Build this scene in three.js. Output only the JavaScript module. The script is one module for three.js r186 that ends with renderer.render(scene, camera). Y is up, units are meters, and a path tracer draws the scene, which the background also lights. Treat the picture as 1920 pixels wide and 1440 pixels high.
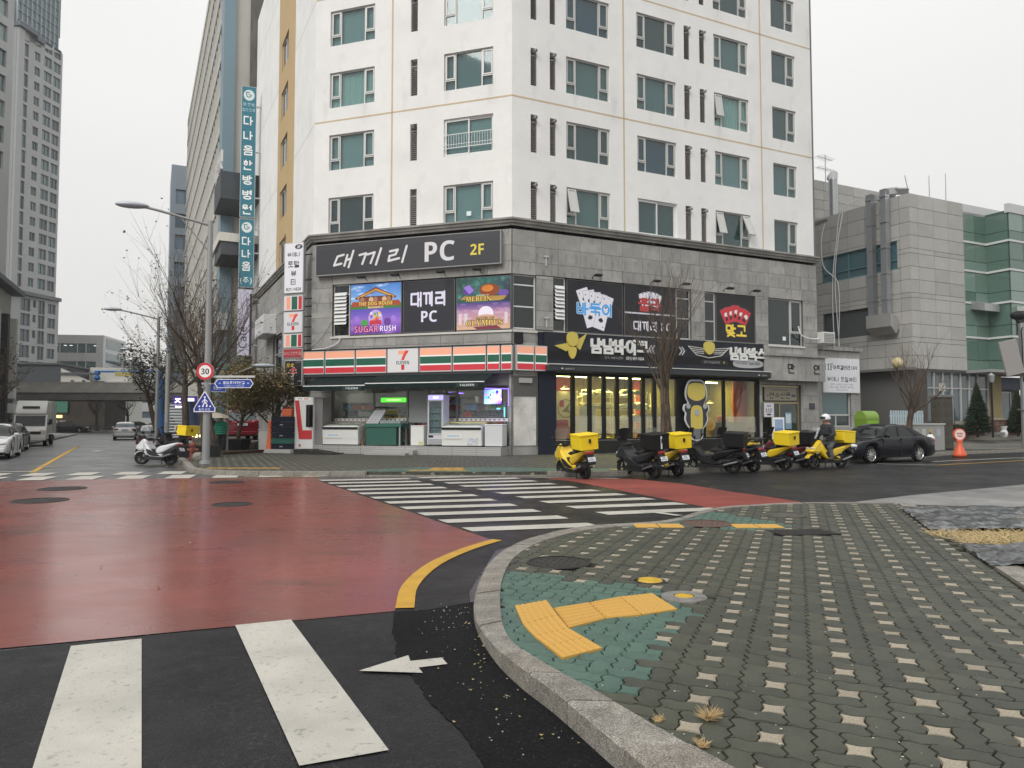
import*as THREE from 'three';
import{mergeGeometries}from 'three/addons/utils/BufferGeometryUtils.js';
import{RoundedBoxGeometry}from 'three/addons/geometries/RoundedBoxGeometry.js';
import{MarchingCubes}from 'three/addons/objects/MarchingCubes.js';
const scene=new THREE.Scene();
const camera=new THREE.PerspectiveCamera(54.86,4/3,0.1,1500);
camera.position.set(0,1.6,0);
camera.rotation.x=THREE.MathUtils.degToRad(2.806);
const renderer=new THREE.WebGLRenderer();
renderer.toneMapping=THREE.LinearToneMapping;
renderer.toneMappingExposure=1.25;
renderer.shadowMap.enabled=true;
{
const W=256,H=128,h2=(x,y)=>{const s=Math.sin(x*127.1 + y*311.7)*43758.5453;return s - Math.floor(s);},v2=(x,y,p)=>{const a=Math.floor(x),b=Math.floor(y),f=x - a,g=y - b,u=f*f*(3 - 2*f),w=g*g*(3 - 2*g),m=(q)=>q % p;return(h2(m(a),b)*(1 - u)+ h2(m(a + 1),b)*u)*(1 - w)+(h2(m(a),b + 1)*(1 - u)+ h2(m(a + 1),b + 1)*u)*w;},cl=(u,v)=>0.6*v2(u*14,v*16,14)+ 0.4*v2(u*30,v*34,30),d=new Float32Array(W*H*4);
for(let j=0;j<H;j++)for(let i=0;i<W;i++){
const el=((j + 0.5)/ H - 0.5)*Math.PI,s=Math.max(0,Math.sin(el)),k=(j*W + i)*4,b=0.655*(1 + 0.36*s)*(0.955 + 0.09*cl(i/W,j/H));
d[k]=b*(1 - 0.012*s);d[k + 1]=b*0.993;d[k + 2]=b*(0.97 + 0.03*s);d[k + 3]=1;
}
const t=new THREE.DataTexture(d,W,H,THREE.RGBAFormat,THREE.FloatType);
t.mapping=THREE.EquirectangularReflectionMapping;t.magFilter=THREE.LinearFilter;t.needsUpdate=true;
scene.background=t;scene.environment=t;
}
const sun=new THREE.DirectionalLight(new THREE.Color(1,0.975,0.94),1.45);
sun.position.set(-38,62,34);sun.castShadow=true;sun.shadow.radius=60;sun.name='sun';
sun.shadow.mapSize.set(2048,2048);Object.assign(sun.shadow.camera,{left:-60,right:60,top:60,bottom:-60,far:220});
sun.target.position.set(0,0,-25);scene.add(sun,sun.target);
scene.fog=new THREE.FogExp2(new THREE.Color(0.8,0.8,0.79),0.00042);
// ---------- helpers ----------
let seed=7;
const rnd=()=>{seed=(seed + 0x6d2b79f5)|0;let t=Math.imul(seed ^(seed>>>15),1|seed);t=(t + Math.imul(t ^(t>>>7),61|t))^ t;return((t ^(t>>>14))>>>0)/ 4294967296;};
const rr=(a,b)=>a +(b - a)*rnd();
const V=(x,y,z)=>new THREE.Vector3(x,y,z);
const DEG=Math.PI/180;
const lerp=(a,b,t)=>a +(b - a)*t,clamp=THREE.MathUtils.clamp;
const sstep=(a,b,x)=>{const t=clamp((x - a)/(b - a),0,1);return t*t*(3 - 2*t);};
const perm=new Float32Array(65536);for(let i=0;i<65536;i++)perm[i]=rnd();
function vn(x,y,p){const xi=Math.floor(x),yi=Math.floor(y),fx=x - xi,fy=y - yi,w=(a)=>((a % p)+ p)% p,u=fx*fx*(3 - 2*fx),v=fy*fy*(3 - 2*fy),g=(a,b)=>perm[(w(a)*197 + w(b)*7919 + p*31)&65535];return lerp(lerp(g(xi,yi),g(xi + 1,yi),u),lerp(g(xi,yi + 1),g(xi + 1,yi + 1),u),v);}
const fbm=(x,y,p,o=4)=>{let s=0,a=0.5,n=0;for(let i=0;i<o;i++){s +=a*vn(x*p,y*p,p);n +=a;a*=0.55;p*=2;}return s/n;};
function tex(n,fn,rep,srgb){
const d=new Uint8Array(n*n*4);
for(let j=0;j<n;j++)for(let i=0;i<n;i++){const c=fn(i/n,j/n),k=(j*n + i)*4;for(let q=0;q<3;q++)d[k + q]=clamp(c[q]??c,0,1)*255;if(c.length===undefined)d[k]=d[k + 1]=d[k + 2]=clamp(c,0,1)*255;d[k + 3]=255;}
const t=new THREE.DataTexture(d,n,n);t.wrapS=t.wrapT=THREE.RepeatWrapping;t.magFilter=THREE.LinearFilter;t.minFilter=THREE.LinearMipmapLinearFilter;if(srgb)t.colorSpace=THREE.SRGBColorSpace;if(rep)t.repeat.set(rep[0],rep[1]??rep[0]);t.needsUpdate=true;return t;
}
const re=(t,a,b=a)=>{const c=t.clone();c.repeat.set(a,b);c.needsUpdate=true;return c;};
const col=(c)=>(Array.isArray(c)?new THREE.Color().setRGB(...c):new THREE.Color(c));
const M=(c,rough=0.7,o={})=>{const{metal=0,...r}=o;const k=col(c),dk=Math.max(k.r,k.g,k.b)<0.07&&rough>0.28&&!metal?{specularIntensity:0.4}:{};return new THREE.MeshPhysicalMaterial({color:k,roughness:rough,metalness:metal,...dk,...r});};
const GL=(c,i,base=0x111111)=>new THREE.MeshStandardMaterial({color:base,emissive:col(c),emissiveIntensity:i,roughness:0.5});
const used={};
function numbered(n){if(!(n in used)){used[n]=0;return n;}used[n]++;return n + '_' + String(used[n]).padStart(3,'0');}
function tag(o,label,category,group){o.userData={label,category};if(group)o.userData.group=group;return o;}
function thing(name,label,category,pos=[0,0,0],turn=0,group){
const o=new THREE.Group();o.name=numbered(name);o.position.set(...pos);o.rotation.y=turn;scene.add(o);return tag(o,label,category,group);
}
function struct(name,geo,m){const o=geo?new THREE.Mesh(geo,m):new THREE.Group();o.name=numbered(name);o.userData.kind='structure';scene.add(o);return o;}
function part(parent,name,geo,m,label){const o=new THREE.Mesh(geo,m);o.name=name;if(label)o.userData.label=label;parent.add(o);return o;}
function copyOf(src,label,pos,turn,group){const r=src.clone();r.name=numbered(src.name.replace(/_\d\d\d$/,''));scene.add(r);r.position.set(...pos);r.rotation.y=turn;r.userData={...src.userData,label};if(group)r.userData.group=group;return r;}
function uvm(g,s=1){
g=g.index?g.toNonIndexed():g;const p=g.attributes.position,n=g.attributes.normal,uv=new Float32Array(p.count*2);
for(let i=0;i<p.count;i++){const ax=Math.abs(n.getX(i)),ay=Math.abs(n.getY(i)),az=Math.abs(n.getZ(i)),x=p.getX(i),y=p.getY(i),z=p.getZ(i);let u,v;if(ay>=ax&&ay>=az){u=x;v=z;}else if(ax>az){u=z;v=y;}else{u=x;v=y;}uv[i*2]=u*s;uv[i*2 + 1]=v*s;}
g.setAttribute('uv',new THREE.BufferAttribute(uv,2));return g;
}
const clean=(g)=>{g=g.index?g.toNonIndexed():g;for(const k of Object.keys(g.attributes))if(!['position','normal','uv'].includes(k))g.deleteAttribute(k);if(!g.attributes.uv)g.setAttribute('uv',new THREE.BufferAttribute(new Float32Array(g.attributes.position.count*2),2));g.clearGroups();return g;};
const mg=(list)=>(list.length===1?clean(list[0]):mergeGeometries(list.map(clean)));
const mguv=(list,s)=>uvm(mg(list),s);
function bx(w,h,d,x=0,y=0,z=0,ry=0){const g=new THREE.BoxGeometry(w,h,d);if(ry)g.rotateY(ry);return g.translate(x,y,z);}
function b2(x0,x1,y0,y1,z0,z1){return bx(x1 - x0,y1 - y0,z1 - z0,(x0 + x1)/ 2,(y0 + y1)/ 2,(z0 + z1)/ 2);}
function rb(w,h,d,r,x=0,y=0,z=0,s=2){return new RoundedBoxGeometry(w,h,d,s,Math.min(r,w/2.01,h/2.01,d/2.01)).translate(x,y,z);}
function cyl(r0,r1,h,x=0,y=0,z=0,n=12){return new THREE.CylinderGeometry(r1,r0,h,n).translate(x,y + h/2,z);}
function rod(a,b,r0,r1=r0,n=8){
const d=b.clone().sub(a),g=new THREE.CylinderGeometry(r1,r0,d.length(),n);g.translate(0,d.length()/ 2,0);g.applyQuaternion(new THREE.Quaternion().setFromUnitVectors(V(0,1,0),d.normalize()));return g.translate(a.x,a.y,a.z);
}
function tube(pts,r,seg=24,n=7){return new THREE.TubeGeometry(new THREE.CatmullRomCurve3(pts.map((p)=>(p.isVector3?p:V(...p)))),seg,r,n);}
function sph(r,x=0,y=0,z=0,sx=1,sy=1,sz=1,n=12){return new THREE.SphereGeometry(r,n,Math.round(n*0.7)).scale(sx,sy,sz).translate(x,y,z);}
function ext(pts,depth,bev=0,holes=[]){const s=new THREE.Shape(pts.map((p)=>new THREE.Vector2(p[0],p[1])));for(const h of holes)s.holes.push(new THREE.Path(h.map((p)=>new THREE.Vector2(p[0],p[1]))));return new THREE.ExtrudeGeometry(s,{depth,bevelEnabled:bev>0,bevelThickness:bev,bevelSize:bev,bevelOffset:-bev,bevelSegments:2,steps:1,curveSegments:8});}
const smooth=(pts,n=40,closed=true)=>new THREE.CatmullRomCurve3(pts.map((p)=>V(p[0],p[1],0)),closed,'centripetal').getPoints(n).slice(0,closed?n:n + 1).map((p)=>[p.x,p.y]);
function sheet(pts,y){const g=new THREE.ShapeGeometry(new THREE.Shape(pts.map((p)=>new THREE.Vector2(p[0],p[1]))));g.rotateX(-Math.PI/2);g.translate(0,y,0);return uvm(g);}
function slab(pts,y0,y1){const g=ext(pts,y1 - y0);g.rotateX(-Math.PI/2);g.translate(0,y0,0);return uvm(g);}
const inside=(pts,x,y)=>{let c=false;for(let i=0,j=pts.length - 1;i<pts.length;j=i++){const[xi,yi]=pts[i],[xj,yj]=pts[j];if(yi>y!==yj>y&&x<((xj - xi)*(y - yi))/(yj - yi)+ xi)c=!c;}return c;};
const frame=(x,z,deg)=>new THREE.Matrix4().makeRotationY(deg*DEG).setPosition(x,0,z);
const FR=frame(0,-31.5,25.5),FL=frame(0,-31.5,-18.3),FW=frame(-9.4,-34.61,-63.3);
const at=(F,x,y,z)=>V(x,y,z).applyMatrix4(F);
const inF=(o,F)=>{o.updateMatrix();o.applyMatrix4(F);return o;};
const vec=(F,x,y,z)=>at(F,x,y,z).toArray();
const TR=25.5*DEG,TL=-18.3*DEG,TW=-63.3*DEG;
// ---------- lettering ----------
const JL='ㄱㄲㄴㄷㄸㄹㅁㅂㅃㅅㅆㅇㅈㅉㅊㅋㅌㅍㅎ',JV='ㅏㅐㅑㅒㅓㅔㅕㅖㅗㅘㅙㅚㅛㅜㅝㅞㅟㅠㅡㅢㅣ',JT=' ㄱㄲㄳㄴㄵㄶㄷㄹㄺㄻㄼㄽㄾㄿㅀㅁㅂㅄㅅㅆㅇㅈㅊㅋㅌㅍㅎ';
const JS={
ㄱ:'0,0 1,0 1,1',ㄴ:'0,0 0,1 1,1',ㄷ:'1,0 0,0 0,1 1,1',ㄹ:'0,0 1,0 1,.5 0,.5 0,1 1,1',ㅁ:'0,0 1,0 1,1 0,1 0,0',ㅂ:'0,0 0,1 1,1 1,0|0,.5 1,.5',ㅅ:'.5,0 .45,.4 0,1|.48,.4 1,1',ㅇ:'O.5,.5,.5',ㅈ:'0,0 1,0|.5,0 .45,.4 0,1|.48,.45 1,1',
ㅊ:'.3,-.05 .7,-.05|0,.25 1,.25|.5,.25 .45,.5 0,1|.48,.55 1,1',ㅋ:'0,0 1,0 1,1|0,.5 1,.5',ㅌ:'1,0 0,0 0,1 1,1|0,.5 1,.5',ㅍ:'0,0 1,0|0,1 1,1|.3,0 .3,1|.7,0 .7,1',ㅎ:'.3,-.02 .7,-.02|0,.25 1,.25|O.5,.72,.3',
ㅏ:'.25,0 .25,1|.25,.5 1,.5',ㅑ:'.25,0 .25,1|.25,.35 1,.35|.25,.65 1,.65',ㅓ:'.75,0 .75,1|0,.5 .75,.5',ㅕ:'.75,0 .75,1|0,.35 .75,.35|0,.65 .75,.65',ㅣ:'.5,0 .5,1',ㅐ:'.15,0 .15,1|.85,0 .85,1|.15,.5 .85,.5',ㅔ:'.45,0 .45,1|.95,0 .95,1|0,.5 .45,.5',
ㅗ:'0,.85 1,.85|.5,.85 .5,.1',ㅛ:'0,.85 1,.85|.33,.85 .33,.1|.67,.85 .67,.1',ㅜ:'0,.2 1,.2|.5,.2 .5,1',ㅠ:'0,.2 1,.2|.33,.2 .33,1|.67,.2 .67,1',ㅡ:'0,.5 1,.5',
};
const pair={ㄲ:'ㄱㄱ',ㄸ:'ㄷㄷ',ㅃ:'ㅂㅂ',ㅆ:'ㅅㅅ',ㅉ:'ㅈㅈ',ㅄ:'ㅂㅅ',ㄶ:'ㄴㅎ'};
function jamo(j,x,y,w,h,out){
if(pair[j]){jamo(pair[j][0],x,y,w*0.42,h,out);jamo(pair[j][1],x + w*0.58,y,w*0.42,h,out);return;}
for(const s of(JS[j]||'').split('|')){if(!s)continue;
if(s[0]==='O'){const[cx,cy,r]=s.slice(1).split(',').map(Number);out.push(Array.from({length:21},(_,i)=>[x +(cx + r*Math.cos(i*Math.PI/10))*w,y +(cy + r*Math.sin(i*Math.PI/10))*h]));}
else out.push(s.split(' ').map((p)=>{const[a,b]=p.split(',').map(Number);return[x + a*w,y + b*h];}));}
}
const comp={ㅘ:'ㅗㅏ',ㅙ:'ㅗㅐ',ㅚ:'ㅗㅣ',ㅝ:'ㅜㅓ',ㅞ:'ㅜㅔ',ㅟ:'ㅜㅣ',ㅢ:'ㅡㅣ'};
function syllable(ch){
const c=ch.charCodeAt(0)- 0xac00;if(c<0||c>11171)return null;
const l=JL[Math.floor(c/588)],v=JV[Math.floor((c % 588)/ 28)],t=JT[c % 28],f=t!==' ',o=[];
if(comp[v]){jamo(l,0.1,0.1,0.42,f?0.24:0.36,o);jamo(comp[v][0],0.02,f?0.38:0.55,0.6,f?0.2:0.3,o);jamo(comp[v][1],0.68,0.04,0.28,f?0.56:0.92,o);}
else if('ㅗㅛㅜㅠㅡ'.includes(v)){jamo(l,0.16,0.08,0.68,f?0.24:0.38,o);jamo(v,0.02,f?0.38:0.55,0.96,f?0.22:0.36,o);}
else{const n=v==='ㅣ'?0.56:0.46;jamo(l,0.06,0.1,n,f?0.42:0.72,o);jamo(v,0.62,0.04,0.34,f?0.54:0.92,o);}
if(f)jamo(t,0.16,0.7,0.7,0.26,o);
return o;
}
const isK=(ch)=>ch.charCodeAt(0)>=0xac00&&ch.charCodeAt(0)<=0xd7a3;
function textW(ctx,s,size){let w=0;for(const ch of s)w +=isK(ch)?size*0.98:ctx.measureText(ch).width;return w;}
function text(ctx,s,x,y,size,o={}){
const{color='#000',w=0.11,bold=true,align='c',sx=1,slant=0,serif=false,outline,ow=0.1}=o;
ctx.save();ctx.translate(x,y);ctx.transform(sx,0,-slant,1,0,0);
ctx.font=`${bold ? 'bold ' : ''}${size}px ${serif ? 'serif' : 'sans-serif'}`;ctx.textBaseline='alphabetic';ctx.textAlign='left';
let px=align==='c'?-textW(ctx,s,size)/ 2:align==='r'?-textW(ctx,s,size):0;
const glyphs=[];for(const ch of s){glyphs.push([ch,px]);px +=isK(ch)?size*0.98:ctx.measureText(ch).width;}
for(const pass of outline?[0,1]:[1])for(const[ch,gx]of glyphs){
ctx.strokeStyle=ctx.fillStyle=pass?color:outline;ctx.lineJoin='round';ctx.lineCap=o.cap||'butt';
if(isK(ch)){ctx.lineWidth=size*(w +(pass?0:2*ow));ctx.lineJoin=o.cap==='round'||!pass?'round':'miter';if(!pass)ctx.lineCap='round';
for(const l of syllable(ch)){ctx.beginPath();l.forEach((p,i)=>ctx[i?'lineTo':'moveTo'](gx +(0.04 + p[0]*0.88)*size,(p[1]*0.88 - 0.42)*size));ctx.stroke();}}
else{if(!pass){ctx.lineWidth=size*2*ow;ctx.strokeText(ch,gx,size*0.36);}else ctx.fillText(ch,gx,size*0.36);}
}
ctx.restore();
}
function canvas(w,h,draw){
const c=document.createElement('canvas');c.width=w;c.height=h;const x=c.getContext('2d');draw(x,w,h);
const t=new THREE.CanvasTexture(c);t.colorSpace=THREE.SRGBColorSpace;return t;
}
const fill=(x,c,a,b,w,h)=>{x.fillStyle=c;x.fillRect(a,b,w,h);};
const poly=(x,c,p)=>{x.fillStyle=c;x.beginPath();p.forEach((q,i)=>x[i?'lineTo':'moveTo'](q[0],q[1]));x.closePath();x.fill();};
const disc=(x,c,a,b,r,ry=r)=>{x.fillStyle=c;x.beginPath();x.ellipse(a,b,r,ry,0,0,7);x.fill();};
function face(w,h,x=0,y=0,z=0){return new THREE.PlaneGeometry(w,h).translate(x,y,z);}
const printM=(t,rough=0.45,glow=0)=>new THREE.MeshStandardMaterial({map:t,roughness:rough,...(glow?{emissive:0xffffff,emissiveMap:t,emissiveIntensity:glow}:{})});
// ---------- textures of the ground and walls ----------
const tAsphaltBump=tex(512,(u,v)=>{const g=fbm(u,v,128,2),h=vn(u*230,v*230,230);return 0.25*fbm(u,v,12,3)+ 0.4*g + 0.35*h*h;},[0.9]);
const tAsphalt=tex(512,(u,v)=>{const l=fbm(u,v,4,5),s=vn(u*150,v*150,150),q=vn(u*84 + 0.5,v*84,84),b=0.34 + 0.3*l +(s>0.84?0.3:0)-(s<0.2?0.16:0)+(q>0.86?0.2:0);return[b,b*1.005,b*1.02];},[0.31],true);
const tWet=tex(512,(u,v)=>0.3 + 0.75*fbm(u,v,5,5)*(0.75 + 0.5*fbm(u + 0.3,v,40,2)),[0.17]);
const tRed=tex(512,(u,v)=>{const l=fbm(u,v,5,5),st=fbm(u*1,v*3 % 1,8,4),s=vn(u*160,v*160,160),k=0.78 + 0.3*l -(st<0.36?(0.36 - st)*0.9:0)+(s>0.88?0.14:0)-(s<0.1?0.2:0);return[0.63*k,0.355*k,0.325*k];},[0.2],true);
const tRedWet=tex(512,(u,v)=>{const st=fbm(u,(v*2)% 1,5,4);return clamp(0.36 + 0.42*fbm(u,v,6,4)+(st - 0.5)*0.45,0.2,1);},[0.2]);
const tRedBump=tex(512,(u,v)=>0.5*fbm(u,v,90,2)+ 0.3*fbm(u,v,16,3)+ 0.2*vn(u*200,v*200,200),[0.8]);
const tPaint=tex(512,(u,v)=>{const w=fbm(u,v,6,5),s=vn(u*256,v*256,256),p=fbm(u,v,64,2),k=0.8 + 0.14*w -(p<0.3?(0.3 - p)*0.7:0)-(s<0.02?0.15:0);return[k,k*0.985,k*0.95];},[0.55],true);
const tGranite=tex(256,(u,v)=>{const s=vn(u*128,v*128,128),q=vn(u*90 + 0.5,v*90,90),b=0.52 + 0.3*(s - 0.5)+ 0.22*(q - 0.5)+ 0.2*(fbm(u,v,5,3)- 0.5);return[b,b*0.98,b*0.95];},[2.2],true);
const tPaver=tex(256,(u,v)=>{const s=vn(u*128,v*128,128),b=0.8 + 0.22*(s - 0.5)+ 0.3*(fbm(u,v,6,4)- 0.5);return[b,b,b];},[1.7],true);
const tConc=tex(512,(u,v)=>{const b=0.62 + 0.3*(fbm(u,v,5,5)- 0.5)+ 0.1*(vn(u*200,v*200,200)- 0.5);return[b,b*0.99,b*0.97];},[0.25],true);
const tPlaster=tex(512,(u,v)=>{const st=fbm((u*3)% 1,v,4,4),b=0.93 + 0.06*(fbm(u,v,6,4)- 0.5)- Math.max(0,0.3 - st)*0.22 + 0.02*(vn(u*180,v*180,180)- 0.5);return[b,b*0.997,b*0.985];},[0.16],true);
const tPlasterBump=tex(256,(u,v)=>fbm((u*2)% 1,v,20,3),[0.7]);
const tStone=tex(512,(u,v)=>{const st=fbm((u*4)% 1,v,4,4),b=0.56 + 0.16*(fbm(u,v,5,5)- 0.5)- Math.max(0,0.36 - st)*0.4 + 0.05*(vn(u*200,v*200,200)- 0.5);return[b,b*0.99,b*0.965];},[0.3],true);
const tBark=tex(256,(u,v)=>{const b=0.42 + 0.5*(fbm(u,v*0.25,14,3)- 0.5)+ 0.2*(fbm(u,v,30,2)- 0.5);return[b,b*0.88,b*0.76];},[3,1],true);
const mAsphalt=M([0.22,0.22,0.225],0.6,{clearcoat:0.5,clearcoatRoughness:0.32,map:tAsphalt,roughnessMap:tWet,bumpMap:tAsphaltBump,bumpScale:0.0045});
const mAsphaltDark=M([0.05,0.051,0.055],0.8,{clearcoat:0.18,clearcoatRoughness:0.35,map:re(tAsphalt,0.5),roughnessMap:re(tWet,0.3),bumpMap:tAsphaltBump,bumpScale:0.011});
const mAsphaltNew=M([0.03,0.031,0.035],1,{specularIntensity:0.5,map:re(tAsphalt,0.6),bumpMap:tAsphaltBump,bumpScale:0.016});
const mRed=M([0.72,0.35,0.22],0.55,{clearcoat:0.6,clearcoatRoughness:0.18,map:tRed,roughnessMap:tRedWet,bumpMap:tRedBump,bumpScale:0.0018});
const mWhite=M([0.64,0.635,0.61],0.62,{map:tPaint,bumpMap:tAsphaltBump,bumpScale:0.003});
const mYellowPaint=M([0.72,0.42,0.045],0.6,{map:re(tPaint,0.9),bumpMap:tAsphaltBump,bumpScale:0.003});
const mGranite=M([1.02,0.99,0.92],0.7,{map:tGranite,bumpMap:tGranite,bumpScale:0.002});
const mKerb2=M([0.86,0.83,0.77],0.75,{map:tGranite,bumpMap:tGranite,bumpScale:0.003}),mKerb3=M([0.95,0.9,0.82],0.72,{map:tGranite,bumpMap:tGranite,bumpScale:0.003});
const mConc=M([0.62,0.62,0.62],0.85,{map:tConc});
const mIron=M([0.05,0.045,0.042],0.55,{metal:0.4,map:tPaver});
// ---------- the setting: ground, road, paint ----------
{const g=new THREE.CircleGeometry(520,48);g.rotateX(-Math.PI/2);struct('ground',uvm(g),mAsphalt);}
struct('road_surface',sheet([[-5.2,19.9],[3.2,20.9],[9.5,24.3],[18.5,32.6],[40,52],[46,46],[20,24.6],[12.71,18.46],[8.35,15.74],[6.6,14.3],[5.63,14.3],[4.3,13.4],[3.6,13],[2.4,11.3],[1.2,10.8],[0.4,10.2],[-0.2,9.2],[-0.4,7],[-0.3,5.8],[0,4.9],[1.2,2.6],[2.5,0],[-2,0],[-6,2],[-5,4.6],[-0.98,6.3],[-1.1,7.2],[-1.0,8.2],[-0.65,9.2],[-0.25,9.92]],0.004),mAsphaltDark);
struct('road_patch',sheet([[-0.98,6.26],...Array.from({length:90},(_,i)=>{const t=i/89,p=t<0.3?[lerp(-0.92,-0.72,t/0.3),lerp(5.7,4.9,t/0.3)]:[lerp(-0.72,0.1,(t - 0.3)/ 0.7),lerp(4.9,3.0,(t - 0.3)/ 0.7)];return[p[0]+ rr(-0.012,0.012)+ 0.012*Math.sin(i*0.23),p[1]+ rr(-0.01,0.01)];}),[0.6,2],[1.7,1.6],[0.75,3.1],[0.3,4.12],[-0.06,4.95],[-0.26,5.89],[-0.32,6.6],[-0.7,6.32]],0.008),mAsphaltNew);
struct('red_pavement',sheet([[-16,0.4],[-0.98,6.27],[-1.06,7.2],[-0.95,8.2],[-0.6,9.2],[-0.25,9.92],[-5.01,19.42],[-5.4,20.6],[-8.1,20.55],[-10.8,20.2],[-13.4,19.35],[-17.5,18.3],[-32,14]],0.008),mRed);
struct('red_pavement',sheet([[0.9,20.35],[1.6,19.4],[3.62,13.48],[3.75,13.45],[4.3,13.78],[5.5,14.36],[5.63,14.5],[5.34,15.53],[4.87,16.68],[4.3,18.6],[3.4,20.1],[2.4,20.6]],0.008),M([0.75,0.5,0.42],0.9,{map:tRed,bumpMap:tRedBump,bumpScale:0.004}));
struct('concrete_apron',sheet([[6.7,14.55],[8.35,15.74],[12.71,18.46],[22,25.6],[30,24],[22,16],[9.6,13.2],[8.69,13.64],[7.3,14.2]],0.008),M([0.62,0.62,0.63],0.75,{map:tConc,bumpMap:tAsphaltBump,bumpScale:0.003}));
function stripes(name,list,y,m,pieceName='stripe'){const o=struct(name);for(const p of list)part(o,pieceName,sheet(p,y),m);return o;}
{
const u=[0.447,-0.894],n=[0.894,0.447],bars=[];
for(const[x,z,l,w]of[[-5.2,4.35,3.2,0.46],[-4.17,4.85,3.0,0.46],[-3.11,5.3,2.75,0.46],[-2.15,5.83,2.62,0.43]])bars.push([[x,z],[x + n[0]*w,z + n[1]*w*0.85],[x + n[0]*w + u[0]*l,z + n[1]*w*0.85 + u[1]*l],[x + u[0]*l,z + u[1]*l]]);
stripes('near_crosswalk',bars,0.012,mWhite);
const v=[-0.448,0.894],w=[0.894,0.448],O=[-0.25,9.92],P=(a,b)=>[O[0]+ w[0]*a + v[0]*b,O[1]+ w[1]*a + v[1]*b],far=[];
for(let i=0;i<11;i++){const s=0.82 + i*0.985,a1=lerp(1.98,2.35,i/10),sl=0.2;far.push([P(0.06,s),P(a1,s - sl*a1),P(a1 + 0.03,s - sl*a1 + 0.42),P(0.06,s + 0.42)]);}
for(let i=0;i<10;i++){const s=1.85 + i*0.985,sl=0.17,a0=lerp(2.85,2.7,i/9),a1=5.08;far.push([P(a0,s - sl*2),P(a1,s - sl*4.2),P(a1,s - sl*4.2 + 0.42),P(a0,s - sl*2 + 0.42)]);}
stripes('far_crosswalk',far,0.012,mWhite);
const ch=[];
for(let i=-3;i<9;i++){const x=-13.15 + i*1.21,z=20.1 + i*0.22;if(x<-4.6)ch.push([[x,z - 0.45],[x + 0.66,z - 0.33],[x + 0.3,z + 1.0],[x - 0.36,z + 0.9]]);const x2=x - 0.95;if(x2<-6.6)ch.push([[x2,z + 1.12],[x2 + 0.68,z + 1.22],[x2 + 0.34,z + 2.45],[x2 - 0.34,z + 2.35]]);}
stripes('side_street_crosswalk',ch,0.012,mWhite);
}
tag(stripes('road_arrow',[[[-0.97,4.77],[-0.7,5.08],[-0.67,4.96],[-0.47,5.03],[-0.42,4.9],[-0.6,4.83],[-0.56,4.73]]],0.016,mWhite,'arrow_mark'),undefined,undefined).userData={kind:'structure'};
stripes('road_arrow',[[[2.28,13.2],[2.55,13.12],[2.5,12.95],[2.86,12.45],[2.72,12.4],[2.38,12.86],[2.26,12.8]]],0.016,mWhite,'arrow_mark');
{const q=(a,b,w)=>{const d=[b[0]- a[0],b[1]- a[1]],l=Math.hypot(...d),n=[-d[1]/ l*w/2,d[0]/ l*w/2];return[[a[0]+ n[0],a[1]+ n[1]],[b[0]+ n[0],b[1]+ n[1]],[b[0]- n[0],b[1]- n[1]],[a[0]- n[0],a[1]- n[1]]];};
const cur=(pts,w)=>{const c=smooth(pts,16,false),L=[],R=[];c.forEach((p,i)=>{const a=c[Math.max(0,i - 1)],b=c[Math.min(c.length - 1,i + 1)],d=[b[0]- a[0],b[1]- a[1]],l=Math.hypot(...d);L.push([p[0]- d[1]/ l*w/2,p[1]+ d[0]/ l*w/2]);R.unshift([p[0]+ d[1]/ l*w/2,p[1]- d[0]/ l*w/2]);});return[...L,...R];};
stripes('yellow_line',[cur([[-0.91,6.36],[-0.98,7.2],[-0.86,8.3],[-0.55,9.25],[-0.2,9.95]],0.16),q([-14.6,22.6],[-27.4,47],0.17),q([15.15,26.4],[24,31.6],0.12),q([-7.6,21.0],[-5.4,20.85],0.1),q([-9.6,23.6],[-12.5,29],0.1),q([-9.85,23.7],[-12.75,29.1],0.1)],0.012,mYellowPaint);
const W=[q([13.36,27.2],[15.1,26.35],0.14),q([16.2,28.6],[21.2,31.4],0.14),q([21.2,31.4],[22,31.2],0.3),q([0.6,20.75],[2.9,20.3],0.1),q([-14.4,23.3],[-22,20.8],0.25),q([-25.9,42.2],[-31,38],0.1),q([-15.4,25.3],[-12.6,27],0.12),q([-16.5,25.3],[-14.8,26.0],0.2)];
for(let i=0;i<16;i++){const x=-26.6 + i*0.85,z=43.4 + i*0.28;W.push([[x,z],[x + 0.42,z + 0.14],[x + 0.2,z + 1.5],[x - 0.22,z + 1.36]]);}
for(let i=0;i<9;i++){const x=-28 - i*0.85,z=42.9 - i*0.28;W.push([[x,z],[x + 0.42,z + 0.14],[x + 0.2,z + 1.5],[x - 0.22,z + 1.36]]);}
W.push(q([-22.0,37.6],[-20.3,36.9],0.18),q([-20.9,36.8],[-21.4,38.6],0.2),[[-20.9,38.4],[-21.9,38.2],[-21.9,39.4]]);
for(const[x,z]of[[-15.9,25.6],[-14.1,25.9],[-12.6,26.3]])for(const[dx,dz]of[[0,0],[-0.3,0.65]])W.push(q([x + dx - 0.42,z + dz],[x + dx + 0.5,z + dz + 0.24],0.16));
W.push(q([-28.5,33.6],[-26,34.6],0.14),q([-28.9,34.5],[-26.4,35.5],0.14),q([-28.5,33.6],[-28.9,34.5],0.14),q([-26,34.6],[-26.4,35.5],0.14));
stripes('road_marking',W,0.012,mWhite);
}
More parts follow.
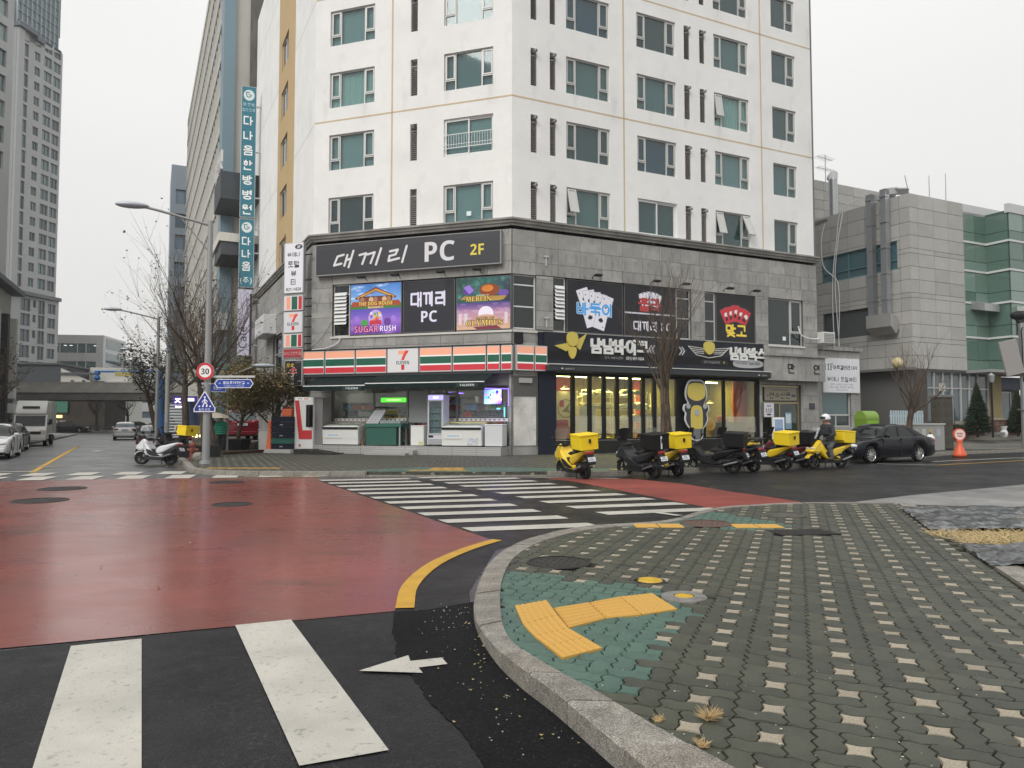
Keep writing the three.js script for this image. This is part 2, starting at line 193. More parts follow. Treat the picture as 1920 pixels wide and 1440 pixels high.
function cover(label,x,z,r,y,m=mIron,name='manhole_cover',grp){
const t=thing(name,label,'manhole cover',[x,y,-z],rr(0,3),grp);
part(t,'rim',mguv([new THREE.LatheGeometry([[r*0.93,0.012],[r*0.95,0.016],[r,0.014],[r*1.02,0]].map((p)=>new THREE.Vector2(...p)),36)]),m);
const g=[cyl(r*0.92,r*0.92,0.008,0,0,0,36)],n=Math.round(r*11);
for(let i=-n;i<=n;i++)for(let j=-n;j<=n;j++){const a=i/n*r*0.86,b=j/n*r*0.86;if(a*a + b*b<r*r*0.7&&(i + j)% 2===0)g.push(bx(r*0.05,0.006,r*0.05,a,0.01,b,0.78));}
part(t,'lid',mguv(g),m);return t;
}
cover('round iron cover near the middle of the red intersection',-5.29,14.07,0.36,0.008);
cover('large dark cover in the red intersection at the left edge',-9.35,14.75,0.5,0.008);
cover('dark cover just beyond the large one in the red intersection',-10.45,17.3,0.5,0.008);
cover('dark cover at the back of the red paving before the street lamp',-7.3,19.05,0.42,0.008);
// ---------- near pavement of interlocking blocks ----------
const hz=(z)=>{let t=clamp((z - 4.2)/ 2.6,0,1);return 0.13 - 0.09*t*t*(3 - 2*t);};
const kin=[[2.6,0.6],[1.75,1.75],[0.93,3.21],[0.78,3.47],[0.46,4.08],[0.23,4.49],[0,5.08],[-0.09,6.11],[-0.08,7.53],[0.11,8.86],[0.58,9.94],[1.22,10.72],[2.45,11.43],[3.58,12.95],[4.24,13.46],[5.4,13.95],[7.2,13.95]];
const kout=[[2.3,0.4],[1.45,1.6],[0.62,3.1],[0.48,3.45],[0.23,4.1],[0.05,4.5],[-0.12,5.0],[-0.3,5.95],[-0.31,7.4],[-0.14,8.85],[0.3,10.0],[1.1,10.98],[2.4,11.65],[3.45,13.1],[4.18,13.63],[5.4,14.12],[7.28,14.12]];
const kmid=kin.map((p,i)=>[lerp(p[0],kout[i][0],0.4),lerp(p[1],kout[i][1],0.4)]);
const rightEdge=[[7.2,13.8],[5.74,9.94],[4.69,6.85],[3.9,4.6],[3.1,2.2],[2.6,0.6]];
const interpK=(z)=>{for(let i=2;i<9;i++)if(z<=kout[i + 1][1])return lerp(kout[i][0],kout[i + 1][0],(z - kout[i][1])/(kout[i + 1][1]- kout[i][1]));return -0.3;};
const walk=[...kin,...rightEdge],walkW=[...kmid,...rightEdge];
{
const near=struct('near_pavement');
const g=new THREE.BufferGeometry(),P=[];
const s2=new THREE.ShapeGeometry(new THREE.Shape([...kout,...rightEdge].map((p)=>new THREE.Vector2(...p))));
const rows=[];for(let z=0.4;z<14.1;z +=0.4){const xs=[];
const cross=(pl)=>{const o=[];for(let i=0;i<pl.length;i++){const a=pl[i],b=pl[(i + 1)% pl.length];if(a[1]>z!==b[1]>z)o.push(a[0]+(z - a[1])/(b[1]- a[1])*(b[0]- a[0]));}return o.sort((p,q)=>p - q);};
const c=cross(walk);if(c.length>=2)rows.push([z,c[0]- 0.03,c[c.length - 1]+ 0.05]);}
for(let i=0;i<rows.length - 1;i++){const[z0,a0,b0]=rows[i],[z1,a1,b1]=rows[i + 1],y0=hz(z0)- 0.016,y1=hz(z1)- 0.016;P.push(a0,y0,-z0,b0,y0,-z0,b1,y1,-z1,a0,y0,-z0,b1,y1,-z1,a1,y1,-z1);}
g.setAttribute('position',new THREE.BufferAttribute(new Float32Array(P),3));g.computeVertexNormals();
part(near,'bedding',uvm(g),M([0.04,0.036,0.022],0.95,{map:tPaver}));
const C0=new THREE.CatmullRomCurve3(kout.map((p)=>V(p[0],0,p[1])),false,'centripetal'),C1=new THREE.CatmullRomCurve3(kin.map((p)=>V(p[0],0,p[1])),false,'centripetal');
const nK=17;for(let i=0;i<nK;i++){
const pos=[],K=4,e=0.011;
const row=(k)=>{const t=clamp((i + e +(k/K)*(1 - 2*e))/ nK,0,1),a=C0.getPoint(t),b=C1.getPoint(t),h=hz(a.z)+ 0.006 +(i % 3)*0.003,d=b.clone().sub(a).setLength(0.018);return[[a.x,-0.02,a.z],[a.x,h - 0.014,a.z],[a.x + d.x,h,a.z + d.z],[b.x - d.x*0.3,h,b.z - d.z*0.3],[b.x,h - 0.06,b.z]];};
for(let k=0;k<K;k++){const A=row(k),B=row(k + 1);for(let q=0;q<4;q++)for(const[m,n]of[[A[q],A[q + 1]],[null,null]])if(m){const a=A[q],b=A[q + 1],c=B[q + 1],d=B[q];for(const p of[a,b,c,a,c,d])pos.push(p[0],p[1],-p[2]);}}
for(const[A,f]of[[row(0),0],[row(K),1]])for(let q=1;q<4;q++){const tri=f?[A[0],A[q],A[q + 1]]:[A[0],A[q + 1],A[q]];for(const p of tri)pos.push(p[0],p[1],-p[2]);}
const kg=new THREE.BufferGeometry();kg.setAttribute('position',new THREE.BufferAttribute(new Float32Array(pos),3));kg.computeVertexNormals();
part(near,'kerb_stone',uvm(kg),[mGranite,mKerb2,mKerb3][(i*7)% 3]);
}
const U=0.1235,gap=0.0025;
const edgePt=(x,y,horiz,t)=>{
const X=((x % 3)+ 3)% 3,Y=((y % 3)+ 3)% 3,A=0.1;
if(horiz){const st=X===1&&(Y===1||Y===2),d=st?(Y===1?1:-1)*Math.sin(Math.PI*t)*A:Math.sin(2*Math.PI*t)*A*0.9;return[x + t,y + d];}
const st=Y===1&&(X===1||X===2),d=st?(X===1?1:-1)*Math.sin(Math.PI*t)*A:Math.sin(2*Math.PI*t)*A*1.2;return[x + d,y + t];
};
const outline=(x0,y0,w,h)=>{const p=[],T=[0,0.25,0.5,0.75];for(let i=0;i<w;i++)for(const t of T)p.push(edgePt(x0 + i,y0,true,t));for(let j=0;j<h;j++)for(const t of T)p.push(edgePt(x0 + w,y0 + j,false,t));for(let i=w - 1;i>=0;i--)for(const t of T)p.push(edgePt(x0 + i,y0 + h,true,1 - t));for(let j=h - 1;j>=0;j--)for(const t of T)p.push(edgePt(x0,y0 + j,false,1 - t));return p;};
const block=(x0,y0,w,h)=>{const cx=x0 + w/2,cy=y0 + h/2,sx=(w*U - 2*gap)/ w,sy=(h*U - 2*gap)/ h,o=outline(x0,y0,w,h).map((p)=>[(p[0]- cx)*sx,(p[1]- cy)*sy]),pos=[],nn=o.length,in_=o.map((p)=>{const l=Math.hypot(...p);return[p[0]*(1 - 0.0045/l),p[1]*(1 - 0.0045/l)];});
for(const f of THREE.ShapeUtils.triangulateShape(in_.map((p)=>new THREE.Vector2(...p)),[]))for(const q of f)pos.push(in_[q][0],0,-in_[q][1]);
for(let i=0;i<nn;i++){const j=(i + 1)% nn,a=o[i],b=o[j],c=in_[j],d=in_[i];pos.push(a[0],-0.016,-a[1],b[0],-0.016,-b[1],c[0],0,-c[1],a[0],-0.016,-a[1],c[0],0,-c[1],d[0],0,-d[1]);}
const g2=new THREE.BufferGeometry();g2.setAttribute('position',new THREE.BufferAttribute(new Float32Array(pos),3));g2.computeVertexNormals();return[uvm(g2),cx*U,cy*U];};
const kinds=[[block(0,0,2,1)],[block(2,0,1,2)],[block(1,2,2,1)],[block(0,1,1,2)],[block(1,1,1,1)]].map((k)=>k[0]);
const dk=[[0.075,0.08,0.056],[0.083,0.087,0.06],[0.066,0.071,0.051],[0.09,0.092,0.064]].map((c,i)=>M(c,0.48 + i*0.05,{map:re(tPaver,1.7 + i*0.2),bumpMap:tPaver,bumpScale:0.0012}));
const lt=[[0.44,0.38,0.29],[0.38,0.33,0.25],[0.48,0.42,0.32]].map((c)=>M(c,0.75,{map:tPaver,bumpMap:tPaver,bumpScale:0.001}));
const gr=[[0.095,0.18,0.143],[0.103,0.192,0.15],[0.087,0.165,0.132]].map((c)=>M(c,0.55,{map:tPaver,bumpMap:tPaver,bumpScale:0.001}));
const green1=[[-0.3,7.75],[0.38,7.6],[0.67,7.26],[1.07,7.14],[1.61,6.8],[1.46,5.95],[1.24,5.79],[0.66,4.0],[0.2,4.1],[-0.3,5]],green2=[[1.5,10.9],[2.23,11.5],[3.2,12.85],[3.6,12.6],[4.2,11.2],[3.9,10.75],[3.3,10.6],[2.4,10.95]];
const hole=(x,z)=>Math.hypot(x - 0.51,z - 8.2)<0.36||Math.hypot(x - 2.94,z - 11.26)<0.4||Math.hypot(x - 1.52,z - 6.62)<0.21||Math.hypot(x - 1.34,z - 7.28)<0.15;
const tact=[[0,6.3],[0.3,6.5],[0.62,6.35],[0.95,6.6],[1.28,6.76],[1.35,6.08],[1.02,5.86],[0.72,5.72],[0.44,5.42],[0.6,4.86],[0.31,4.6],[0.13,5.17]];
const ax=21*DEG,ex=[Math.cos(ax),-Math.sin(ax)],ey=[Math.sin(ax),Math.cos(ax)],all=[];
const tactile2=[[1.95,10.95],[3.9,10.9],[3.9,11.05],[1.95,11.12]];
for(let i=-30;i<22;i++)for(let j=-2;j<40;j++)for(let k=0;k<5;k++){
const[geo,cx,cy]=kinds[k],lx=i*3*U + cx,ly=j*3*U + cy,x=2.0 + ex[0]*lx + ey[0]*ly,z=3.0 + ex[1]*lx + ey[1]*ly;
if(z<1||!inside(walkW,x,z)||hole(x,z)||(Math.abs(x - 4.05)<0.42&&Math.abs(z - 10.4)<0.24))continue;
const g1=inside(green1,x,z)||inside(green2,x,z),b=vn(x*1.7 + 9,z*1.7,64);
const nearEdge=!inside(walk,x - 0.3,z)&&z>6.4&&z<7.6;
const m=g1?gr[Math.floor(rnd()*3)]:k===4&&!(x<0.55&&z<4.4)?lt[Math.floor(rnd()*3)]:dk[Math.floor(clamp(b*2.6 + rnd()*1.6,0,3.9))];
all.push({d:Math.hypot(x,z)*(Math.abs(x/z)>0.72||z<3.1?3:1),geo,m,x,z,y:hz(z)-(inside(walk,x - 0.06,z)&&inside(walk,x,z + 0.06)?0:0.003)+ rr(-0.0022,0.0022)-(rnd()<0.04?0.005:0),tx:rr(-0.018,0.018),tz:rr(-0.018,0.018)});
}
all.sort((a,b)=>a.d - b.d);
const restBy=new Map();
all.forEach((o,i)=>{const put=(m)=>{m.position.set(o.x,o.y,-o.z);m.rotation.set(o.tx,-ax,o.tz);return m;};
if(i<300)put(part(near,'paver',o.geo,o.m));else{if(!restBy.has(o.m))restBy.set(o.m,[]);const q=put(new THREE.Mesh(o.geo));q.rotation.x=q.rotation.z=0;q.updateMatrix();restBy.get(o.m).push(o.geo.clone().applyMatrix4(q.matrix));}});
const mats=[...restBy.keys()],geos=mats.map((m)=>mergeGeometries(restBy.get(m))),G=mergeGeometries(geos,true);
part(near,'paver',G,mats).userData.kind='stuff';
const mT=M([0.56,0.32,0.065],0.6);
const dots=()=>{const l=[rb(0.296,0.03,0.296,0.004,0,-0.015,0)];for(let i=0;i<6;i++)for(let j=0;j<6;j++)l.push(cyl(0.017,0.011,0.006,(i - 2.5)*0.048,0,(j - 2.5)*0.048,8));return mguv(l);};
const bars=()=>{const l=[rb(0.296,0.03,0.296,0.004,0,-0.015,0)];for(let i=0;i<4;i++)l.push(rb(0.27,0.01,0.032,0.004,0,0.002,(i - 1.5)*0.072,1));return mguv(l);};
const gd=dots(),gb=bars(),tile=(g,x,z,a,s=1.1)=>{const m=part(near,'tactile_tile',g,mT);m.position.set(x,hz(z)+ 0.011,-z);m.scale.set(s,1,s*1.02);m.rotation.set(-(hz(z - 0.1)- hz(z + 0.1))/ 0.2,a,0);};
const quad=(a,b,c,d,kind,nu,nv)=>{const up=0.012,at2=(u,v)=>[lerp(lerp(a[0],b[0],u),lerp(d[0],c[0],u),v),lerp(lerp(a[1],b[1],u),lerp(d[1],c[1],u),v)],l=[],e=0.012,P=[];const y=(p,k)=>hz(p[1])+ up + k;const A=at2(e,e),B=at2(1 - e,e),C=at2(1 - e,1 - e),D=at2(e,1 - e),Q=[A,B,C,D];for(const q of[[D,C,B],[D,B,A]])for(const p of q)P.push(p[0],y(p,0),-p[1]);for(let i=0;i<4;i++){const p=Q[i],q=Q[(i + 1)% 4];P.push(p[0],y(p,0),-p[1],q[0],y(q,0),-q[1],q[0],y(q,-0.03),-q[1],p[0],y(p,0),-p[1],q[0],y(q,-0.03),-q[1],p[0],y(p,-0.03),-p[1]);}const g0=new THREE.BufferGeometry();g0.setAttribute('position',new THREE.BufferAttribute(new Float32Array(P),3));g0.computeVertexNormals();l.push(g0);
if(kind)for(let i=0;i<nu;i++)for(let j=0;j<nv;j++){const p=at2((i + 0.5)/ nu,(j + 0.5)/ nv);l.push(cyl(0.019,0.011,0.0085,p[0],y(p,-0.001),-p[1],8));}else for(let i=0;i<nu;i++){const p=at2(0.04,(i + 0.5)/ nu),q=at2(0.96,(i + 0.5)/ nu);l.push(rod(V(p[0],y(p,-0.003),-p[1]),V(q[0],y(q,-0.003),-q[1]),0.016,0.016,6));}part(near,'tactile_tile',mguv(l),mT);};
quad([0.02,6.23],[0.3,6.45],[0.36,5.89],[0.08,5.55],1,6,9);quad([0.08,5.55],[0.36,5.89],[0.41,5.44],[0.15,5.19],1,6,6);quad([0.15,5.19],[0.41,5.44],[0.5,5.16],[0.23,4.92],1,6,6);quad([0.23,4.92],[0.5,5.16],[0.59,4.88],[0.31,4.65],1,6,6);
quad([0.34,6.14],[0.65,6.35],[0.72,5.76],[0.41,5.44],0,6);quad([0.65,6.35],[0.95,6.59],[1.02,5.89],[0.72,5.76],0,6);quad([0.95,6.59],[1.26,6.73],[1.35,6.1],[1.02,5.89],1,6,8);
for(let i=0;i<6;i++)if(i!==2&&i!==3)tile(gd,1.98 + i*0.36,11.02 - i*0.01,0,1.15);
for(let i=0;i<8;i++){const t0=i/8,t1=(i + 1)/ 8 - 0.003,a=[lerp(7.2,4.05,t0),lerp(13.9,4.9,t0)],b=[lerp(7.2,4.05,t1),lerp(13.9,4.9,t1)];if(Math.abs((a[1]+ b[1])/ 2 - 9.6)<0.5)continue;part(near,'kerb_stone',slab([a,[a[0]+ 0.24,a[1]- 0.06],[b[0]+ 0.24,b[1]- 0.06],b],0,hz(a[1])+ 0.02),mGranite);}
}
cover('dark round cover set in the blocks behind the green corner paving',0.51,8.2,0.34,hz(8.2),mIron,'manhole_cover');
cover('rusty round cover across the yellow tactile strip by the far end of the near pavement',2.94,11.26,0.37,hz(11),M([0.1,0.06,0.045],0.7),'manhole_cover');
{const mY=M([0.78,0.5,0.03],0.5,{map:tPaver});let t=thing('valve_cover','small raised yellow valve cap among the dark blocks','valve cover',[1.34,hz(7.3),-7.28]);
part(t,'cap',mguv([new THREE.LatheGeometry([[0,0.02],[0.1,0.018],[0.12,0.012],[0.125,-0.02]].map((p)=>new THREE.Vector2(...p)),32)]),mY);part(t,'ring',mguv([new THREE.LatheGeometry([[0.128,0.006],[0.15,0.006],[0.155,-0.02]].map((p)=>new THREE.Vector2(...p)),32)]),mIron);part(t,'lifting_lug',mguv([rb(0.05,0.02,0.025,0.005,-0.13,0.01,0)]),mIron);
t=thing('valve_cover','grey concrete ring with a yellow centre beside the tactile tiles','valve cover',[1.52,hz(6.6),-6.62]);
part(t,'ring',mguv([new THREE.LatheGeometry([[0.09,0.012],[0.19,0.012],[0.2,0.004],[0.2,-0.02]].map((p)=>new THREE.Vector2(...p)),36)]),M([0.3,0.29,0.27],0.8,{map:tPaver}));part(t,'cap',mguv([cyl(0.088,0.08,0.012,0,0,0,28)]),mY);
t=thing('drain_grate','dark square iron lid among the blocks on the near pavement','drain lid',[4.05,hz(10.4),-10.4],10*DEG);
part(t,'frame',mguv([b2(-0.42,0.42,-0.02,0.008,-0.24,0.24)]),mIron);const l=[];for(let i=0;i<9;i++)for(let j=0;j<5;j++)l.push(rb(0.06,0.01,0.06,0.004,(i - 4)*0.085,0.008,(j - 2)*0.085,1));part(t,'lid',mguv(l),mIron);
cover('worn grey cover at the far edge of the near pavement',4.49,12.25,0.34,hz(12)+ 0.003,M([0.13,0.125,0.1],0.85,{map:tPaver}));}
function tuft(label,x,z,r,n=110){const l=[];for(let i=0;i<n;i++){const a=rr(0,6.28),s=r*rr(0.4,1.1),e=V(Math.cos(a)*s,rr(0.02,0.08)*r/0.1,Math.sin(a)*s),g=rod(V(rr(-0.02,0.02),0,rr(-0.02,0.02)),e,0.0022,0.0008,3);l.push(g);}const o=new THREE.Mesh(mguv(l),M([0.55,0.4,0.2],0.9));o.name=numbered('dry_grass_tuft');o.position.set(x,hz(z),-z);scene.add(o);tag(o,label,'grass tuft');}
tuft('larger straw coloured grass tuft growing between the blocks near the kerb',0.97,3.72,0.07,150);tuft('small straw coloured tuft at the kerb joint in front',0.86,3.42,0.045,60);tuft('thin straw coloured tuft along the kerb behind the joint',0.72,3.7,0.035,40);
const leafShape=(s)=>{const g=new THREE.PlaneGeometry(s,s*0.8,3,2);const p=g.attributes.position;for(let i=0;i<p.count;i++){const x=p.getX(i)/ s,y=p.getY(i)/ s;p.setXYZ(i,p.getX(i)*(1 - Math.abs(y)*0.9),p.getY(i)*(1 - Math.abs(x)*1.1),(x*x - y*y*0.6)*s*rr(0.3,0.9));}g.computeVertexNormals();g.rotateX(-Math.PI/2);return g;};
{const sets=[[],[]];for(const[cx,cz,sx,sz,n]of[[0.16,3.95,0.14,0.4,12],[-0.22,5.1,0.05,0.7,26],[-0.1,4.3,0.5,0.6,5],[-0.33,6.6,0.06,0.9,10],[-3,9,2.6,3.4,9],[-11.3,25,0.8,2,40],[-12.5,30,1.2,3,120]])for(let i=0;i<n;i++){const g=leafShape(cz<9?rr(0.01,0.03):rr(0.025,0.055));g.rotateZ(rr(-0.3,0.3));g.rotateY(rr(0,6));const z=cz + rr(-sz,sz)+ 0;g.translate(cx + rr(-sx,sx)*(1 - 0)-(cz<5?(z - cz)*0.6:cz>20?(z - cz)*0.48:0),cz>20?0.15:0.018,-z);sets[i % 2].push(g);}
sets.forEach((s,i)=>{const o=new THREE.Mesh(mg(s),M([[0.42,0.3,0.18],[0.36,0.3,0.13]][i],0.8,{side:THREE.DoubleSide}));o.name=numbered('fallen_leaves');scene.add(o);tag(o,i?'olive fallen leaves scattered along the gutters':'tan fallen leaves scattered along the gutters','leaves');o.userData.kind='stuff';});}
{const l=[];for(let i=0;i<130;i++){const z=3.2 + Math.pow(rnd(),1.5)*6,x=rr(0.1,0.62*z),s=rr(0.002,0.0065);if(inside(walk,x,z))l.push(sph(s,x,hz(z)+ s*0.3,-z,1.3,0.6,1,5));}for(let i=0;i<70;i++){const z=rr(3.3,6.5),x=interpK(z)- rr(0.02,0.5),s=rr(0.0015,0.0055);l.push(sph(s,x,0.014 + s*0.4,-z,1.2,0.7,1,5));}const o=new THREE.Mesh(mg(l),M([0.48,0.44,0.36],0.85));o.name='grit';scene.add(o);tag(o,'pale grit scattered in the paving joints and along the near gutter','grit');o.userData.kind='stuff';}
{const tm=tex(256,(u,v)=>{const a=fbm((u*2)% 1,v,12,4);const b=a>0.62?0.62:0.18 + 0.2*a;return[b,b*1.02,b*1.06];},[0.7,0.35],true);
const sheetG=(pts,n)=>{const g=uvm(sheet(pts,0));return g;};
struct('planting_bed',sheet([[7.4,13.9],[5.98,9.8],[4.9,6.6],[4.2,4.6],[11,3],[14,13],[9.6,13.2]],0.03),M([0.16,0.14,0.1],0.95,{map:tConc}));
const fold=(label,x0,x1,z0,z1)=>{const g=new THREE.PlaneGeometry(x1 - x0,z1 - z0,170,80);g.rotateX(-Math.PI/2);const p=g.attributes.position;for(let i=0;i<p.count;i++){const x=p.getX(i),z=p.getZ(i);p.setY(i,0.085*fbm(clamp(x/9 + 0.5,0,1),clamp(z/9 + 0.5,0,1),40,3));p.setX(i,x +(z0 + z1)/ 2*0 - z*0.36);}g.computeVertexNormals();const o=new THREE.Mesh(uvm(g),M([0.3,0.31,0.33],0.3,{map:tm,clearcoat:0.3}));o.position.set((x0 + x1)/ 2,0.04,-(z0 + z1)/ 2);o.name=numbered('mulch_sheet');scene.add(o);tag(o,label,'ground sheet');};
fold('crumpled dark plastic sheet over the far part of the planting bed',6.35,11.5,10.55,13.1);fold('crumpled dark plastic sheet over the near part of the planting bed',5.3,9.5,7.9,9.25);
const st=[],gr=[];for(const[cx,cz,sx,sz,n]of[[7.6,9.75,1.9,0.5,2600],[8.9,11.2,0.9,0.5,900],[5.9,7.2,0.6,0.5,500]])for(let i=0;i<n;i++){const x=cx + rr(-sx,sx),z=cz + rr(-sz,sz),a=rr(0,6.28),l=rr(0.06,0.22),green=fbm(clamp(x/12,0,1),clamp(z/15,0,1),9,2)>0.58;(green?gr:st).push(rod(V(x,0.05,-z),V(x + Math.cos(a)*l,rr(0.06,green?0.16:0.13),-z + Math.sin(a)*l),0.005,0.002,3));}
for(const[s,c,l,n]of[[st,[0.6,0.47,0.25],'pale straw lying over the planting bed','straw'],[gr,[0.12,0.17,0.05],'short green grass showing between the straw','grass']]){const o=new THREE.Mesh(mguv(s),M(c,0.9));o.name=numbered(n);scene.add(o);tag(o,l,n);o.userData.kind='stuff';}
let t=thing('bollard_lamp','white tilted post end at the right edge of the straw bed','post',[8.6,0,-12.1]);part(t,'post',mguv([rod(V(0,0,0),V(0.12,0.5,0),0.09,0.07,14)]),M([0.7,0.7,0.68],0.5));part(t,'cap',mguv([sph(0.075,0.12,0.5,0)]),M([0.7,0.7,0.68],0.5));
t=thing('marker_post','white post with black foot at the right picture edge','post',[6.62,0,-9.35]);part(t,'post',mguv([cyl(0.05,0.045,0.55,0,0.15,0)]),M([0.75,0.75,0.74],0.5));part(t,'foot',mguv([cyl(0.06,0.055,0.18)]),M([0.02,0.02,0.02],0.7));}
// ---------- far pavement ----------
const farKerb=[[-24,51.5],[-14.7,32.4],[-11.2,25.4],[-9.6,22.4],[-8.4,21.5],[-7.2,21.3],[-5.2,21.2],[-2,21.0],[0.6,21.15],[3.1,21.35],[5.5,22.7],[9.6,24.9],[13,28.2],[18.6,33.2],[25.6,37.2],[44,49]];
{
const tp=canvas(1024,1024,(x,w)=>{
fill(x,'#282822',0,0,w,w);const n=8,c=w/n,u=c/3;
for(let i=0;i<n;i++)for(let j=0;j<n;j++)for(const[a,b,ww,hh,s]of[[0,0,2,1,0],[2,0,1,2,0],[1,2,2,1,0],[0,1,1,2,0],[1,1,1,1,1]]){const k=rr(0.85,1.15),r=s?[158,148,128]:[76,78,68];fill(x,`rgb(${r.map((v) => Math.round(v * k))})`,i*c + a*u + 2,j*c + b*u + 2,ww*u - 4,hh*u - 4);}});
tp.wrapS=tp.wrapT=THREE.RepeatWrapping;tp.repeat.set(1/3,1/3);tp.rotation=0.4;
const fp=struct('far_pavement');
part(fp,'paving',slab([...farKerb.map((p)=>[p[0]*1,p[1]+ 0.18]),[60,62],[30,62],[-9,45],[-26,70]],0,0.125),M([0.72,0.72,0.72],0.7,{map:tp,bumpMap:tPaver,bumpScale:0.003}));
const C=new THREE.CatmullRomCurve3(farKerb.map((p)=>V(p[0],0,p[1])),false,'centripetal'),n=92,dip=(x,z)=>(x>-5&&x<0.8?0.035:0.14);
for(let i=0;i<n;i++){const a=C.getPointAt(i/n),b=C.getPointAt((i + 0.985)/ n),d=b.clone().sub(a).normalize(),w=0.2,nx=-d.z*w,nz=d.x*w;if(a.z>46)continue;part(fp,'kerb_stone',slab([[a.x,a.z],[b.x,b.z],[b.x + nx,b.z + nz],[a.x + nx,a.z + nz]],0,dip(a.x,a.z)),mGranite);}
const mG=M([0.1,0.2,0.15],0.6,{map:re(tPaver,0.8)}),mT=M([0.62,0.37,0.08],0.65,{map:tPaver});
part(fp,'green_paving',sheet([[-5.2,21.45],[-1,21.25],[1,21.4],[3,21.6],[5.4,23],[4.6,23.7],[2.5,22.6],[-0.3,23.2],[-3,23.2]],0.129),mG);
for(let i=0;i<5;i++)part(fp,'tactile_tile',mguv([b2(-0.16,0.16,0,0.012,-0.16,0.16)]),mT).position.set(-2.85 + i*0.34,0.129,-21.75);
for(let i=0;i<3;i++)for(let j=0;j<3;j++)part(fp,'tactile_tile',mguv([b2(-0.16,0.16,0,0.012,-0.16,0.16)]),mT).position.set(-2.3 + i*0.34,0.129,-22.1 - j*0.34);
for(let i=0;i<7;i++)part(fp,'tactile_tile',mguv([b2(-0.16,0.16,0,0.012,-0.16,0.16)]),mT).position.set(-9.2 + i*0.33,0.129,-22.75);
for(let i=0;i<6;i++)part(fp,'tactile_tile',mguv([b2(-0.16,0.16,0,0.012,-0.16,0.16)]),mT).position.set(3.1 + i*0.33,0.129,-22.2 - i*0.1);
}
// ---------- corner building ----------
const mPlaster=M([0.98,0.98,0.98],0.85,{map:tPlaster,bumpMap:tPlasterBump,bumpScale:0.004});
const mOchre=M([0.62,0.45,0.24],0.85,{map:tPlaster,bumpMap:tPlasterBump,bumpScale:0.004});
const mStone=[1.16,1.22,1.12,1.26].map((k,i)=>M([k,k,k],0.8,{map:re(tStone,0.3 + i*0.05),bumpMap:tPaver,bumpScale:0.0015}));
const mJoint=M([0.1,0.098,0.09],0.9),mAlu=M([0.55,0.55,0.53],0.45,{metal:0.2}),mAluDark=M([0.16,0.16,0.16],0.5,{metal:0.3}),mWhitePaint=M([0.75,0.76,0.75],0.45),mBlack=M([0.018,0.018,0.02],0.5),mSteel=M([0.45,0.46,0.47],0.38,{metal:0.7}),mDarkRoom=M([0.035,0.04,0.042],0.8);
const mGlassW=M([0.74,0.84,0.84],0.03,{transmission:1,thickness:0,ior:1.55,specularIntensity:1});
const mGlassDk=M([0.5,0.58,0.58],0.03,{transmission:1,thickness:0,ior:1.6});
const mGlassShop=M([0.92,0.96,0.93],0.02,{transmission:1,thickness:0,ior:1.5});
const roomTones=[[0.2,0.25,0.26],[0.1,0.12,0.13],[0.55,0.63,0.59],[0.2,0.27,0.26],[0.05,0.06,0.07],[0.34,0.41,0.41],[0.05,0.1,0.16],[0.09,0.12,0.125]].map((c)=>M(c,0.9));  // curtain tones behind the panes; the dark ones paint unlit rooms
const foldG=(w,h)=>{const g=new THREE.PlaneGeometry(w,h,60,1),p=g.attributes.position;for(let i=0;i<p.count;i++)p.setZ(i,0.02*Math.sin(p.getX(i)*38)+ 0.012*Math.sin(p.getX(i)*17 + 1));g.computeVertexNormals();return g;};
function facade(w0,w1,y0,y1,holes,depth=0.3){const s=[[w0,y0],[w1,y0],[w1,y1],[w0,y1]];const g=ext(s,depth,0,holes.map((h)=>[[h[0],h[2]],[h[0],h[3]],[h[1],h[3]],[h[1],h[2]]]));g.translate(0,0,-depth);return uvm(g);}
const B=thing('corner_building','white plaster apartment block on grey stone shop floors at the street corner','building',[0,0,-31.5]);
const BI=new THREE.Matrix4().makeTranslation(0,0,31.5);
const putB=(o,F,x=0,y=0,z=0)=>{const m=new THREE.Matrix4().multiplyMatrices(BI,F).multiply(new THREE.Matrix4().makeTranslation(x,y,z));o.applyMatrix4(m);return o;};
const wallB=(name,g,m,F,label)=>putB(part(B,name,g,m,label),F);
const floors=[10.34,13.34,16.34,19.34,22.34,25.34,28.34],WH=1.7,TOP=31;
const Lcols=[[-9.1,-6.72],[-3.22,-0.87]],Lslit=[[-4.87,-4.53]];
const Rcols=[[2.71,5.03],[6.55,8.85],[11.22,13.5]],Rnarrow=[15.1,16.78],Rslit=[[0.91,1.23],[1.87,2.18],[9.36,9.73],[10.32,10.67]];
const visF=4;
const holesOf=(cols)=>cols.flatMap((c)=>floors.slice(0,visF + 1).map((y)=>[c[0],c[1],y,y + WH]));
wallB('wall',facade(-9.9,0,10.1,TOP,holesOf([...Lcols,...Lslit])),mPlaster,FL);
wallB('wall',facade(0,17.9,10.1,TOP,holesOf([...Rcols,Rnarrow,...Rslit])),mPlaster,FR);
const bandW=[-9.75,-7.5];
wallB('wall',facade(-5.35,0,10.1,TOP,[]),mPlaster,FW);wallB('wall',facade(-20.7,-10.75,10.1,TOP,[]),mPlaster,FW);
wallB('ochre_band',facade(-10.75,-5.35,10.1,TOP,holesOf([bandW])),mOchre,FW,'ochre painted vertical wall band');
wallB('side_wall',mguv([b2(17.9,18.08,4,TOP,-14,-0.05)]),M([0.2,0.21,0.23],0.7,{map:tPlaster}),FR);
wallB('roof',mguv([slab([[-9.2,34.8],[0,31.8],[16,39.3],[10.2,52],[-18.2,52.8]],TOP - 0.3,TOP - 0.1).translate(0,0,31.5)]),mConc,new THREE.Matrix4().makeTranslation(0,0,0).multiply(new THREE.Matrix4().makeTranslation(0,0,-31.5)));
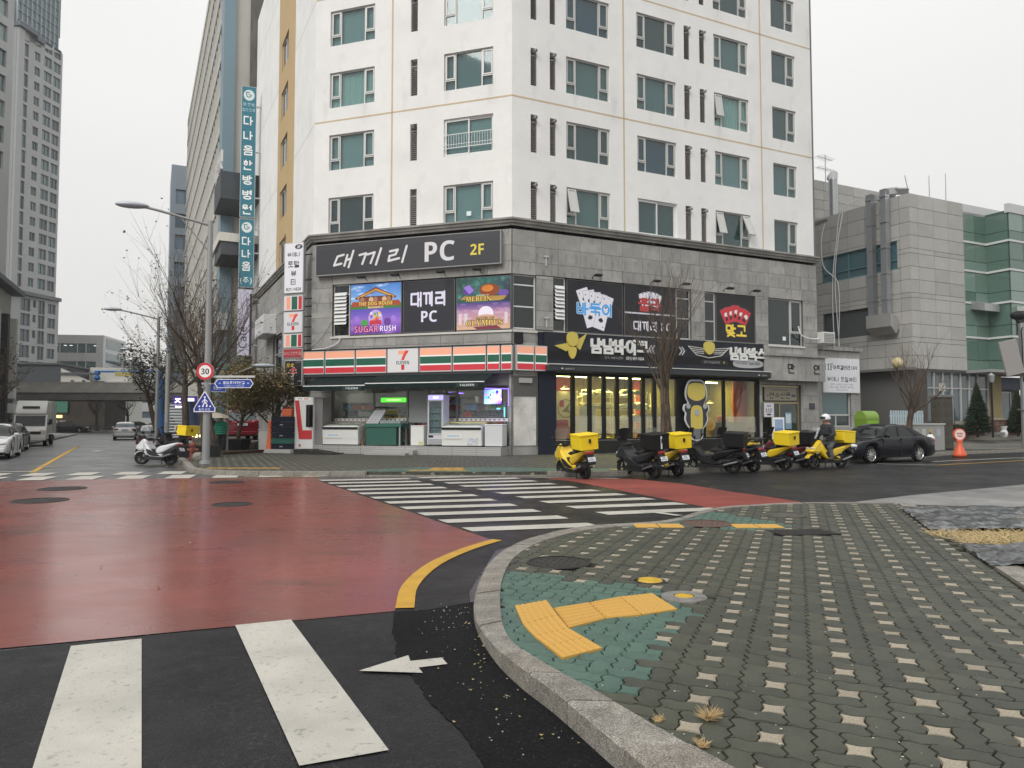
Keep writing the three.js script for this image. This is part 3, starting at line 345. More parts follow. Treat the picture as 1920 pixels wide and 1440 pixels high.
wallB('rear_wall',mguv([slab([[-18.6,53],[-18.6,53.2],[10.2,52.2],[10.2,52]],0.1,TOP).translate(0,0,31.5)]),mPlaster,new THREE.Matrix4().makeTranslation(0,0,-31.5));
const frameG={},paneG={};
function winGeo(kind,w,h){
const k=kind + w.toFixed(2)+ h.toFixed(2);if(frameG[k])return k;
const t=0.055,f=[],p=[],bar=(x0,x1,y0,y1,z=0,d=0.09)=>f.push(b2(x0,x1,y0,y1,z - d/2,z + d/2));
bar(0,w,0,t);bar(0,w,h - t,h);bar(0,t,t,h - t);bar(w - t,w,t,h - t);
const sash=(x0,x1,y0,y1,z=0.035)=>{const q=0.06;bar(x0,x1,y0,y0 + q,z,0.06);bar(x0,x1,y1 - q,y1,z,0.06);bar(x0,x0 + q,y0 + q,y1 - q,z,0.06);bar(x1 - q,x1,y0 + q,y1 - q,z,0.06);p.push([x0 + q,x1 - q,y0 + q,y1 - q,z]);};
if(kind==='three'||kind==='two'){
const s=kind==='three'?w*0.215:0,e=w -(kind==='three'?w*0.225:w*0.33),yb=h*0.275;
if(s){bar(s,s + t,t,h - t);bar(t,s,yb,yb + t);sash(t + 0.004,s - 0.004,yb + t + 0.004,h - t - 0.004);p.push([t,s,t,yb,0]);}
bar(e - t,e,t,h - t);bar(e,w - t,yb,yb + t);sash(e + 0.004,w - t - 0.004,yb + t + 0.004,h - t - 0.004);p.push([e,w - t,t,yb,0]);
p.unshift([s?s + t:t,e - t,t,h - t,0]);
}else if(kind==='slide'){sash(t,w/2 + 0.03,t,h - t,0.03);sash(w/2 - 0.03,w - t,t,h - t,-0.035);}
else if(kind==='tri'){bar(t,w - t,h*0.8,h*0.8 + t);bar(t,w - t,h*0.4,h*0.4 + t);p.push([t,w - t,t,h*0.4,0],[t,w - t,h*0.4 + t,h*0.8,0],[t,w - t,h*0.8 + t,h - t,0]);}
else p.push([t,w - t,t,h - t,0]);
frameG[k]=mguv(f);paneG[k]=p.map((q)=>new THREE.BoxGeometry(q[1]- q[0],q[3]- q[2],0.008).translate((q[0]+ q[1])/ 2,(q[2]+ q[3])/ 2,q[4]));return k;
}
function windowAt(F,x,y,w,h,kind,mf,mg_,mc,opt={}){
const k=winGeo(kind,w,h),f=part(B,'window',frameG[k],mf,opt.label);paneG[k].forEach((g)=>part(f,'pane',g,mg_));
if(mc){const c=part(f,opt.fold?'curtain':'room_tone',opt.fold?foldG(w - 0.1,h - 0.1):new THREE.BoxGeometry(w - 0.1,h - 0.1,0.02),mc);c.position.set(w/2,h/2,-0.1);}  // flat panel closing the window, room darkness painted into its darker tones
if(opt.open)for(const[a,b,an]of opt.open){const s=part(f,'open_sash',mguv([b2(0,b - a,-1.15,-1.09,-0.03,0.03),b2(0,b - a,-0.06,0,-0.03,0.03),b2(0,0.06,-1.09,-0.06,-0.03,0.03),b2(b - a - 0.06,b - a,-1.09,-0.06,-0.03,0.03),b2(0.06,b - a - 0.06,-1.09,-0.06,-0.004,0.004)]),mf);s.position.set(a,h - 0.07,0.09);s.rotation.x=-an;}
if(opt.rail){const l=[b2(0,w,0.34,0.37,0.14,0.17),b2(0,w,0.95,0.98,0.14,0.17),b2(0,w,0.5,0.52,0.14,0.17)];for(let i=1;i<19;i++)l.push(b2(i*w/19 - 0.008,i*w/19 + 0.008,0.37,0.95,0.148,0.162));part(f,'railing',mguv(l),mWhitePaint);}
if(opt.note){const n=part(f,'paper_note',bx(0.22,0.2,0.006,w*0.5,0.38,0.02),M([0.75,0.85,0.85],0.8));}
putB(f,F,x,y,-0.14);return f;
}
const LF=(i)=>[1,2,3,5,0][i % 5];
floors.slice(0,visF + 1).forEach((y,i)=>{
windowAt(FL,Lcols[0][0],y,2.38,WH,'three',mAlu,mGlassW,[roomTones[4],roomTones[5],roomTones[2],roomTones[5],roomTones[5]][i],{fold:i===2});
windowAt(FL,Lcols[1][0],y,2.35,WH,i===1?'slide':'three',i===1?mWhitePaint:mAlu,mGlassW,[roomTones[5],roomTones[5],roomTones[0],roomTones[0],roomTones[5]][i],{rail:i===1,note:i===0,label:i===1?'white sliding window behind a white railing':undefined});
const rc=[[3,7,3,6,0],[7,6,0,4,1],[7,5,2,0,4]];
windowAt(FR,Rcols[0][0],y,2.32,WH,'three',mAlu,mGlassW,roomTones[rc[0][i]],i===0?{open:[[0.06,0.5,0.28]]}:{});
windowAt(FR,Rcols[1][0],y,2.3,WH,i===0?'slide':'three',i===0?mWhitePaint:mAlu,mGlassW,roomTones[rc[1][i]]);
windowAt(FR,Rcols[2][0],y,2.28,WH,'three',mAlu,mGlassW,roomTones[rc[2][i]],{fold:i===2,open:i===0?[[0.06,0.5,0.28],[1.78,2.22,0.42]]:i===2?[[0.06,0.5,0.16]]:undefined});
windowAt(FR,Rnarrow[0],y,1.68,WH,'two',mAlu,mGlassW,roomTones[[7,0,7,7,4][i]]);
windowAt(FW,bandW[0],y,2.25,WH,'slide',mAlu,mGlassDk,roomTones[4]);
});
{const louv=(w)=>{const l=[b2(0,0.03,0,WH,-0.06,0.02),b2(w - 0.03,w,0,WH,-0.06,0.02),b2(0.03,w - 0.03,WH*0.8,WH*0.83,-0.06,0.02)];for(let i=0;i<15;i++){const g=new THREE.BoxGeometry(w - 0.06,0.012,0.09);g.rotateX(0.7);l.push(g.translate(w/2,0.06 + i*0.09,-0.02));}return mguv(l);};
const mSlit=M([0.34,0.33,0.32],0.85),mL=M([0.3,0.28,0.27],0.6),mV=M([0.34,0.33,0.33],0.4,{metal:0.5}),cache={};
const slit=(F,x0,x1,y,n)=>{const w=x1 - x0,s=part(B,'louvre',cache[w.toFixed(2)]??=louv(w),mL);part(s,'backing',bx(w,WH,0.02,w/2,WH/2,-0.19),mSlit);if(F===FR||n % 2)part(s,'vent_pipe',mguv([rod(V(w/2,WH - 0.16,-0.1),V(w/2,WH - 0.17,0.24),0.06,0.06,10),rod(V(w/2,WH - 0.17,0.24),V(w/2 + 0.02,WH - 0.2,0.3),0.075,0.07,10)]),mV);putB(s,F,x0,y,-0.08);};
floors.slice(0,visF + 1).forEach((y,i)=>{for(const c of Lslit)slit(FL,c[0],c[1],y,i);for(const c of Rslit)slit(FR,c[0],c[1],y,i);});}
{const mLn=M([0.7,0.56,0.38],0.85,{map:tPlaster}),line=(F,x0,x1,y0,y1)=>wallB('ochre_line',mguv([b2(x0,x1,y0,y1,-0.01,0.006)]),mLn,F);
for(const y of[15.68,21.68,27.68]){line(FL,-9.9,0,y,y + 0.07);line(FR,0,17.9,y,y + 0.07);const g=wallB('joint_line',mguv([b2(-5.33,0,y,y + 0.03,-0.01,0.004),b2(-20.7,-10.77,y,y + 0.03,-0.01,0.004)]),M([0.5,0.49,0.47],0.9),FW);}
line(FL,-5.84,-5.76,10.32,TOP);line(FR,5.76,5.84,10.32,TOP);line(FR,14.27,14.35,10.32,TOP);
const pr=[[0,0.16],[0.08,0.16],[0.1,0.24],[0.17,0.28],[0.19,0.38],[0.26,0.4],[0.26,0.48],[0,0.5]],mk=(x0,x1)=>{const g=ext(pr,x1 - x0);g.rotateY(-Math.PI/2);g.rotateY(Math.PI);return g;};
const cor=(F,x0,x1)=>{const g=new THREE.BufferGeometry(),P=[];for(let i=0;i<pr.length;i++){const a=pr[i],b=pr[(i + 1)% pr.length];P.push(x0,a[1],a[0],x1,a[1],a[0],x1,b[1],b[0],x0,a[1],a[0],x1,b[1],b[0],x0,b[1],b[0]);}g.setAttribute('position',new THREE.BufferAttribute(new Float32Array(P),3));g.computeVertexNormals();const o=part(B,'cornice',uvm(g),M([0.85,0.84,0.82],0.8,{map:tConc}));putB(o,F,0,9.82,0);};
cor(FL,-10.0,0.12);cor(FR,-0.12,18.1);cor(FW,-20.7,0.12);}
function stoneWall(F,x0,x1,y0,y1,open,pw,ph,back=true){
if(back)wallB('wall',facade(x0,x1,y0,y1,open,0.28),mJoint,F);
let xs=[],ys=[];const nx=Math.round((x1 - x0)/ pw),ny=Math.round((y1 - y0)/ ph);
for(let i=0;i<=nx;i++)xs.push(lerp(x0,x1,i/nx));for(let j=0;j<=ny;j++)ys.push(lerp(y0,y1,j/ny));
const cut=(r)=>{let L=[r];for(const o of open){const N=[];for(const q of L){if(o[0]>=q[1]||o[1]<=q[0]||o[2]>=q[3]||o[3]<=q[2]){N.push(q);continue;}if(o[3]<q[3])N.push([q[0],q[1],o[3],q[3]]);if(o[2]>q[2])N.push([q[0],q[1],q[2],o[2]]);const a=Math.max(q[2],o[2]),b=Math.min(q[3],o[3]);if(o[0]>q[0])N.push([q[0],o[0],a,b]);if(o[1]<q[1])N.push([o[1],q[1],a,b]);}L=N;}return L.filter((q)=>q[1]- q[0]>0.06&&q[3]- q[2]>0.06);};
for(let j=0;j<ny;j++)for(let i=0;i<nx;i++)for(const q of cut([xs[i],xs[i + 1],ys[j],ys[j + 1]])){const e=0.006,p=part(B,'stone_panel',uvm(b2(q[0]+ e,q[1]- e,q[2]+ e,q[3]- e,0,0.03 + rr(0,0.004))),mStone[Math.floor(rnd()*4)]);p.geometry.attributes.uv.array.forEach((v,k,a)=>{a[k]=v +(k % 2?j*0.37:i*0.61);});putB(p,F);}
}
const stripL=[-8.8,0,5.48,7.9],openL=[stripL,[-8.8,-0.12,0.52,3.62]];
const openR=[[0.06,1.16,5.54,7.9],[2.0,9.62,5.5,7.93],[10.44,13.7,5.47,7.9],[14.55,17.0,5.47,7.9],[2.05,13.9,0.72,3.7],[14.05,16.75,0.35,3.42]];
stoneWall(FL,-9.9,-0.01,0.1,9.85,openL,1.1,0.72);stoneWall(FR,0.01,18,0.1,9.85,openR,1.13,0.72);
stoneWall(FW,-20.7,-0.01,0.1,9.85,[[-11.3,-8.1,1,6.6],[-5.6,-4.2,4.9,7.2]],1.15,0.72);
windowAt(FW,-11.3,1,3.2,5.6,'tri',mAlu,mGlassDk,roomTones[4]);windowAt(FW,-5.6,4.9,1.4,2.3,'slide',mAlu,mGlassDk,roomTones[4]);
{const mF=M([0.62,0.6,0.55],0.5),k=(F,x,w,y,h,kind='plain',mf=mAlu,g=mGlassDk,c=roomTones[4],o={})=>windowAt(F,x,y,w,h,kind,mf,g,c,o);
k(FL,-8.8,0.86,5.48,2.42,'tri');k(FR,0.06,1.1,5.54,2.36,'tri',mWhitePaint);
k(FR,2.0,0.66,5.5,2.43,'tri');k(FR,8.78,0.84,5.5,2.43,'tri');k(FR,10.44,0.72,5.47,2.43,'tri');k(FR,14.55,2.45,5.47,2.43,'two',mAlu,mGlassDk,roomTones[7],{note:true});
const flap=(F,x,w,ys)=>{const l=[];for(const y of ys)for(let i=0;i<3;i++){const g=new THREE.BoxGeometry(w,0.02,0.19);g.rotateX(0.95);l.push(g.translate(x + w/2,y + i*0.16,0.02));}putB(part(B,'louvre_flaps',mguv(l),mWhitePaint,'white tilted louvre blades'),F);};
flap(FL,-8.68,0.62,[6.1,6.62,7.12]);flap(FR,2.1,0.46,[6.12,6.65,7.15]);
for(const[F,x0,x1]of[[FL,-8.85,0.02],[FR,1.95,9.68],[FR,10.4,13.75],[FR,0.02,1.2],[FR,14.5,17.05]])wallB('sill',mguv([b2(x0,x1,5.38,5.47,-0.1,0.09)]),mF,F);
}
function board(label,F,x0,x1,y0,y1,z,t,o={}){
const w=x1 - x0,h=y1 - y0,d=o.d??0.05,g=thing(o.name??'sign_board',label,o.cat??'sign',[0,0,0]);
part(g,o.body??'panel',mguv([b2(0,w,0,h,0,d)]),o.mb??mAluDark);part(g,'print',face(w - 2*(o.m??0.03),h - 2*(o.m??0.03),w/2,h/2,d + 0.004),printM(t,o.rough??0.4,o.glow??0));
if(o.rim){const r=o.rim;part(g,'frame',mguv([b2(-r,w + r,-r,0,0,d + 0.02),b2(-r,w + r,h,h + r,0,d + 0.02),b2(-r,0,0,h,0,d + 0.02),b2(w,w + r,0,h,0,d + 0.02)]),o.mr??mAlu);}
g.applyMatrix4(new THREE.Matrix4().multiplyMatrices(F,new THREE.Matrix4().makeTranslation(x0,y0,z)));return g;
}
{const A=canvas(640,600,(x,w,h)=>{
let g=x.createLinearGradient(0,0,0,h/2);g.addColorStop(0,'#4a86d8');g.addColorStop(1,'#9cc4ee');x.fillStyle=g;x.fillRect(0,0,w,h/2);for(let i=0;i<14;i++)disc(x,'rgba(255,255,255,.35)',rr(0,w),rr(10,170),rr(20,60),rr(8,18));
fill(x,'#3f7d35',0,240,w,60);poly(x,'#7b2f22',[[50,165],[320,40],[590,165],[560,185],[320,90],[80,185]]);poly(x,'#d9a441',[[75,160],[320,58],[565,160],[545,172],[320,80],[95,172]]);fill(x,'#5a2c1c',110,150,420,80);for(let i=0;i<7;i++)disc(x,['#a9765a','#7a3f2c','#d8b48c'][i % 3],150 + i*56,190,30,34);
fill(x,'#a8482f',40,208,560,62);disc(x,'#a8482f',45,240,34);disc(x,'#a8482f',596,240,34);text(x,'THE DOG HOUSE',320,236,62,{color:'#f4d36a',outline:'#4a1c12',ow:0.06,sx:0.9});text(x,'MEGAWAYS',320,283,36,{color:'#f7e7b0',outline:'#5a2412',ow:0.08});
g=x.createLinearGradient(0,300,0,h);g.addColorStop(0,'#5a50b8');g.addColorStop(0.5,'#9a6fd0');g.addColorStop(1,'#6a3aa0');x.fillStyle=g;x.fillRect(0,300,w,300);for(let i=0;i<30;i++)disc(x,'rgba(200,150,240,.3)',rr(0,w),rr(400,600),rr(8,40));
disc(x,'#c4a8e6',320,410,90,96);for(let i=0;i<26;i++)disc(x,['#e8435a','#f0c33c','#4fb06a','#4e7fe0','#ef8a3a','#e7e3f5'][i % 6],320 + rr(-64,64),410 + rr(-55,50),17);fill(x,'#c8324a',246,440,148,52);disc(x,'#4aa04a',180,470,44);disc(x,'#6b3f98',470,462,46);
text(x,'SUGAR',200,540,104,{color:'#f28ab0',outline:'#3f1a60',ow:0.08,sx:0.92});text(x,'RUSH',478,540,90,{color:'#f4e6ff',outline:'#5a2a90',ow:0.08,sx:0.92});});
board('twin picture advert with blue sky above and purple sweets below',FL,-7.9,-5.27,5.52,7.88,-0.1,A,{name:'advert_poster',glow:0.1});
const T=canvas(600,560,(x,w,h)=>{fill(x,'#23232c',0,0,w,h);text(x,'대끼리',w/2,200,176,{color:'#e4e0f4',w:0.15,cap:'round',sx:0.85});text(x,'PC',w/2,395,168,{color:'#e4e0f4'});});
board('black square board with white lettering between the two picture adverts',FL,-5.2,-2.66,5.52,7.87,-0.1,T,{name:'sign_board',mb:mAluDark,glow:0.06});
const C2=canvas(640,600,(x,w,h)=>{let g=x.createLinearGradient(0,0,w,280);g.addColorStop(0,'#1c3d3a');g.addColorStop(0.5,'#2f6a64');g.addColorStop(1,'#20283a');x.fillStyle=g;x.fillRect(0,0,w,290);for(let i=0;i<40;i++)disc(x,`rgba(${[150, 220, 210].map((v) => v | 0)},.15)`,rr(0,w),rr(0,240),rr(6,40));
disc(x,'#8a3d14',390,150,120,74);disc(x,'#d9822c',370,130,70,40);disc(x,'#5a3a8a',140,150,70,50);poly(x,'#9a78d6',[[80,110],[150,80],[210,150],[150,190]]);disc(x,'#6e4aa8',560,190,60,36);poly(x,'#b08a3e',[[40,250],[90,210],[600,225],[560,268]]);text(x,'POWER OF',310,212,30,{color:'#e8dfc0'});text(x,'MERLIN',260,246,74,{color:'#f2cf62',outline:'#2a180c',ow:0.07,serif:true});text(x,'MEGAWAYS',470,268,24,{color:'#d9b75a'});
g=x.createLinearGradient(0,290,0,h);g.addColorStop(0,'#4b3a86');g.addColorStop(0.35,'#b98aa8');g.addColorStop(1,'#d8b08e');x.fillStyle=g;x.fillRect(0,290,w,310);for(let i=0;i<36;i++)disc(x,'rgba(240,210,220,.22)',rr(0,w),rr(300,480),rr(20,70),rr(6,16));for(const a of[40,110,590]){fill(x,'#d9cbd6',a - 18,410,36,130);fill(x,'#b8a0b8',a - 24,400,48,14);}
disc(x,'#efe7f4',350,420,90,84);disc(x,'#d3a58c',350,490,140,60);text(x,'GATES OF',340,476,44,{color:'#d8b24e',outline:'#3a2340',ow:0.08,serif:true});text(x,'OLYMPUS',330,526,84,{color:'#f1cc5e',outline:'#3a1e34',ow:0.07,sx:1.05,serif:true});poly(x,'#7a2a3a',[[200,570],[480,560],[540,600],[240,600]]);});
board('twin picture advert with dark green scene above and pink temple scene below',FL,-2.6,-0.06,5.52,7.86,-0.1,C2,{name:'advert_poster',glow:0.1});
const card=(x,cx,cy,a,r,red,w=110,h=160)=>{x.save();x.translate(cx,cy);x.rotate(a);fill(x,red?'#c9303c':'#e6e4ee',-w/2,-h/2,w,h);x.strokeStyle='#777';x.lineWidth=2;x.strokeRect(-w/2,-h/2,w,h);if(!red){disc(x,'#1b1b26',-8,4,16);disc(x,'#1b1b26',12,4,16);poly(x,'#1b1b26',[[2,-24],[30,2],[-26,2]]);fill(x,'#1b1b26',-1,6,6,26);disc(x,'#1b1b26',-40,-60,6);disc(x,'#1b1b26',40,62,6);}else{disc(x,'#e9e3e0',10,-10,26);poly(x,'#28181a',[[-30,50],[0,0],[34,54]]);}x.restore();};
const P1=canvas(620,500,(x,w,h)=>{fill(x,'#12141f',0,0,w,h);for(let i=0;i<5;i++)card(x,190 + i*60,170 + i*14,-0.35 + i*0.16,0,false,130,200);card(x,250,350,-0.3,0,false,130,190);card(x,370,370,0.28,0,false,130,190);text(x,'바둑이',310,268,142,{color:'#4ea3ea',w:0.14,outline:'#dff0ff',ow:0.03,cap:'round'});});
board('black board with fanned white playing cards and blue lettering',FR,2.72,5.7,5.52,7.9,-0.1,P1,{name:'advert_poster',glow:0.06});
const P2=canvas(620,500,(x,w,h)=>{fill(x,'#15161d',0,0,w,h);for(let i=0;i<5;i++)card(x,230 + i*40,120 + Math.abs(i - 2)*8,-0.4 + i*0.2,0,false,90,140);text(x,'훌라',310,180,150,{color:'#b83a3c',w:0.15,cap:'round'});fill(x,'#cfcdd6',0,268,w,16);text(x,'대끼리 PC',330,400,110,{color:'#e2e0ec',w:0.14,sx:0.95,cap:'round'});});
board('black board with red and white lettering behind the bare tree',FR,5.78,8.72,5.52,7.92,-0.1,P2,{name:'advert_poster',glow:0.06});
const P3=canvas(520,500,(x,w,h)=>{fill(x,'#15151a',0,0,w,h);for(let i=0;i<5;i++)card(x,130 + i*66,230 -(2 - Math.abs(i - 2))*20,-0.5 + i*0.25,0,true,100,170);text(x,'맞고',270,380,150,{color:'#efd24a',w:0.15,outline:'#2a1410',ow:0.05,cap:'round'});});
board('black board with red playing cards and yellow lettering',FR,11.19,13.68,5.5,7.88,-0.1,P3,{name:'advert_poster',glow:0.06});
const Big=canvas(1400,220,(x,w,h)=>{fill(x,'#34343a',0,0,w,h);fill(x,'#3a3a40',0,0,w,30);
x.strokeStyle='#e0dedf';x.lineCap='round';x.lineJoin='round';x.lineWidth=17;const st=(p)=>{x.beginPath();p.forEach((q,i)=>x[i?'lineTo':'moveTo'](...q));x.stroke();};
st([[222,80],[172,90],[144,156],[204,146]]);st([[252,84],[228,164]]);st([[300,56],[262,178]]);st([[242,124],[280,112]]);
st([[350,92],[402,82],[372,160]]);st([[414,92],[470,80],[438,158]]);st([[520,54],[480,172]]);
st([[590,82],[650,74],[632,108],[586,116],[578,152],[660,138]]);st([[718,52],[684,168]]);
text(x,'PC',960,108,200,{color:'#dedcde'});text(x,'2F',1240,116,108,{color:'#e4d24a',sx:0.9});});
board('long dark grey sign with white brush lettering and yellow 2F',FL,-9.53,-0.44,8.34,9.73,0.04,Big,{name:'shop_sign',d:0.24,m:0.02,mb:M([0.08,0.08,0.085],0.5),rim:0.04,mr:M([0.3,0.3,0.3],0.4)});
}
{const proto=thing('spotlight','first','spotlight');part(proto,'arm',mguv([tube([[0,0,0],[0,0.12,0.2],[0,0.1,0.5]],0.018,10,6)]),mBlack);part(proto,'lamp_head',mguv([rb(0.34,0.1,0.22,0.02,0,0.08,0.56)]),mBlack);
const spots=[[FL,-7.0,TL,'above the blue sky advert'],[FL,-5.3,TL,'at the joint beside the white lettered board'],[FL,-3.1,TL,'above the right end of the white lettered board'],[FL,-1.4,TL,'above the green scene advert'],[FR,4.0,TR,'above the blue lettered card board'],[FR,7.2,TR,'above the board behind the bare tree'],[FR,8.9,TR,'above the narrow window right of the tree'],[FR,11.6,TR,'above the left half of the red card board'],[FR,13.3,TR,'above the right half of the red card board']];
spots.forEach(([F,x,tn,l],i)=>{const o=i?copyOf(proto,'',[0,0,0],0):proto;o.position.copy(at(F,x,7.98,0));o.rotation.y=tn;o.userData.label='small black spotlight ' + l;o.userData.group='spotlights above the boards';});}
// ---------- ground-floor shops ----------
const setF=(o,F,x,y,z,turn=0)=>{o.applyMatrix4(new THREE.Matrix4().multiplyMatrices(F,new THREE.Matrix4().makeTranslation(x,y,z).multiply(new THREE.Matrix4().makeRotationY(turn))));return o;};
const thingF=(name,label,cat,F,x,y,z,turn=0,grp)=>setF(thing(name,label,cat,[0,0,0],0,grp),F,x,y,z,turn);
const goods=(n,seedc,w,h,d,x0,x1,y,z)=>{const l=[];return l;};
const mFloor=M([0.3,0.29,0.27],0.4,{map:tConc});
const partB=(n,g,m,F,l)=>wallB(n,g,m,F,l);
{const mIn=M([0.3,0.29,0.27],0.8),mRoomDk=M([0.13,0.12,0.11],0.8);
partB('shop_room',mguv([b2(-8.9,-0.3,0.4,0.5,-5.6,-0.28),b2(-8.9,-0.3,3.7,3.8,-5.6,-0.28),b2(-8.9,-0.3,0.5,3.7,-5.7,-5.6),b2(-9,-8.9,0.5,3.7,-5.6,-0.28),b2(-0.3,-0.2,0.5,3.7,-2.2,-0.28)]),mIn,FL);
partB('shop_room',mguv([b2(2.0,14,0.6,0.7,-6.1,-0.28),b2(2.0,14,4.05,4.15,-6.1,-0.28),b2(1.9,2.0,0.6,4.15,-6.1,-0.28),b2(14,14.06,0.6,4.15,-6.1,-0.28)]),M([0.34,0.29,0.1],0.8),FR);
partB('shop_rear_wall',mguv([b2(2.0,14,0.7,4.05,-6.2,-6.1)]),M([0.4,0.34,0.12],0.8),FR);
partB('red_wall',mguv([b2(13.1,13.98,0.7,4.05,-1.1,-1.0),b2(5.0,6.6,2.0,4.05,-6.08,-6.02),b2(9.0,9.5,0.7,4.05,-4,-3.9)]),M([0.5,0.09,0.045],0.7),FR);
partB('added_dim_wall',mguv([b2(9.7,13.1,0.7,4.05,-4.7,-4.6),b2(9.6,9.7,0.7,4.05,-4.6,-0.6)]),M([0.16,0.14,0.03],0.8),FR,'added olive inner wall with dimness put into its colour');partB('lobby_room',mguv([b2(14.06,16.8,0.25,0.35,-4,-0.28),b2(14.06,16.8,3.5,3.6,-4,-0.28),b2(14.06,16.8,0.35,3.5,-4.1,-4),b2(16.8,16.86,0.35,3.5,-4,-0.28)]),M([0.3,0.27,0.2],0.8),FR);}  // olive wall added here, its dark colour painting the dim right half
{const bars=[],gl=[];const xs=[-8.8,-6.66,-4.98,-3.9,-3.1,-2.56,-0.12];
for(const x of xs)bars.push(b2(x - 0.045,x + 0.045,0.52,3.1,-0.2,-0.1));bars.push(b2(-8.8,-0.12,3.1,3.2,-0.2,-0.1),b2(-8.8,-0.12,3.2,3.62,-0.18,-0.12),b2(-8.8,-3.95,0.52,0.62,-0.199,-0.101),b2(-2.5,-0.12,0.52,0.62,-0.199,-0.101),b2(-3.85,-2.6,2.75,2.82,-0.199,-0.101));
partB('shop_glazing_frame',mguv(bars),M([0.17,0.16,0.155],0.45,{metal:0.4}),FL);
for(let i=0;i<6;i++)partB('pane',b2(xs[i]+ 0.05,xs[i + 1]- 0.05,0.63,3.09,-0.155,-0.147),mGlassShop,FL);
const band=canvas(1024,32,(x,w,h)=>{fill(x,'#e6e3e0',0,0,w,h);for(let i=0;i<40;i++){fill(x,['#3a3338','#6b5a4e'][i % 2],i*26 + 6,8,10,10);fill(x,'#8a8078',i*26 + 8,20,7,4);}});
const bd=partB('glass_band',face(8.5,0.13,-4.45,1.62,-0.14),printM(band),FL,'white sticker band across the shop glass');
partB('door_leaf',mguv([b2(-3.86,-3.8,0.55,2.74,-0.12,-0.06),b2(-3.2,-3.14,0.55,2.74,-0.12,-0.06),b2(-3.8,-3.2,0.55,0.68,-0.12,-0.06),b2(-3.8,-3.2,2.66,2.74,-0.12,-0.06),b2(-3.26,-3.23,1.2,2.2,-0.05,-0.02)]),mSteel,FL);
const poster=canvas(256,360,(x,w,h)=>{fill(x,'#1d3a2a',0,0,w,h);disc(x,'#c9b27a',w/2,140,40,90);fill(x,'#e9e4d8',20,270,w - 40,50);fill(x,'#7a2a22',36,282,120,22);for(let i=0;i<20;i++)disc(x,'rgba(240,230,200,.5)',rr(0,w),rr(0,250),3);});
const poster2=canvas(256,360,(x,w,h)=>{fill(x,'#b9aeb0',0,0,w,h);for(let j=0;j<5;j++)for(let i=0;i<3;i++)fill(x,['#a8343c','#d8d0d0','#5d4a52','#c8505a'][(i + j*2)% 4],12 + i*82,10 + j*70,70,56);});
const bd1=board('green picture notice on the lower half of the shop door',FL,-3.78,-3.22,0.75,1.5,-0.055,poster,{name:'notice',cat:'notice',d:0.006,m:0});board('red and white price notice right of the green door notice',FL,-3.02,-2.62,0.8,1.55,-0.14,poster2,{name:'notice',cat:'notice',d:0.006,m:0});
partB('grey_panel',mguv([b2(-4.9,-3.98,1.5,2.9,-0.14,-0.12)]),M([0.3,0.32,0.32],0.6),FL,'grey sheet panel behind the glass');
partB('column',mguv([b2(-0.12,0.0,0.5,3.6,-0.18,-0.04)]),mSteel,FL);
partB('panel_wall',mguv([b2(0.06,1.12,0.52,2.62,0.034,0.07)]),M([1.7,1.7,1.68],0.5,{map:tConc}),FR,'pale smudged metal panel');partB('panel_frame',mguv([b2(0.04,1.14,2.66,3.5,0.034,0.06),b2(0.04,1.14,2.62,2.68,0.034,0.09),b2(1.14,1.2,0.52,3.5,0.034,0.1)]),M([0.1,0.095,0.09],0.6),FR);
partB('meter_box',mguv([rb(0.62,0.22,0.1,0.02,0.6,3.3,0.1)]),M([0.4,0.4,0.38],0.6),FR);partB('speaker_box',mguv([rb(0.36,0.5,0.2,0.03,0.25,5.12,0.14)]),mBlack,FR);
}
{const plate=tex(128,(u,v)=>{const a=(u*8)% 1 - 0.5,b=(v*8)% 1 - 0.5,q=(Math.floor(u*8)+ Math.floor(v*8))% 2,d=q?Math.hypot(a*0.6,b*2.4):Math.hypot(a*2.4,b*0.6);return d<0.34?0.95:0.2;},[1.4]);
const mPl=M([0.56,0.55,0.53],0.42,{metal:0.35,bumpMap:plate,bumpScale:0.004,map:tex(128,(u,v)=>{const a=(u*8)% 1 - 0.5,b=(v*8)% 1 - 0.5,d=Math.hypot(a,b);return d<0.3?0.72:0.93;},[1.4],true)});
const t=thingF('shop_platform','low chequer plate platform along the convenience store front','platform',FL,0,0.12,0);
for(let i=0;i<9;i++)part(t,'plate_panel',mguv([b2(-9.95 + i*1.09,-9.95 +(i + 1)*1.09 - 0.012,0,0.36,0.04,1.02)]),mPl);
part(t,'step',mguv([b2(-5.9,-3.95,0,0.2,1.03,1.42)]),mPl);part(t,'step',mguv([b2(-6.1,-4.15,0,0.1,1.43,1.75)]),mPl);
const r=thingF('ramp','dark rubber ramp at the left end of the platform','ramp',FL,-9.3,0.13,1.3);part(r,'mat',mguv([ext([[0,0],[1.9,0],[1.9,0.03],[0.6,0.2],[0,0.2]],0.9)]),M([0.06,0.055,0.05],0.9,{map:tPaver}));part(r,'edge_strip',mguv([b2(1.88,1.96,0,0.05,-0.02,0.92)]),mIron);}
const seven=(x,cx,cy,s)=>{
x.save();x.translate(cx,cy);x.scale(s,s);
poly(x,'#ef9f7c',[[-50,-92],[52,-92],[40,-60],[-50,-60]]);
x.fillStyle='#d6403a';x.beginPath();x.moveTo(60,-92);x.lineTo(60,-78);x.bezierCurveTo(40,-60,20,-30,16,-6);x.lineTo(-16,-6);x.bezierCurveTo(-8,-40,12,-66,30,-92);x.closePath();x.fill();
fill(x,'#c72f35',-16,34,34,46);x.font='bold 44px sans-serif';x.textAlign='center';x.fillStyle='#1e3a34';x.scale(0.92,1);x.fillText('ELEVEN',0,30);x.restore();};
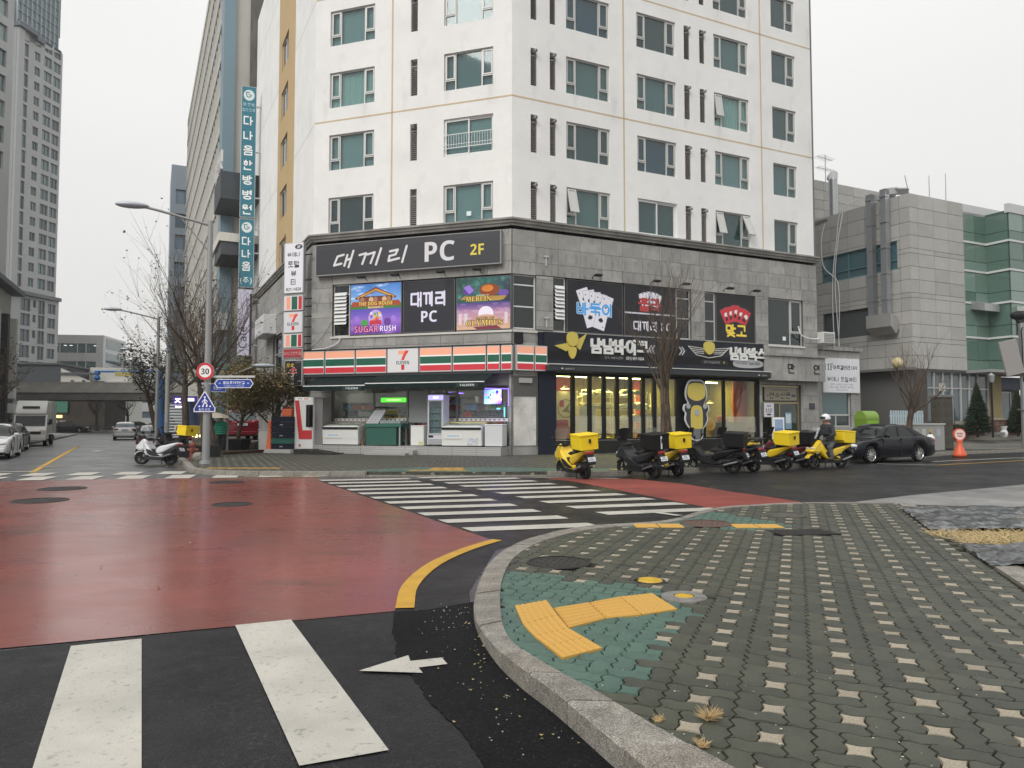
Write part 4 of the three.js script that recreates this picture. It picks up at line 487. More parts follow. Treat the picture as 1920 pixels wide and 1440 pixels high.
{const bandsC=(w,h)=>canvas(w,h,(x)=>{fill(x,'#f0eeec',0,0,w,h);fill(x,'#f3ab8d',0,0,w,h*0.3);fill(x,'#1d5a45',0,h*0.36,w,h*0.32);fill(x,'#c93440',0,h*0.75,w,h*0.25);});
const tb=bandsC(64,128),tl=canvas(256,160,(x,w,h)=>{fill(x,'#d3d1d2',0,0,w,h);seven(x,128,84,0.78);});
const t=thingF('fascia_sign','long striped orange, green and red fascia over the convenience store','shop sign',FL,0,3.72,0.05);
const xs=[-10.2,-9.0,-7.4,-5.8,-4.22,-2.63,-1.05,-0.42,0.12];
for(let i=0;i<8;i++){const a=xs[i]+ 0.03,b=xs[i + 1]- 0.03,p=part(t,'sign_panel',mguv([b2(a,b,0,1.08,0,0.26)]),M([0.62,0.61,0.6],0.4,{metal:0.3}),i===4?'white centre panel with a red and orange numeral':undefined);const P=i===3;part(p,'print',face(b - a - 0.05,P?1.02:0.98,(a + b)/ 2,0.54,0.264),printM(P?tl:tb,0.3,0.14));if(P)p.userData.label='white centre panel with a red and orange numeral';else delete p.userData.label;}
for(const[a,b]of[[0.16,0.98],[1.03,1.62]]){const p=part(t,'sign_panel',mguv([b2(a,b,0,1.08,0,0.26)]),M([0.62,0.61,0.6],0.4,{metal:0.3}));part(p,'print',face(b - a - 0.05,0.98,(a + b)/ 2,0.54,0.264),printM(tb,0.3,0.14));p.applyMatrix4(new THREE.Matrix4().makeTranslation(0,0,0).multiply(new THREE.Matrix4().makeRotationY(43.8*DEG)).multiply(new THREE.Matrix4().makeTranslation(-0.05,0,0.02)));}
part(t,'top_rail',mguv([b2(-10.22,0.1,1.085,1.13,0,0.29)]),mBlack);part(t,'soffit',mguv([b2(-10.2,0.05,-0.12,-0.005,-0.08,0.22)]),M([0.06,0.06,0.065],0.6));
const mAw=M([0.01,0.03,0.029],0.75,{map:tPaver});
const aw=(x0,x1,y0,y1,out,label)=>{const a=thingF('awning',label,'awning',FL,0,0,0.1),g=new THREE.BufferGeometry(),n=14,P=[],Q=[];for(let i=0;i<n;i++){const u=lerp(x0,x1,i/n),v=lerp(x0,x1,(i + 1)/ n),s=(q)=>y0 + 0.012*Math.sin(q*9);P.push(u,y1,0.05,u,s(u),out,v,s(v),out,u,y1,0.05,v,s(v),out,v,y1,0.05);Q.push(u,s(u),out,u,s(u)- 0.2,out + 0.01,v,s(v)- 0.2,out + 0.01,u,s(u),out,v,s(v)- 0.2,out + 0.01,v,s(v),out);}
g.setAttribute('position',new THREE.BufferAttribute(new Float32Array(P),3));g.computeVertexNormals();const m=mAw.clone();m.side=THREE.DoubleSide;part(a,'fabric',uvm(g),m);const q=new THREE.BufferGeometry();q.setAttribute('position',new THREE.BufferAttribute(new Float32Array(Q),3));q.computeVertexNormals();part(a,'valance',uvm(q),m);part(a,'front_bar',mguv([rod(V(x0,y0 + 0.02,out - 0.02),V(x1,y0 + 0.02,out - 0.02),0.025,0.025)]),mWhitePaint);
for(const x of[x0 + 0.3,x1 - 0.3])part(a,'arm',mguv([rod(V(x,y1 - 0.25,0.05),V(x,y0,out - 0.05),0.02,0.02)]),mWhitePaint);return a;};
const lt=canvas(256,48,(x,w,h)=>{x.clearRect(0,0,w,h);fill(x,'#0c2a28',0,0,w,h);text(x,'7-ELEVEN',w/2,h/2,38,{color:'#d9dedb'});});
const a1=aw(-9.45,-6.3,3.1,3.6,1.25,'left green awning of the convenience store, lower and slightly sagging'),a2=aw(-6.28,-0.75,3.17,3.66,1.3,'longer right green awning with white front bar over the store door');part(a1,'lettering',face(0.95,0.16,-6.95,3.0,1.275),printM(lt));part(a2,'lettering',face(1.0,0.16,-1.5,3.06,1.325),printM(lt));}
{const mats=[[0.5,0.06,0.05],[0.55,0.4,0.08],[0.12,0.25,0.45],[0.6,0.58,0.55],[0.1,0.3,0.12],[0.35,0.12,0.25],[0.08,0.08,0.09],[0.5,0.25,0.08]].map((c)=>M(c,0.5));
const rack=(label,F,x,y,z,w,h,n,turn,open)=>{const t=thingF('goods_rack',label,'shop rack',F,x,y,z,turn,'racks inside the store');const l=[b2(-w/2,-w/2 + 0.03,0,h,-0.2,0.2),b2(w/2 - 0.03,w/2,0,h,-0.2,0.2),b2(-w/2,w/2,0,h,-0.22,-0.2)];for(let i=0;i<=n;i++)l.push(b2(-w/2,w/2,i*h/n,i*h/n + 0.02,-0.2,0.2));part(t,'shelf_frame',mguv(l),M([0.4,0.4,0.39],0.5));const per=mats.map(()=>[]);for(let i=0;i<n;i++){let a=-w/2 + 0.05;let mi=Math.floor(rnd()*8);while(a<w/2 - 0.12){const bw=rr(0.06,0.13);if(rnd()<0.25)mi=Math.floor(rnd()*8);per[mi].push(b2(a,a + bw - 0.008,i*h/n + 0.02,i*h/n + rr(0.5,0.9)*h/n,-0.1,0.18));a +=bw;}}
const us=per.map((p,i)=>[p,mats[i]]).filter((q)=>q[0].length);const G=mergeGeometries(us.map((q)=>mg(q[0])),true),o=part(t,'goods',G,us.map((q)=>q[1]));o.userData.kind='stuff';};
rack('tall rack of packets just inside the left store window',FL,-7.8,0.5,-0.9,1.7,1.9,6,0);rack('rack of drinks behind the second store window',FL,-5.85,0.5,-0.95,1.4,1.7,5,0);rack('rack of red packets behind the store door',FL,-3.4,0.5,-2.6,1.6,2.2,7,0);rack('stand of cigarette and snack boxes in the right store window',FL,-1.45,0.5,-0.6,2.0,1.85,6,0);rack('wall rack at the back of the store',FL,-4.2,0.5,-5.3,6.5,2.3,7,0);
const lm=[[-7.4,-2.4],[-4.4,-2.4],[-1.8,-2.4]];for(const[x,z]of lm){const t=thingF('ceiling_lamp',x<-7?'ceiling tube lamp at the left inside the store':x<-4?'ceiling tube lamp in the middle of the store':'ceiling tube lamp at the right inside the store','lamp',FL,x,3.6,z);part(t,'tube',mguv([b2(-0.7,0.7,0,0.05,-0.08,0.08)]),GL([1,0.96,0.9],4));const p=new THREE.RectAreaLight(new THREE.Color(1,0.95,0.88),20,1.4,0.16);p.position.set(0,-0.02,0);p.rotation.x=-Math.PI/2;t.add(p);p.name='tube_light';}
const led=(label,cat,x,y,z,w,h,t,gl)=>{const o=thingF('led_sign',label,cat,FL,x,y,z);part(o,'case',mguv([b2(-w/2,w/2,-h/2,h/2,-0.06,0)]),mBlack);part(o,'lit_face',face(w - 0.03,h - 0.03,0,0,0.004),t);return o;};
led('glowing green sign in the second store window','lit sign',-5.75,2.52,-0.3,1.35,0.24,printM(canvas(256,48,(x,w,h)=>{fill(x,'#4ad020',0,0,w,h);for(let i=0;i<6;i++)fill(x,'#e4ffb0',60 + i*24,16,17,16);}),0.4,1.3));
const scr=canvas(320,220,(x,w,h)=>{const g=x.createLinearGradient(0,0,w,h);g.addColorStop(0,'#5a6cf0');g.addColorStop(0.5,'#bfe8ff');g.addColorStop(1,'#5a30d0');x.fillStyle=g;x.fillRect(0,0,w,h);for(let i=0;i<12;i++)disc(x,['#ffffff','#3fb8ff','#f06ab0','#2030a0'][i % 4],rr(30,w - 30),rr(40,h - 30),rr(8,30));});
const s=led('lit video screen hanging in the right store window','screen',-0.95,2.62,-0.22,0.95,0.66,printM(scr,0.3,1.6));s.rotateY(-0.25);
const nv=GL([0.25,0.12,1],3.2),nc=GL([0.2,0.75,1],1.6);let t=thingF('neon_tube','violet neon tube round the right store window','neon tube',FL,0,0,-0.18);part(t,'tube',mguv([rod(V(-2.3,2.78,0),V(-3.0,2.82,0),0.018),rod(V(-0.25,2.95,0),V(-1.3,2.98,0),0.018),rod(V(-0.22,2.95,0),V(-0.22,2.2,0),0.015)]),nv);part(t,'cyan_tube',mguv([rod(V(-0.4,2.15,0),V(-0.4,1.75,0),0.03),rod(V(-0.75,2.1,0),V(-0.6,2.1,0),0.03)]),nc);const pl=new THREE.PointLight(new THREE.Color(0.3,0.2,1),1.5);pl.position.set(-0.7,2.5,0.25);pl.name='neon_light';t.add(pl);}
{const mW=M([0.72,0.72,0.69],0.4),mR=M([0.55,0.035,0.04],0.4),mG=M([0.02,0.1,0.075],0.6),y=0.48;
let t=thingF('cash_machine','white cash machine booth with a red V shaped stripe','cash machine',FL,-9.3,0.3,0.62);
part(t,'cabinet',mguv([rb(1.0,2.35,0.9,0.03,-0.28,1.175,0)]),mW);part(t,'side_cabinet',mguv([b2(0.23,0.62,0,2.3,-0.42,0.3)]),M([0.2,0.19,0.19],0.6));part(t,'red_stripe',mguv([ext([[-0.74,2.2],[-0.52,2.2],[-0.32,0.85],[0.18,0.85],[0.18,0.45],[-0.5,0.45]],0.02)]).translate(0,0,0.445),mR);
part(t,'screen_recess',mguv([b2(-0.14,0.21,1.0,2.0,0.44,0.462)]),mBlack);part(t,'hood',mguv([ext([[0,0],[0.34,0.12],[0.34,0.9],[0,1.0]],0.04).rotateY(-0.9)]).translate(0.02,0.98,0.46),mBlack);part(t,'top_sign',face(0.8,0.13,-0.28,2.27,0.455),printM(canvas(256,44,(x,w,h)=>{fill(x,'#e4e2de',0,0,w,h);text(x,'ATM',170,h/2,34,{color:'#c02028'});fill(x,'#b0a8a4',30,14,80,14);}),0.4,0.1));part(t,'floor_emblem',mguv([cyl(0.03,0.05,0.1,-0.45,0.12,0.46,6)]),mR);
const freezer=(label,x,lit)=>{const f=thingF('chest_freezer',label,'freezer',FL,x,y,0.55);const W=1.78;part(f,'cabinet',mguv([ext([[-0.36,0.05],[0.34,0.05],[0.38,0.78],[0.3,0.86],[-0.36,0.98]],W,0.015).rotateY(-Math.PI/2).translate(W/2,0,0).rotateY(Math.PI)]).rotateY(Math.PI),mW);const c=f.children[0];c.geometry.computeBoundingBox();part(f,'black_band',mguv([b2(-W/2,W/2,0.72,0.82,0.36,0.405)]),mBlack);part(f,'glass_lid',mguv([bx(W - 0.1,0.012,0.66,0,0,0).rotateX(0.17).translate(0,0.965,-0.02)]),mGlassShop);part(f,'lid_rail',mguv([b2(-W/2,W/2,1.0,1.05,-0.4,-0.34),rod(V(-W/2 + 0.03,0.88,0.33),V(-W/2 + 0.03,1.03,-0.36),0.02),rod(V(W/2 - 0.03,0.88,0.33),V(W/2 - 0.03,1.03,-0.36),0.02)]),lit?M([0.55,0.5,0.2],0.4):M([0.25,0.2,0.17],0.5));part(f,'skirt',mguv([b2(-W/2 + 0.02,W/2 - 0.02,0,0.06,-0.33,0.31)]),mBlack);part(f,'seam',mguv([b2(-W/2,W/2,0.295,0.305,0.3,0.362)]),mAlu);
part(f,'logo',face(0.8,0.4,-0.35,0.52,0.395),printM(canvas(256,128,(x,w,h)=>{fill(x,'#dcdad4',0,0,w,h);x.strokeStyle='#8f9499';x.lineWidth=3;x.strokeRect(26,26,26,40);x.beginPath();x.arc(39,26,12,3.1,6.3);x.stroke();for(let i=0;i<8;i++)fill(x,'#7fb0d8',40 + i*22,82,16,20);}),0.4)).rotation.x=-0.055;return f;};
const f1=freezer('white chest freezer beside the cash machine',-7.78,false),f2=freezer('white chest freezer with a lit yellow rim, right of the upright fridge',-1.95,true);
part(f2,'sticker',face(0.5,0.3,0.5,0.24,0.368),printM(canvas(128,80,(x,w,h)=>{fill(x,'#dcdad6',0,0,w,h);for(let i=0;i<90;i++)disc(x,['#8fa8c4','#c9ccd6','#6f88b0'][i % 3],rr(6,w - 6),rr(6,h - 6),4);}),0.4));
t=thingF('small_freezer','plain white box freezer at the right end of the platform','freezer',FL,-0.55,y,0.5);part(t,'cabinet',mguv([rb(0.78,0.85,0.6,0.02,0,0.46,0)]),M([0.62,0.63,0.64],0.45));part(t,'lid',mguv([rb(0.8,0.06,0.62,0.02,0,0.92,0)]),mW);part(t,'feet',mguv([b2(-0.35,0.35,0,0.04,-0.25,0.25)]),mBlack);
t=thingF('small_freezer','short white box freezer with a yellow notice left of the upright fridge','freezer',FL,-4.05,y,0.5);part(t,'cabinet',mguv([rb(0.62,0.82,0.6,0.02,0,0.44,0)]),mW);part(t,'lid',mguv([rb(0.64,0.05,0.62,0.02,0,0.87,0)]),mW);part(t,'notice',face(0.2,0.14,0.17,0.13,0.304),M([0.6,0.55,0.25],0.6));
t=thingF('display_fridge','upright glass door drinks fridge with a lit violet header','fridge',FL,-3.2,y,0.5);part(t,'cabinet',mguv([b2(-0.38,0.38,0.08,0.5,-0.3,0.28),b2(-0.38,-0.32,0.5,2.2,-0.3,0.26),b2(0.32,0.38,0.5,2.2,-0.3,0.26),b2(-0.38,0.38,0.5,2.2,-0.32,-0.3),b2(-0.32,0.32,2.0,2.2,-0.3,0.2)]),M([0.6,0.61,0.63],0.4));part(t,'grille',mguv([0,1,2,3].map((i)=>b2(-0.34,0.34,0.1 + i*0.06,0.13 + i*0.06,0.28,0.295))),M([0.3,0.31,0.33],0.5));part(t,'header',face(0.7,0.2,0,2.1,0.262),printM(canvas(128,40,(x,w,h)=>{fill(x,'#a8a2ff',0,0,w,h);for(let i=0;i<3;i++)fill(x,'#efeaff',42 + i*16,10,11,20);}),0.4,1.1));part(t,'control_panel',mguv([b2(-0.32,-0.1,0.38,0.47,0.28,0.29)]),mBlack);part(t,'door_frame',mguv([b2(-0.36,-0.29,0.5,2.0,0.26,0.3),b2(0.29,0.36,0.5,2.0,0.26,0.3),b2(-0.29,0.29,0.5,0.56,0.26,0.3),b2(-0.29,0.29,1.94,2.0,0.26,0.3)]),M([0.5,0.51,0.53],0.4));part(t,'glass_door',b2(-0.29,0.29,0.56,1.94,0.275,0.285),mGlassW);
const sh=part(t,'shelf',mguv([0.55,0.85,1.15,1.45,1.72].map((q)=>b2(-0.31,0.31,q,q + 0.015,-0.28,0.2))),mAlu);const bt=[];for(const q of[0.565,0.865,1.165,1.465])for(let i=0;i<7;i++)bt.push(cyl(0.035,0.035,0.17,-0.26 + i*0.087,q,0.1,8),cyl(0.035,0.014,0.05,-0.26 + i*0.087,q + 0.17,0.1,8));const bo=part(sh,'bottle',mguv(bt),M([0.28,0.33,0.38],0.3));bo.userData.kind='stuff';
t=thingF('stall_counter','dark green draped stall counter with stacked papers','counter',FL,-5.75,y,0.5);part(t,'counter_cloth',mguv([b2(-0.75,0.72,0.04,0.82,-0.3,0.36)]),mG);part(t,'top_tray',mguv([b2(-0.8,0.98,0.83,0.97,-0.34,0.4)]),M([0.03,0.13,0.095],0.45));part(t,'leg',mguv([b2(0.86,0.92,0,0.83,-0.3,-0.24)]),mSteel);part(t,'leg',mguv([b2(0.86,0.92,0,0.83,0.3,0.36)]),mSteel);
{const l=[];for(let i=0;i<9;i++)for(let j=0;j<5;j++){const g=rb(0.1,0.14,0.1,0.02,0,0,0,1);l.push(g.translate(-0.05 + i*0.11,1.04,-0.25 + j*0.13));}const p=part(t,'cups',mguv(l),M([0.55,0.62,0.62],0.2,{transmission:0.5,thickness:0}));p.userData.kind='stuff';}
t=thingF('newspaper_rack','leaning rack of folded newspapers on the green stall','newspaper rack',FL,-6.25,y + 0.97,0.62);{const l=[];for(let j=0;j<7;j++)for(let i=0;i<3;i++)l.push(bx(0.2,0.1,0.03,0,0,0).rotateX(-0.7).translate(-0.22 + i*0.21 + j*0.03,0.04 + j*0.085,0.12 - j*0.06));const p=part(t,'newspapers',mguv(l),M([0.42,0.42,0.44],0.8));p.userData.kind='stuff';part(t,'frame',mguv([rod(V(-0.35,0,0.15),V(-0.1,0.72,-0.32),0.012),rod(V(0.32,0,0.15),V(0.5,0.72,-0.32),0.012),b2(-0.15,0.5,0.68,0.76,-0.36,-0.33)]),mBlack);}
t=thingF('broom','brown brooms leaning between the freezer and the green stall','broom',FL,-6.75,y,0.75);part(t,'handle',mguv([rod(V(0,0,0),V(0.05,1.0,-0.3),0.02),rod(V(0.1,0,0),V(0.08,0.95,-0.3),0.02)]),M([0.12,0.07,0.05],0.8));part(t,'bristles',mguv([cyl(0.08,0.03,0.3,0.03,0,0)]),M([0.16,0.09,0.05],0.9));
const cr=[];for(let i=0;i<6;i++){const c=thingF('bottle_crate',['lowest','second from bottom','third from bottom','third from top','second from top','topmost'][i]+(i===1?' crate, green, of the stack by the cash machine':' dark navy crate of the stack by the cash machine'),'crate',FL,-10.55,0.3 + i*0.245,1.15,rr(-0.03,0.03),'crates stacked by the cash machine');const m=i===1?M([0.02,0.11,0.08],0.5):M([0.012,0.014,0.028],0.5);part(c,'body',mguv([b2(-0.52,0.52,0,0.05,-0.2,0.2),b2(-0.52,0.52,0.05,0.235,-0.2,-0.17),b2(-0.52,0.52,0.05,0.235,0.17,0.2),b2(-0.52,-0.49,0.05,0.235,-0.17,0.17),b2(0.49,0.52,0.05,0.235,-0.17,0.17)]),m);part(c,'rim',mguv([b2(-0.54,0.54,0.2,0.235,0.2,0.215),b2(-0.54,0.54,0,0.03,0.2,0.215)]),m);if(i % 2===0)part(c,'mark',mguv([ext([[-0.1,0.08],[-0.04,0.15],[0,0.1],[0.04,0.15],[0.1,0.08],[0.03,0.12],[0,0.08],[-0.03,0.12]],0.004)]).translate(0,0,0.2),M([0.6,0.62,0.64],0.5));}
t=thingF('plate_step','loose chequer plate step under the navy crates','step',FL,-10.6,0.12,1.15);part(t,'plate',mguv([rb(1.4,0.17,0.8,0.01,0,0.085,0)]),M([0.5,0.49,0.47],0.5,{metal:0.3}));
t=thingF('traffic_cone','orange road cone left of the navy crates','cone',FL,-11.35,0.13,1.05);part(t,'cone',mguv([cyl(0.2,0.11,0.9,0,0.04,0,18),sph(0.12,0,1.35,0,1,1,0.4),cyl(0.1,0.12,0.5,0,0.9,0,18)]),M([0.75,0.16,0.06],0.5));part(t,'base',mguv([rb(0.46,0.06,0.46,0.02,0,0.03,0)]),M([0.65,0.13,0.05],0.6));
t=thingF('tool_box','orange plastic box on top of the air unit base','box',FL,-10.75,1.35,0.5);part(t,'box',mguv([rb(0.55,0.36,0.4,0.05,0,0.6,0)]),M([0.7,0.15,0.06],0.5));part(t,'handle',mguv([tube([[-0.15,0.78,0],[0,0.9,0],[0.15,0.78,0]],0.02)]),M([0.6,0.12,0.05],0.5));part(t,'stand',mguv([b2(-0.3,0.3,-1.2,0.42,-0.2,0.2)]),M([0.4,0.39,0.36],0.7));
t=thingF('air_unit','grey stacked air conditioner unit against the wall behind the crates','air conditioner',FL,-10.9,0.13,-0.35);part(t,'case',mguv([rb(0.95,2.1,0.5,0.03,0,1.05,0)]),M([0.34,0.33,0.31],0.6));part(t,'fan_grille',mguv([0.5,1.45].map((q)=>new THREE.TorusGeometry(0.3,0.02,6,24).translate(-0.1,q,0.26)).concat([0.5,1.45].flatMap((q)=>[0,1,2,3,4,5].map((k)=>b2(-0.36,0.16,q - 0.25 + k*0.1,q - 0.24 + k*0.1,0.25,0.27))))),M([0.2,0.2,0.19],0.6));
t=thingF('planter_tub','black rectangular planter tub on the pavement under the brown trees','planter',FL,-13.3,0.13,0.9,0.1);part(t,'tub',mguv([ext([[-0.75,0.55],[0.75,0.55],[0.6,0],[-0.6,0]],0.7,0.02)]).translate(0,0.05,0),M([0.018,0.018,0.022],0.55));part(t,'soil',mguv([b2(-0.7,0.7,0.5,0.56,0.06,0.64)]),M([0.06,0.04,0.03],0.95));part(t,'foot_bar',mguv([b2(-0.5,0.5,0,0.06,0.6,0.74)]),M([0.4,0.4,0.4],0.6));}
{const bs=(label,cat,y0,y1,x0,x1,t,glow)=>{const o=thingF('blade_sign',label,cat,FL,x0 - 0.0,y0,0.3,0,undefined);const w=x1 - x0,h=y1 - y0;part(o,'case',mguv([rb(w,h,0.22,0.02,w/2,h/2,0)]),M([0.45,0.45,0.45],0.4,{metal:0.3}));part(o,'print',face(w - 0.08,h - 0.06,w/2,h/2,0.114),printM(t,0.4,glow));for(const q of[0.25,0.75])part(o,'bracket',mguv([b2(w,w + 0.35,h*q,h*q + 0.05,-0.08,-0.03)]),mBlack);return o;};
const tb=canvas(160,100,(x,w,h)=>{fill(x,'#d8d4d2',0,0,w,h);fill(x,'#ef9f84',20,6,34,88);fill(x,'#1d5a45',66,4,50,92);fill(x,'#c02f3a',126,4,30,92);});
bs('white vertical sign with black Korean letters and phone number, topmost on the wall corner','sign',7.55,9.95,-11.2,-10.13,canvas(230,520,(x,w,h)=>{fill(x,'#dcdae0',0,0,w,h);disc(x,'#33333c',175,40,48,26);text(x,'2F',175,40,40,{color:'#eee'});text(x,'뷰에나',115,118,58,{w:0.1,color:'#222'});text(x,'토탈',115,220,80,{w:0.11,color:'#222'});text(x,'뷰',115,318,78,{w:0.11,color:'#222'});text(x,'티',115,408,78,{w:0.11,color:'#222'});text(x,'821-1424',115,484,46,{color:'#222'});}),0.12);
bs('upper striped box of the store blade sign','sign',6.72,7.45,-11.2,-10.13,tb,0.1);bs('square store blade sign with red and orange numeral','sign',5.68,6.68,-11.2,-10.13,canvas(256,240,(x,w,h)=>{fill(x,'#cfcdd0',0,0,w,h);seven(x,128,124,1.12);}),0.12);bs('lower striped box of the store blade sign','sign',4.98,5.65,-11.2,-10.13,tb,0.1);
bs('red strip sign with pale Korean letters under the store blade sign','sign',4.5,4.95,-11.2,-10.13,canvas(256,100,(x,w,h)=>{fill(x,'#a3343c',0,0,w,h);text(x,'24시간편의점',w/2,h/2,48,{color:'#d8b0ae',w:0.09,bold:false,sx:0.9});}),0.05);
bs('black sign with yellow, red and white brush letters, lowest on the wall corner','sign',3.2,4.4,-11.1,-10.13,canvas(220,300,(x,w,h)=>{fill(x,'#1d1e22',0,0,w,h);text(x,'참숯',70,50,54,{color:'#d8b83a',w:0.12,slant:0.3});text(x,'소',110,115,92,{color:'#c2352f',w:0.14,slant:0.3,sx:1.3,outline:'#e8c8c0',ow:0.02});['갈','비','살'].forEach((c,i)=>text(x,c,104,175 + i*48,50,{color:'#e4e2e0',w:0.13,slant:0.25}));text(x,'정육점',195,250,20,{color:'#b8b6b4'});fill(x,'#55565a',140,10,70,18);}),0.06);
const o=thingF('wall_sign','small white box sign with Korean letters on the side street wall','sign',FW,-13.6,6.7,0.03);part(o,'case',mguv([rb(3.6,1.15,0.75,0.03,1.8,0.57,0.38)]),M([0.7,0.7,0.7],0.5));part(o,'print',face(3.4,1.0,1.8,0.57,0.76),printM(canvas(360,110,(x,w,h)=>{fill(x,'#dddddf',0,0,w,h);for(let i=0;i<6;i++){fill(x,'#666',60 + i*42,26,26,6);fill(x,'#666',60 + i*42,40,6,26);fill(x,'#666',76 + i*42,36,6,30);}fill(x,'#999',120,84,120,8);}),0.4,0.05));}
{const mNavy=M([0.014,0.018,0.032],0.5),mGrey=M([0.05,0.055,0.06],0.6);
let t=thingF('fascia_sign','long black shop fascia with white raised letters and yellow winged badges','shop sign',FR,0,0,0.04);
part(t,'backing_panel',mguv([b2(1.45,14.0,4.05,5.44,0,0.2)]),M([0.02,0.024,0.032],0.45));part(t,'lower_strip',mguv([b2(1.5,13.95,4.25,4.62,0.2,0.21)]),M([0.014,0.014,0.017],0.5));part(t,'pale_bands',mguv([b2(2.0,8.2,4.72,5.06,0.2,0.206),b2(9.4,13.8,4.72,5.06,0.2,0.206)]),M([0.028,0.036,0.042],0.4));
const letters=(s,x,y,size,wgt)=>{const l=[];let px=x;for(const ch of s){for(const st of syllable(ch))for(let i=0;i<st.length - 1;i++){const a=st[i],b=st[i + 1],ax=px +(0.04 + a[0]*0.9)*size*0.92,ay=y +(1 - a[1])*size,cx=px +(0.04 + b[0]*0.9)*size*0.92,cy=y +(1 - b[1])*size,L=Math.hypot(cx - ax,cy - ay);const g=bx(L + wgt*0.98,wgt,0.09);g.rotateZ(Math.atan2(cy - ay,cx - ax));l.push(g.translate((ax + cx)/ 2,(ay + cy)/ 2,0.25 +(i % 2)*0.002));}px +=size*0.95;}return mguv(l);};
part(t,'raised_letters',letters('냠냠바이크',3.75,4.6,0.66,0.105),M([0.78,0.78,0.76],0.4));part(t,'raised_letters',letters('냠냠박스',11.75,4.58,0.62,0.1),M([0.78,0.78,0.76],0.4));
const mY=M([0.62,0.5,0.1],0.5),mYw=M([0.75,0.74,0.7],0.5);
part(t,'wing_badge',mguv([ext([[1.9,4.85],[2.5,4.62],[2.75,4.75],[2.6,5.0]],0.05),ext([[3.0,4.85],[3.2,4.7],[3.55,5.45],[3.05,5.12]],0.05),ext(smooth([[2.55,5.35],[2.8,5.5],[3.05,5.35],[3.02,4.95],[2.8,4.85],[2.58,4.95]],24),0.1),ext(smooth([[2.62,4.8],[2.98,4.8],[2.95,4.45],[2.8,4.3],[2.65,4.45]],20),0.08)]).translate(0,0,0.21),mY);if(0)part(t,'badge_stripe',mguv([ext(smooth([[2.62,5.26],[2.8,5.3],[2.98,5.26],[2.96,5.12],[2.8,5.14],[2.64,5.12]],20),0.02)]).translate(0,0,0.312),mBlack);
{const l=[ext(smooth([[10.15,5.3],[10.45,5.42],[10.75,5.3],[10.72,4.95],[10.45,4.78],[10.18,4.95]],24),0.08)];part(t,'round_badge',mguv(l).translate(0,0,0.21),mY);if(0)part(t,'badge_stripe',mguv([ext(smooth([[10.2,5.12],[10.45,5.16],[10.7,5.12],[10.66,5.0],[10.45,5.02],[10.24,5.0]],20),0.02)]).translate(0,0,0.292),mBlack);const wg=[];for(const s of[-1,1])for(let i=0;i<4;i++)wg.push(rod(V(10.45 + s*(1.25 - i*0.12),5.14 - i*0.1,0.23),V(10.45 + s*0.3,5.06 - i*0.08,0.23),0.016,0.016,5));for(const s of[-1,1])wg.push(rod(V(10.45 + s*1.25,5.14,0.23),V(10.45 + s*0.75,4.74,0.23),0.018,0.018,5),rod(V(10.45 + s*0.75,4.74,0.23),V(10.45,4.62,0.23),0.018,0.018,5));part(t,'wing_outline',mguv(wg),mYw);}
{const cg=[];const ch=(x,d)=>{for(const k of[0,0.16])cg.push(bx(0.26,0.055,0.03).rotateZ(d*0.9).translate(x + k,4.98,0.225),bx(0.26,0.055,0.03).rotateZ(-d*0.9).translate(x + k,4.8,0.227));};ch(7.0,1);ch(8.75,-1);part(t,'chevrons',mguv(cg),M([0.5,0.5,0.48],0.5));}
const tx=(w,h,s,o)=>printM(canvas(w,h,(x)=>{fill(x,'#101216',0,0,w,h);s(x);}),0.5,0.06);
part(t,'small_print',face(2.5,0.3,5.5,4.43,0.216),tx(500,60,(x)=>{text(x,'연수 서비스센터',150,30,28,{color:'#b9b9b6',w:0.08});text(x,'031) 997-1634',380,30,38,{color:'#d4d4d0',sx:0.8});}));part(t,'small_print',face(1.7,0.22,10.8,4.42,0.216),tx(340,44,(x)=>{text(x,'맛있게 냠냠하면',140,22,28,{color:'#a8a8a6',w:0.08});text(x,'0',290,22,28,{color:'#d8c24a'});}));part(t,'centre_print',face(1.3,0.24,7.95,4.88,0.212),tx(260,48,(x)=>text(x,'충전교환',130,24,36,{color:'#7d7d7b',w:0.1})));
part(t,'pale_pill',mguv([ext(smooth([[12.0,4.3],[12.0,4.54],[13.85,4.54],[13.92,4.42],[13.85,4.3]],40),0.02)]).translate(0,0,0.21),M([0.4,0.41,0.42],0.5));part(t,'small_print',face(1.75,0.2,12.93,4.42,0.234),printM(canvas(420,48,(x,w,h)=>{fill(x,'#a9abae',0,0,w,h);text(x,'프리미엄 배달대행',110,24,23,{color:'#222',w:0.09,sx:0.95});text(x,'1600-5453',305,24,42,{color:'#181818',sx:0.9});}),0.5));
t=thingF('retracted_awning','rolled grey awning case with white rail above the shop glass','awning',FR,0,0,0.04);part(t,'case',mguv([rb(12.7,0.3,0.5,0.06,7.8,3.85,0.3)]),mGrey);part(t,'rail',mguv([b2(1.5,14.15,4.0,4.04,0.2,0.58)]),M([0.6,0.6,0.58],0.4));part(t,'small_print',face(0.8,0.16,2.4,3.84,0.555),printM(canvas(160,32,(x,w,h)=>{fill(x,'#202326',0,0,w,h);text(x,'냠냠바이크',100,16,20,{color:'#c9c9c4',w:0.09});disc(x,'#c9c9c4',25,16,12,7);}),0.5));part(t,'small_print',face(0.8,0.16,13.6,3.84,0.555),printM(canvas(160,32,(x,w,h)=>{fill(x,'#202326',0,0,w,h);text(x,'냠냠박스',100,16,20,{color:'#c9c9c4',w:0.09});disc(x,'#c9c9c4',25,16,12,7);}),0.5));
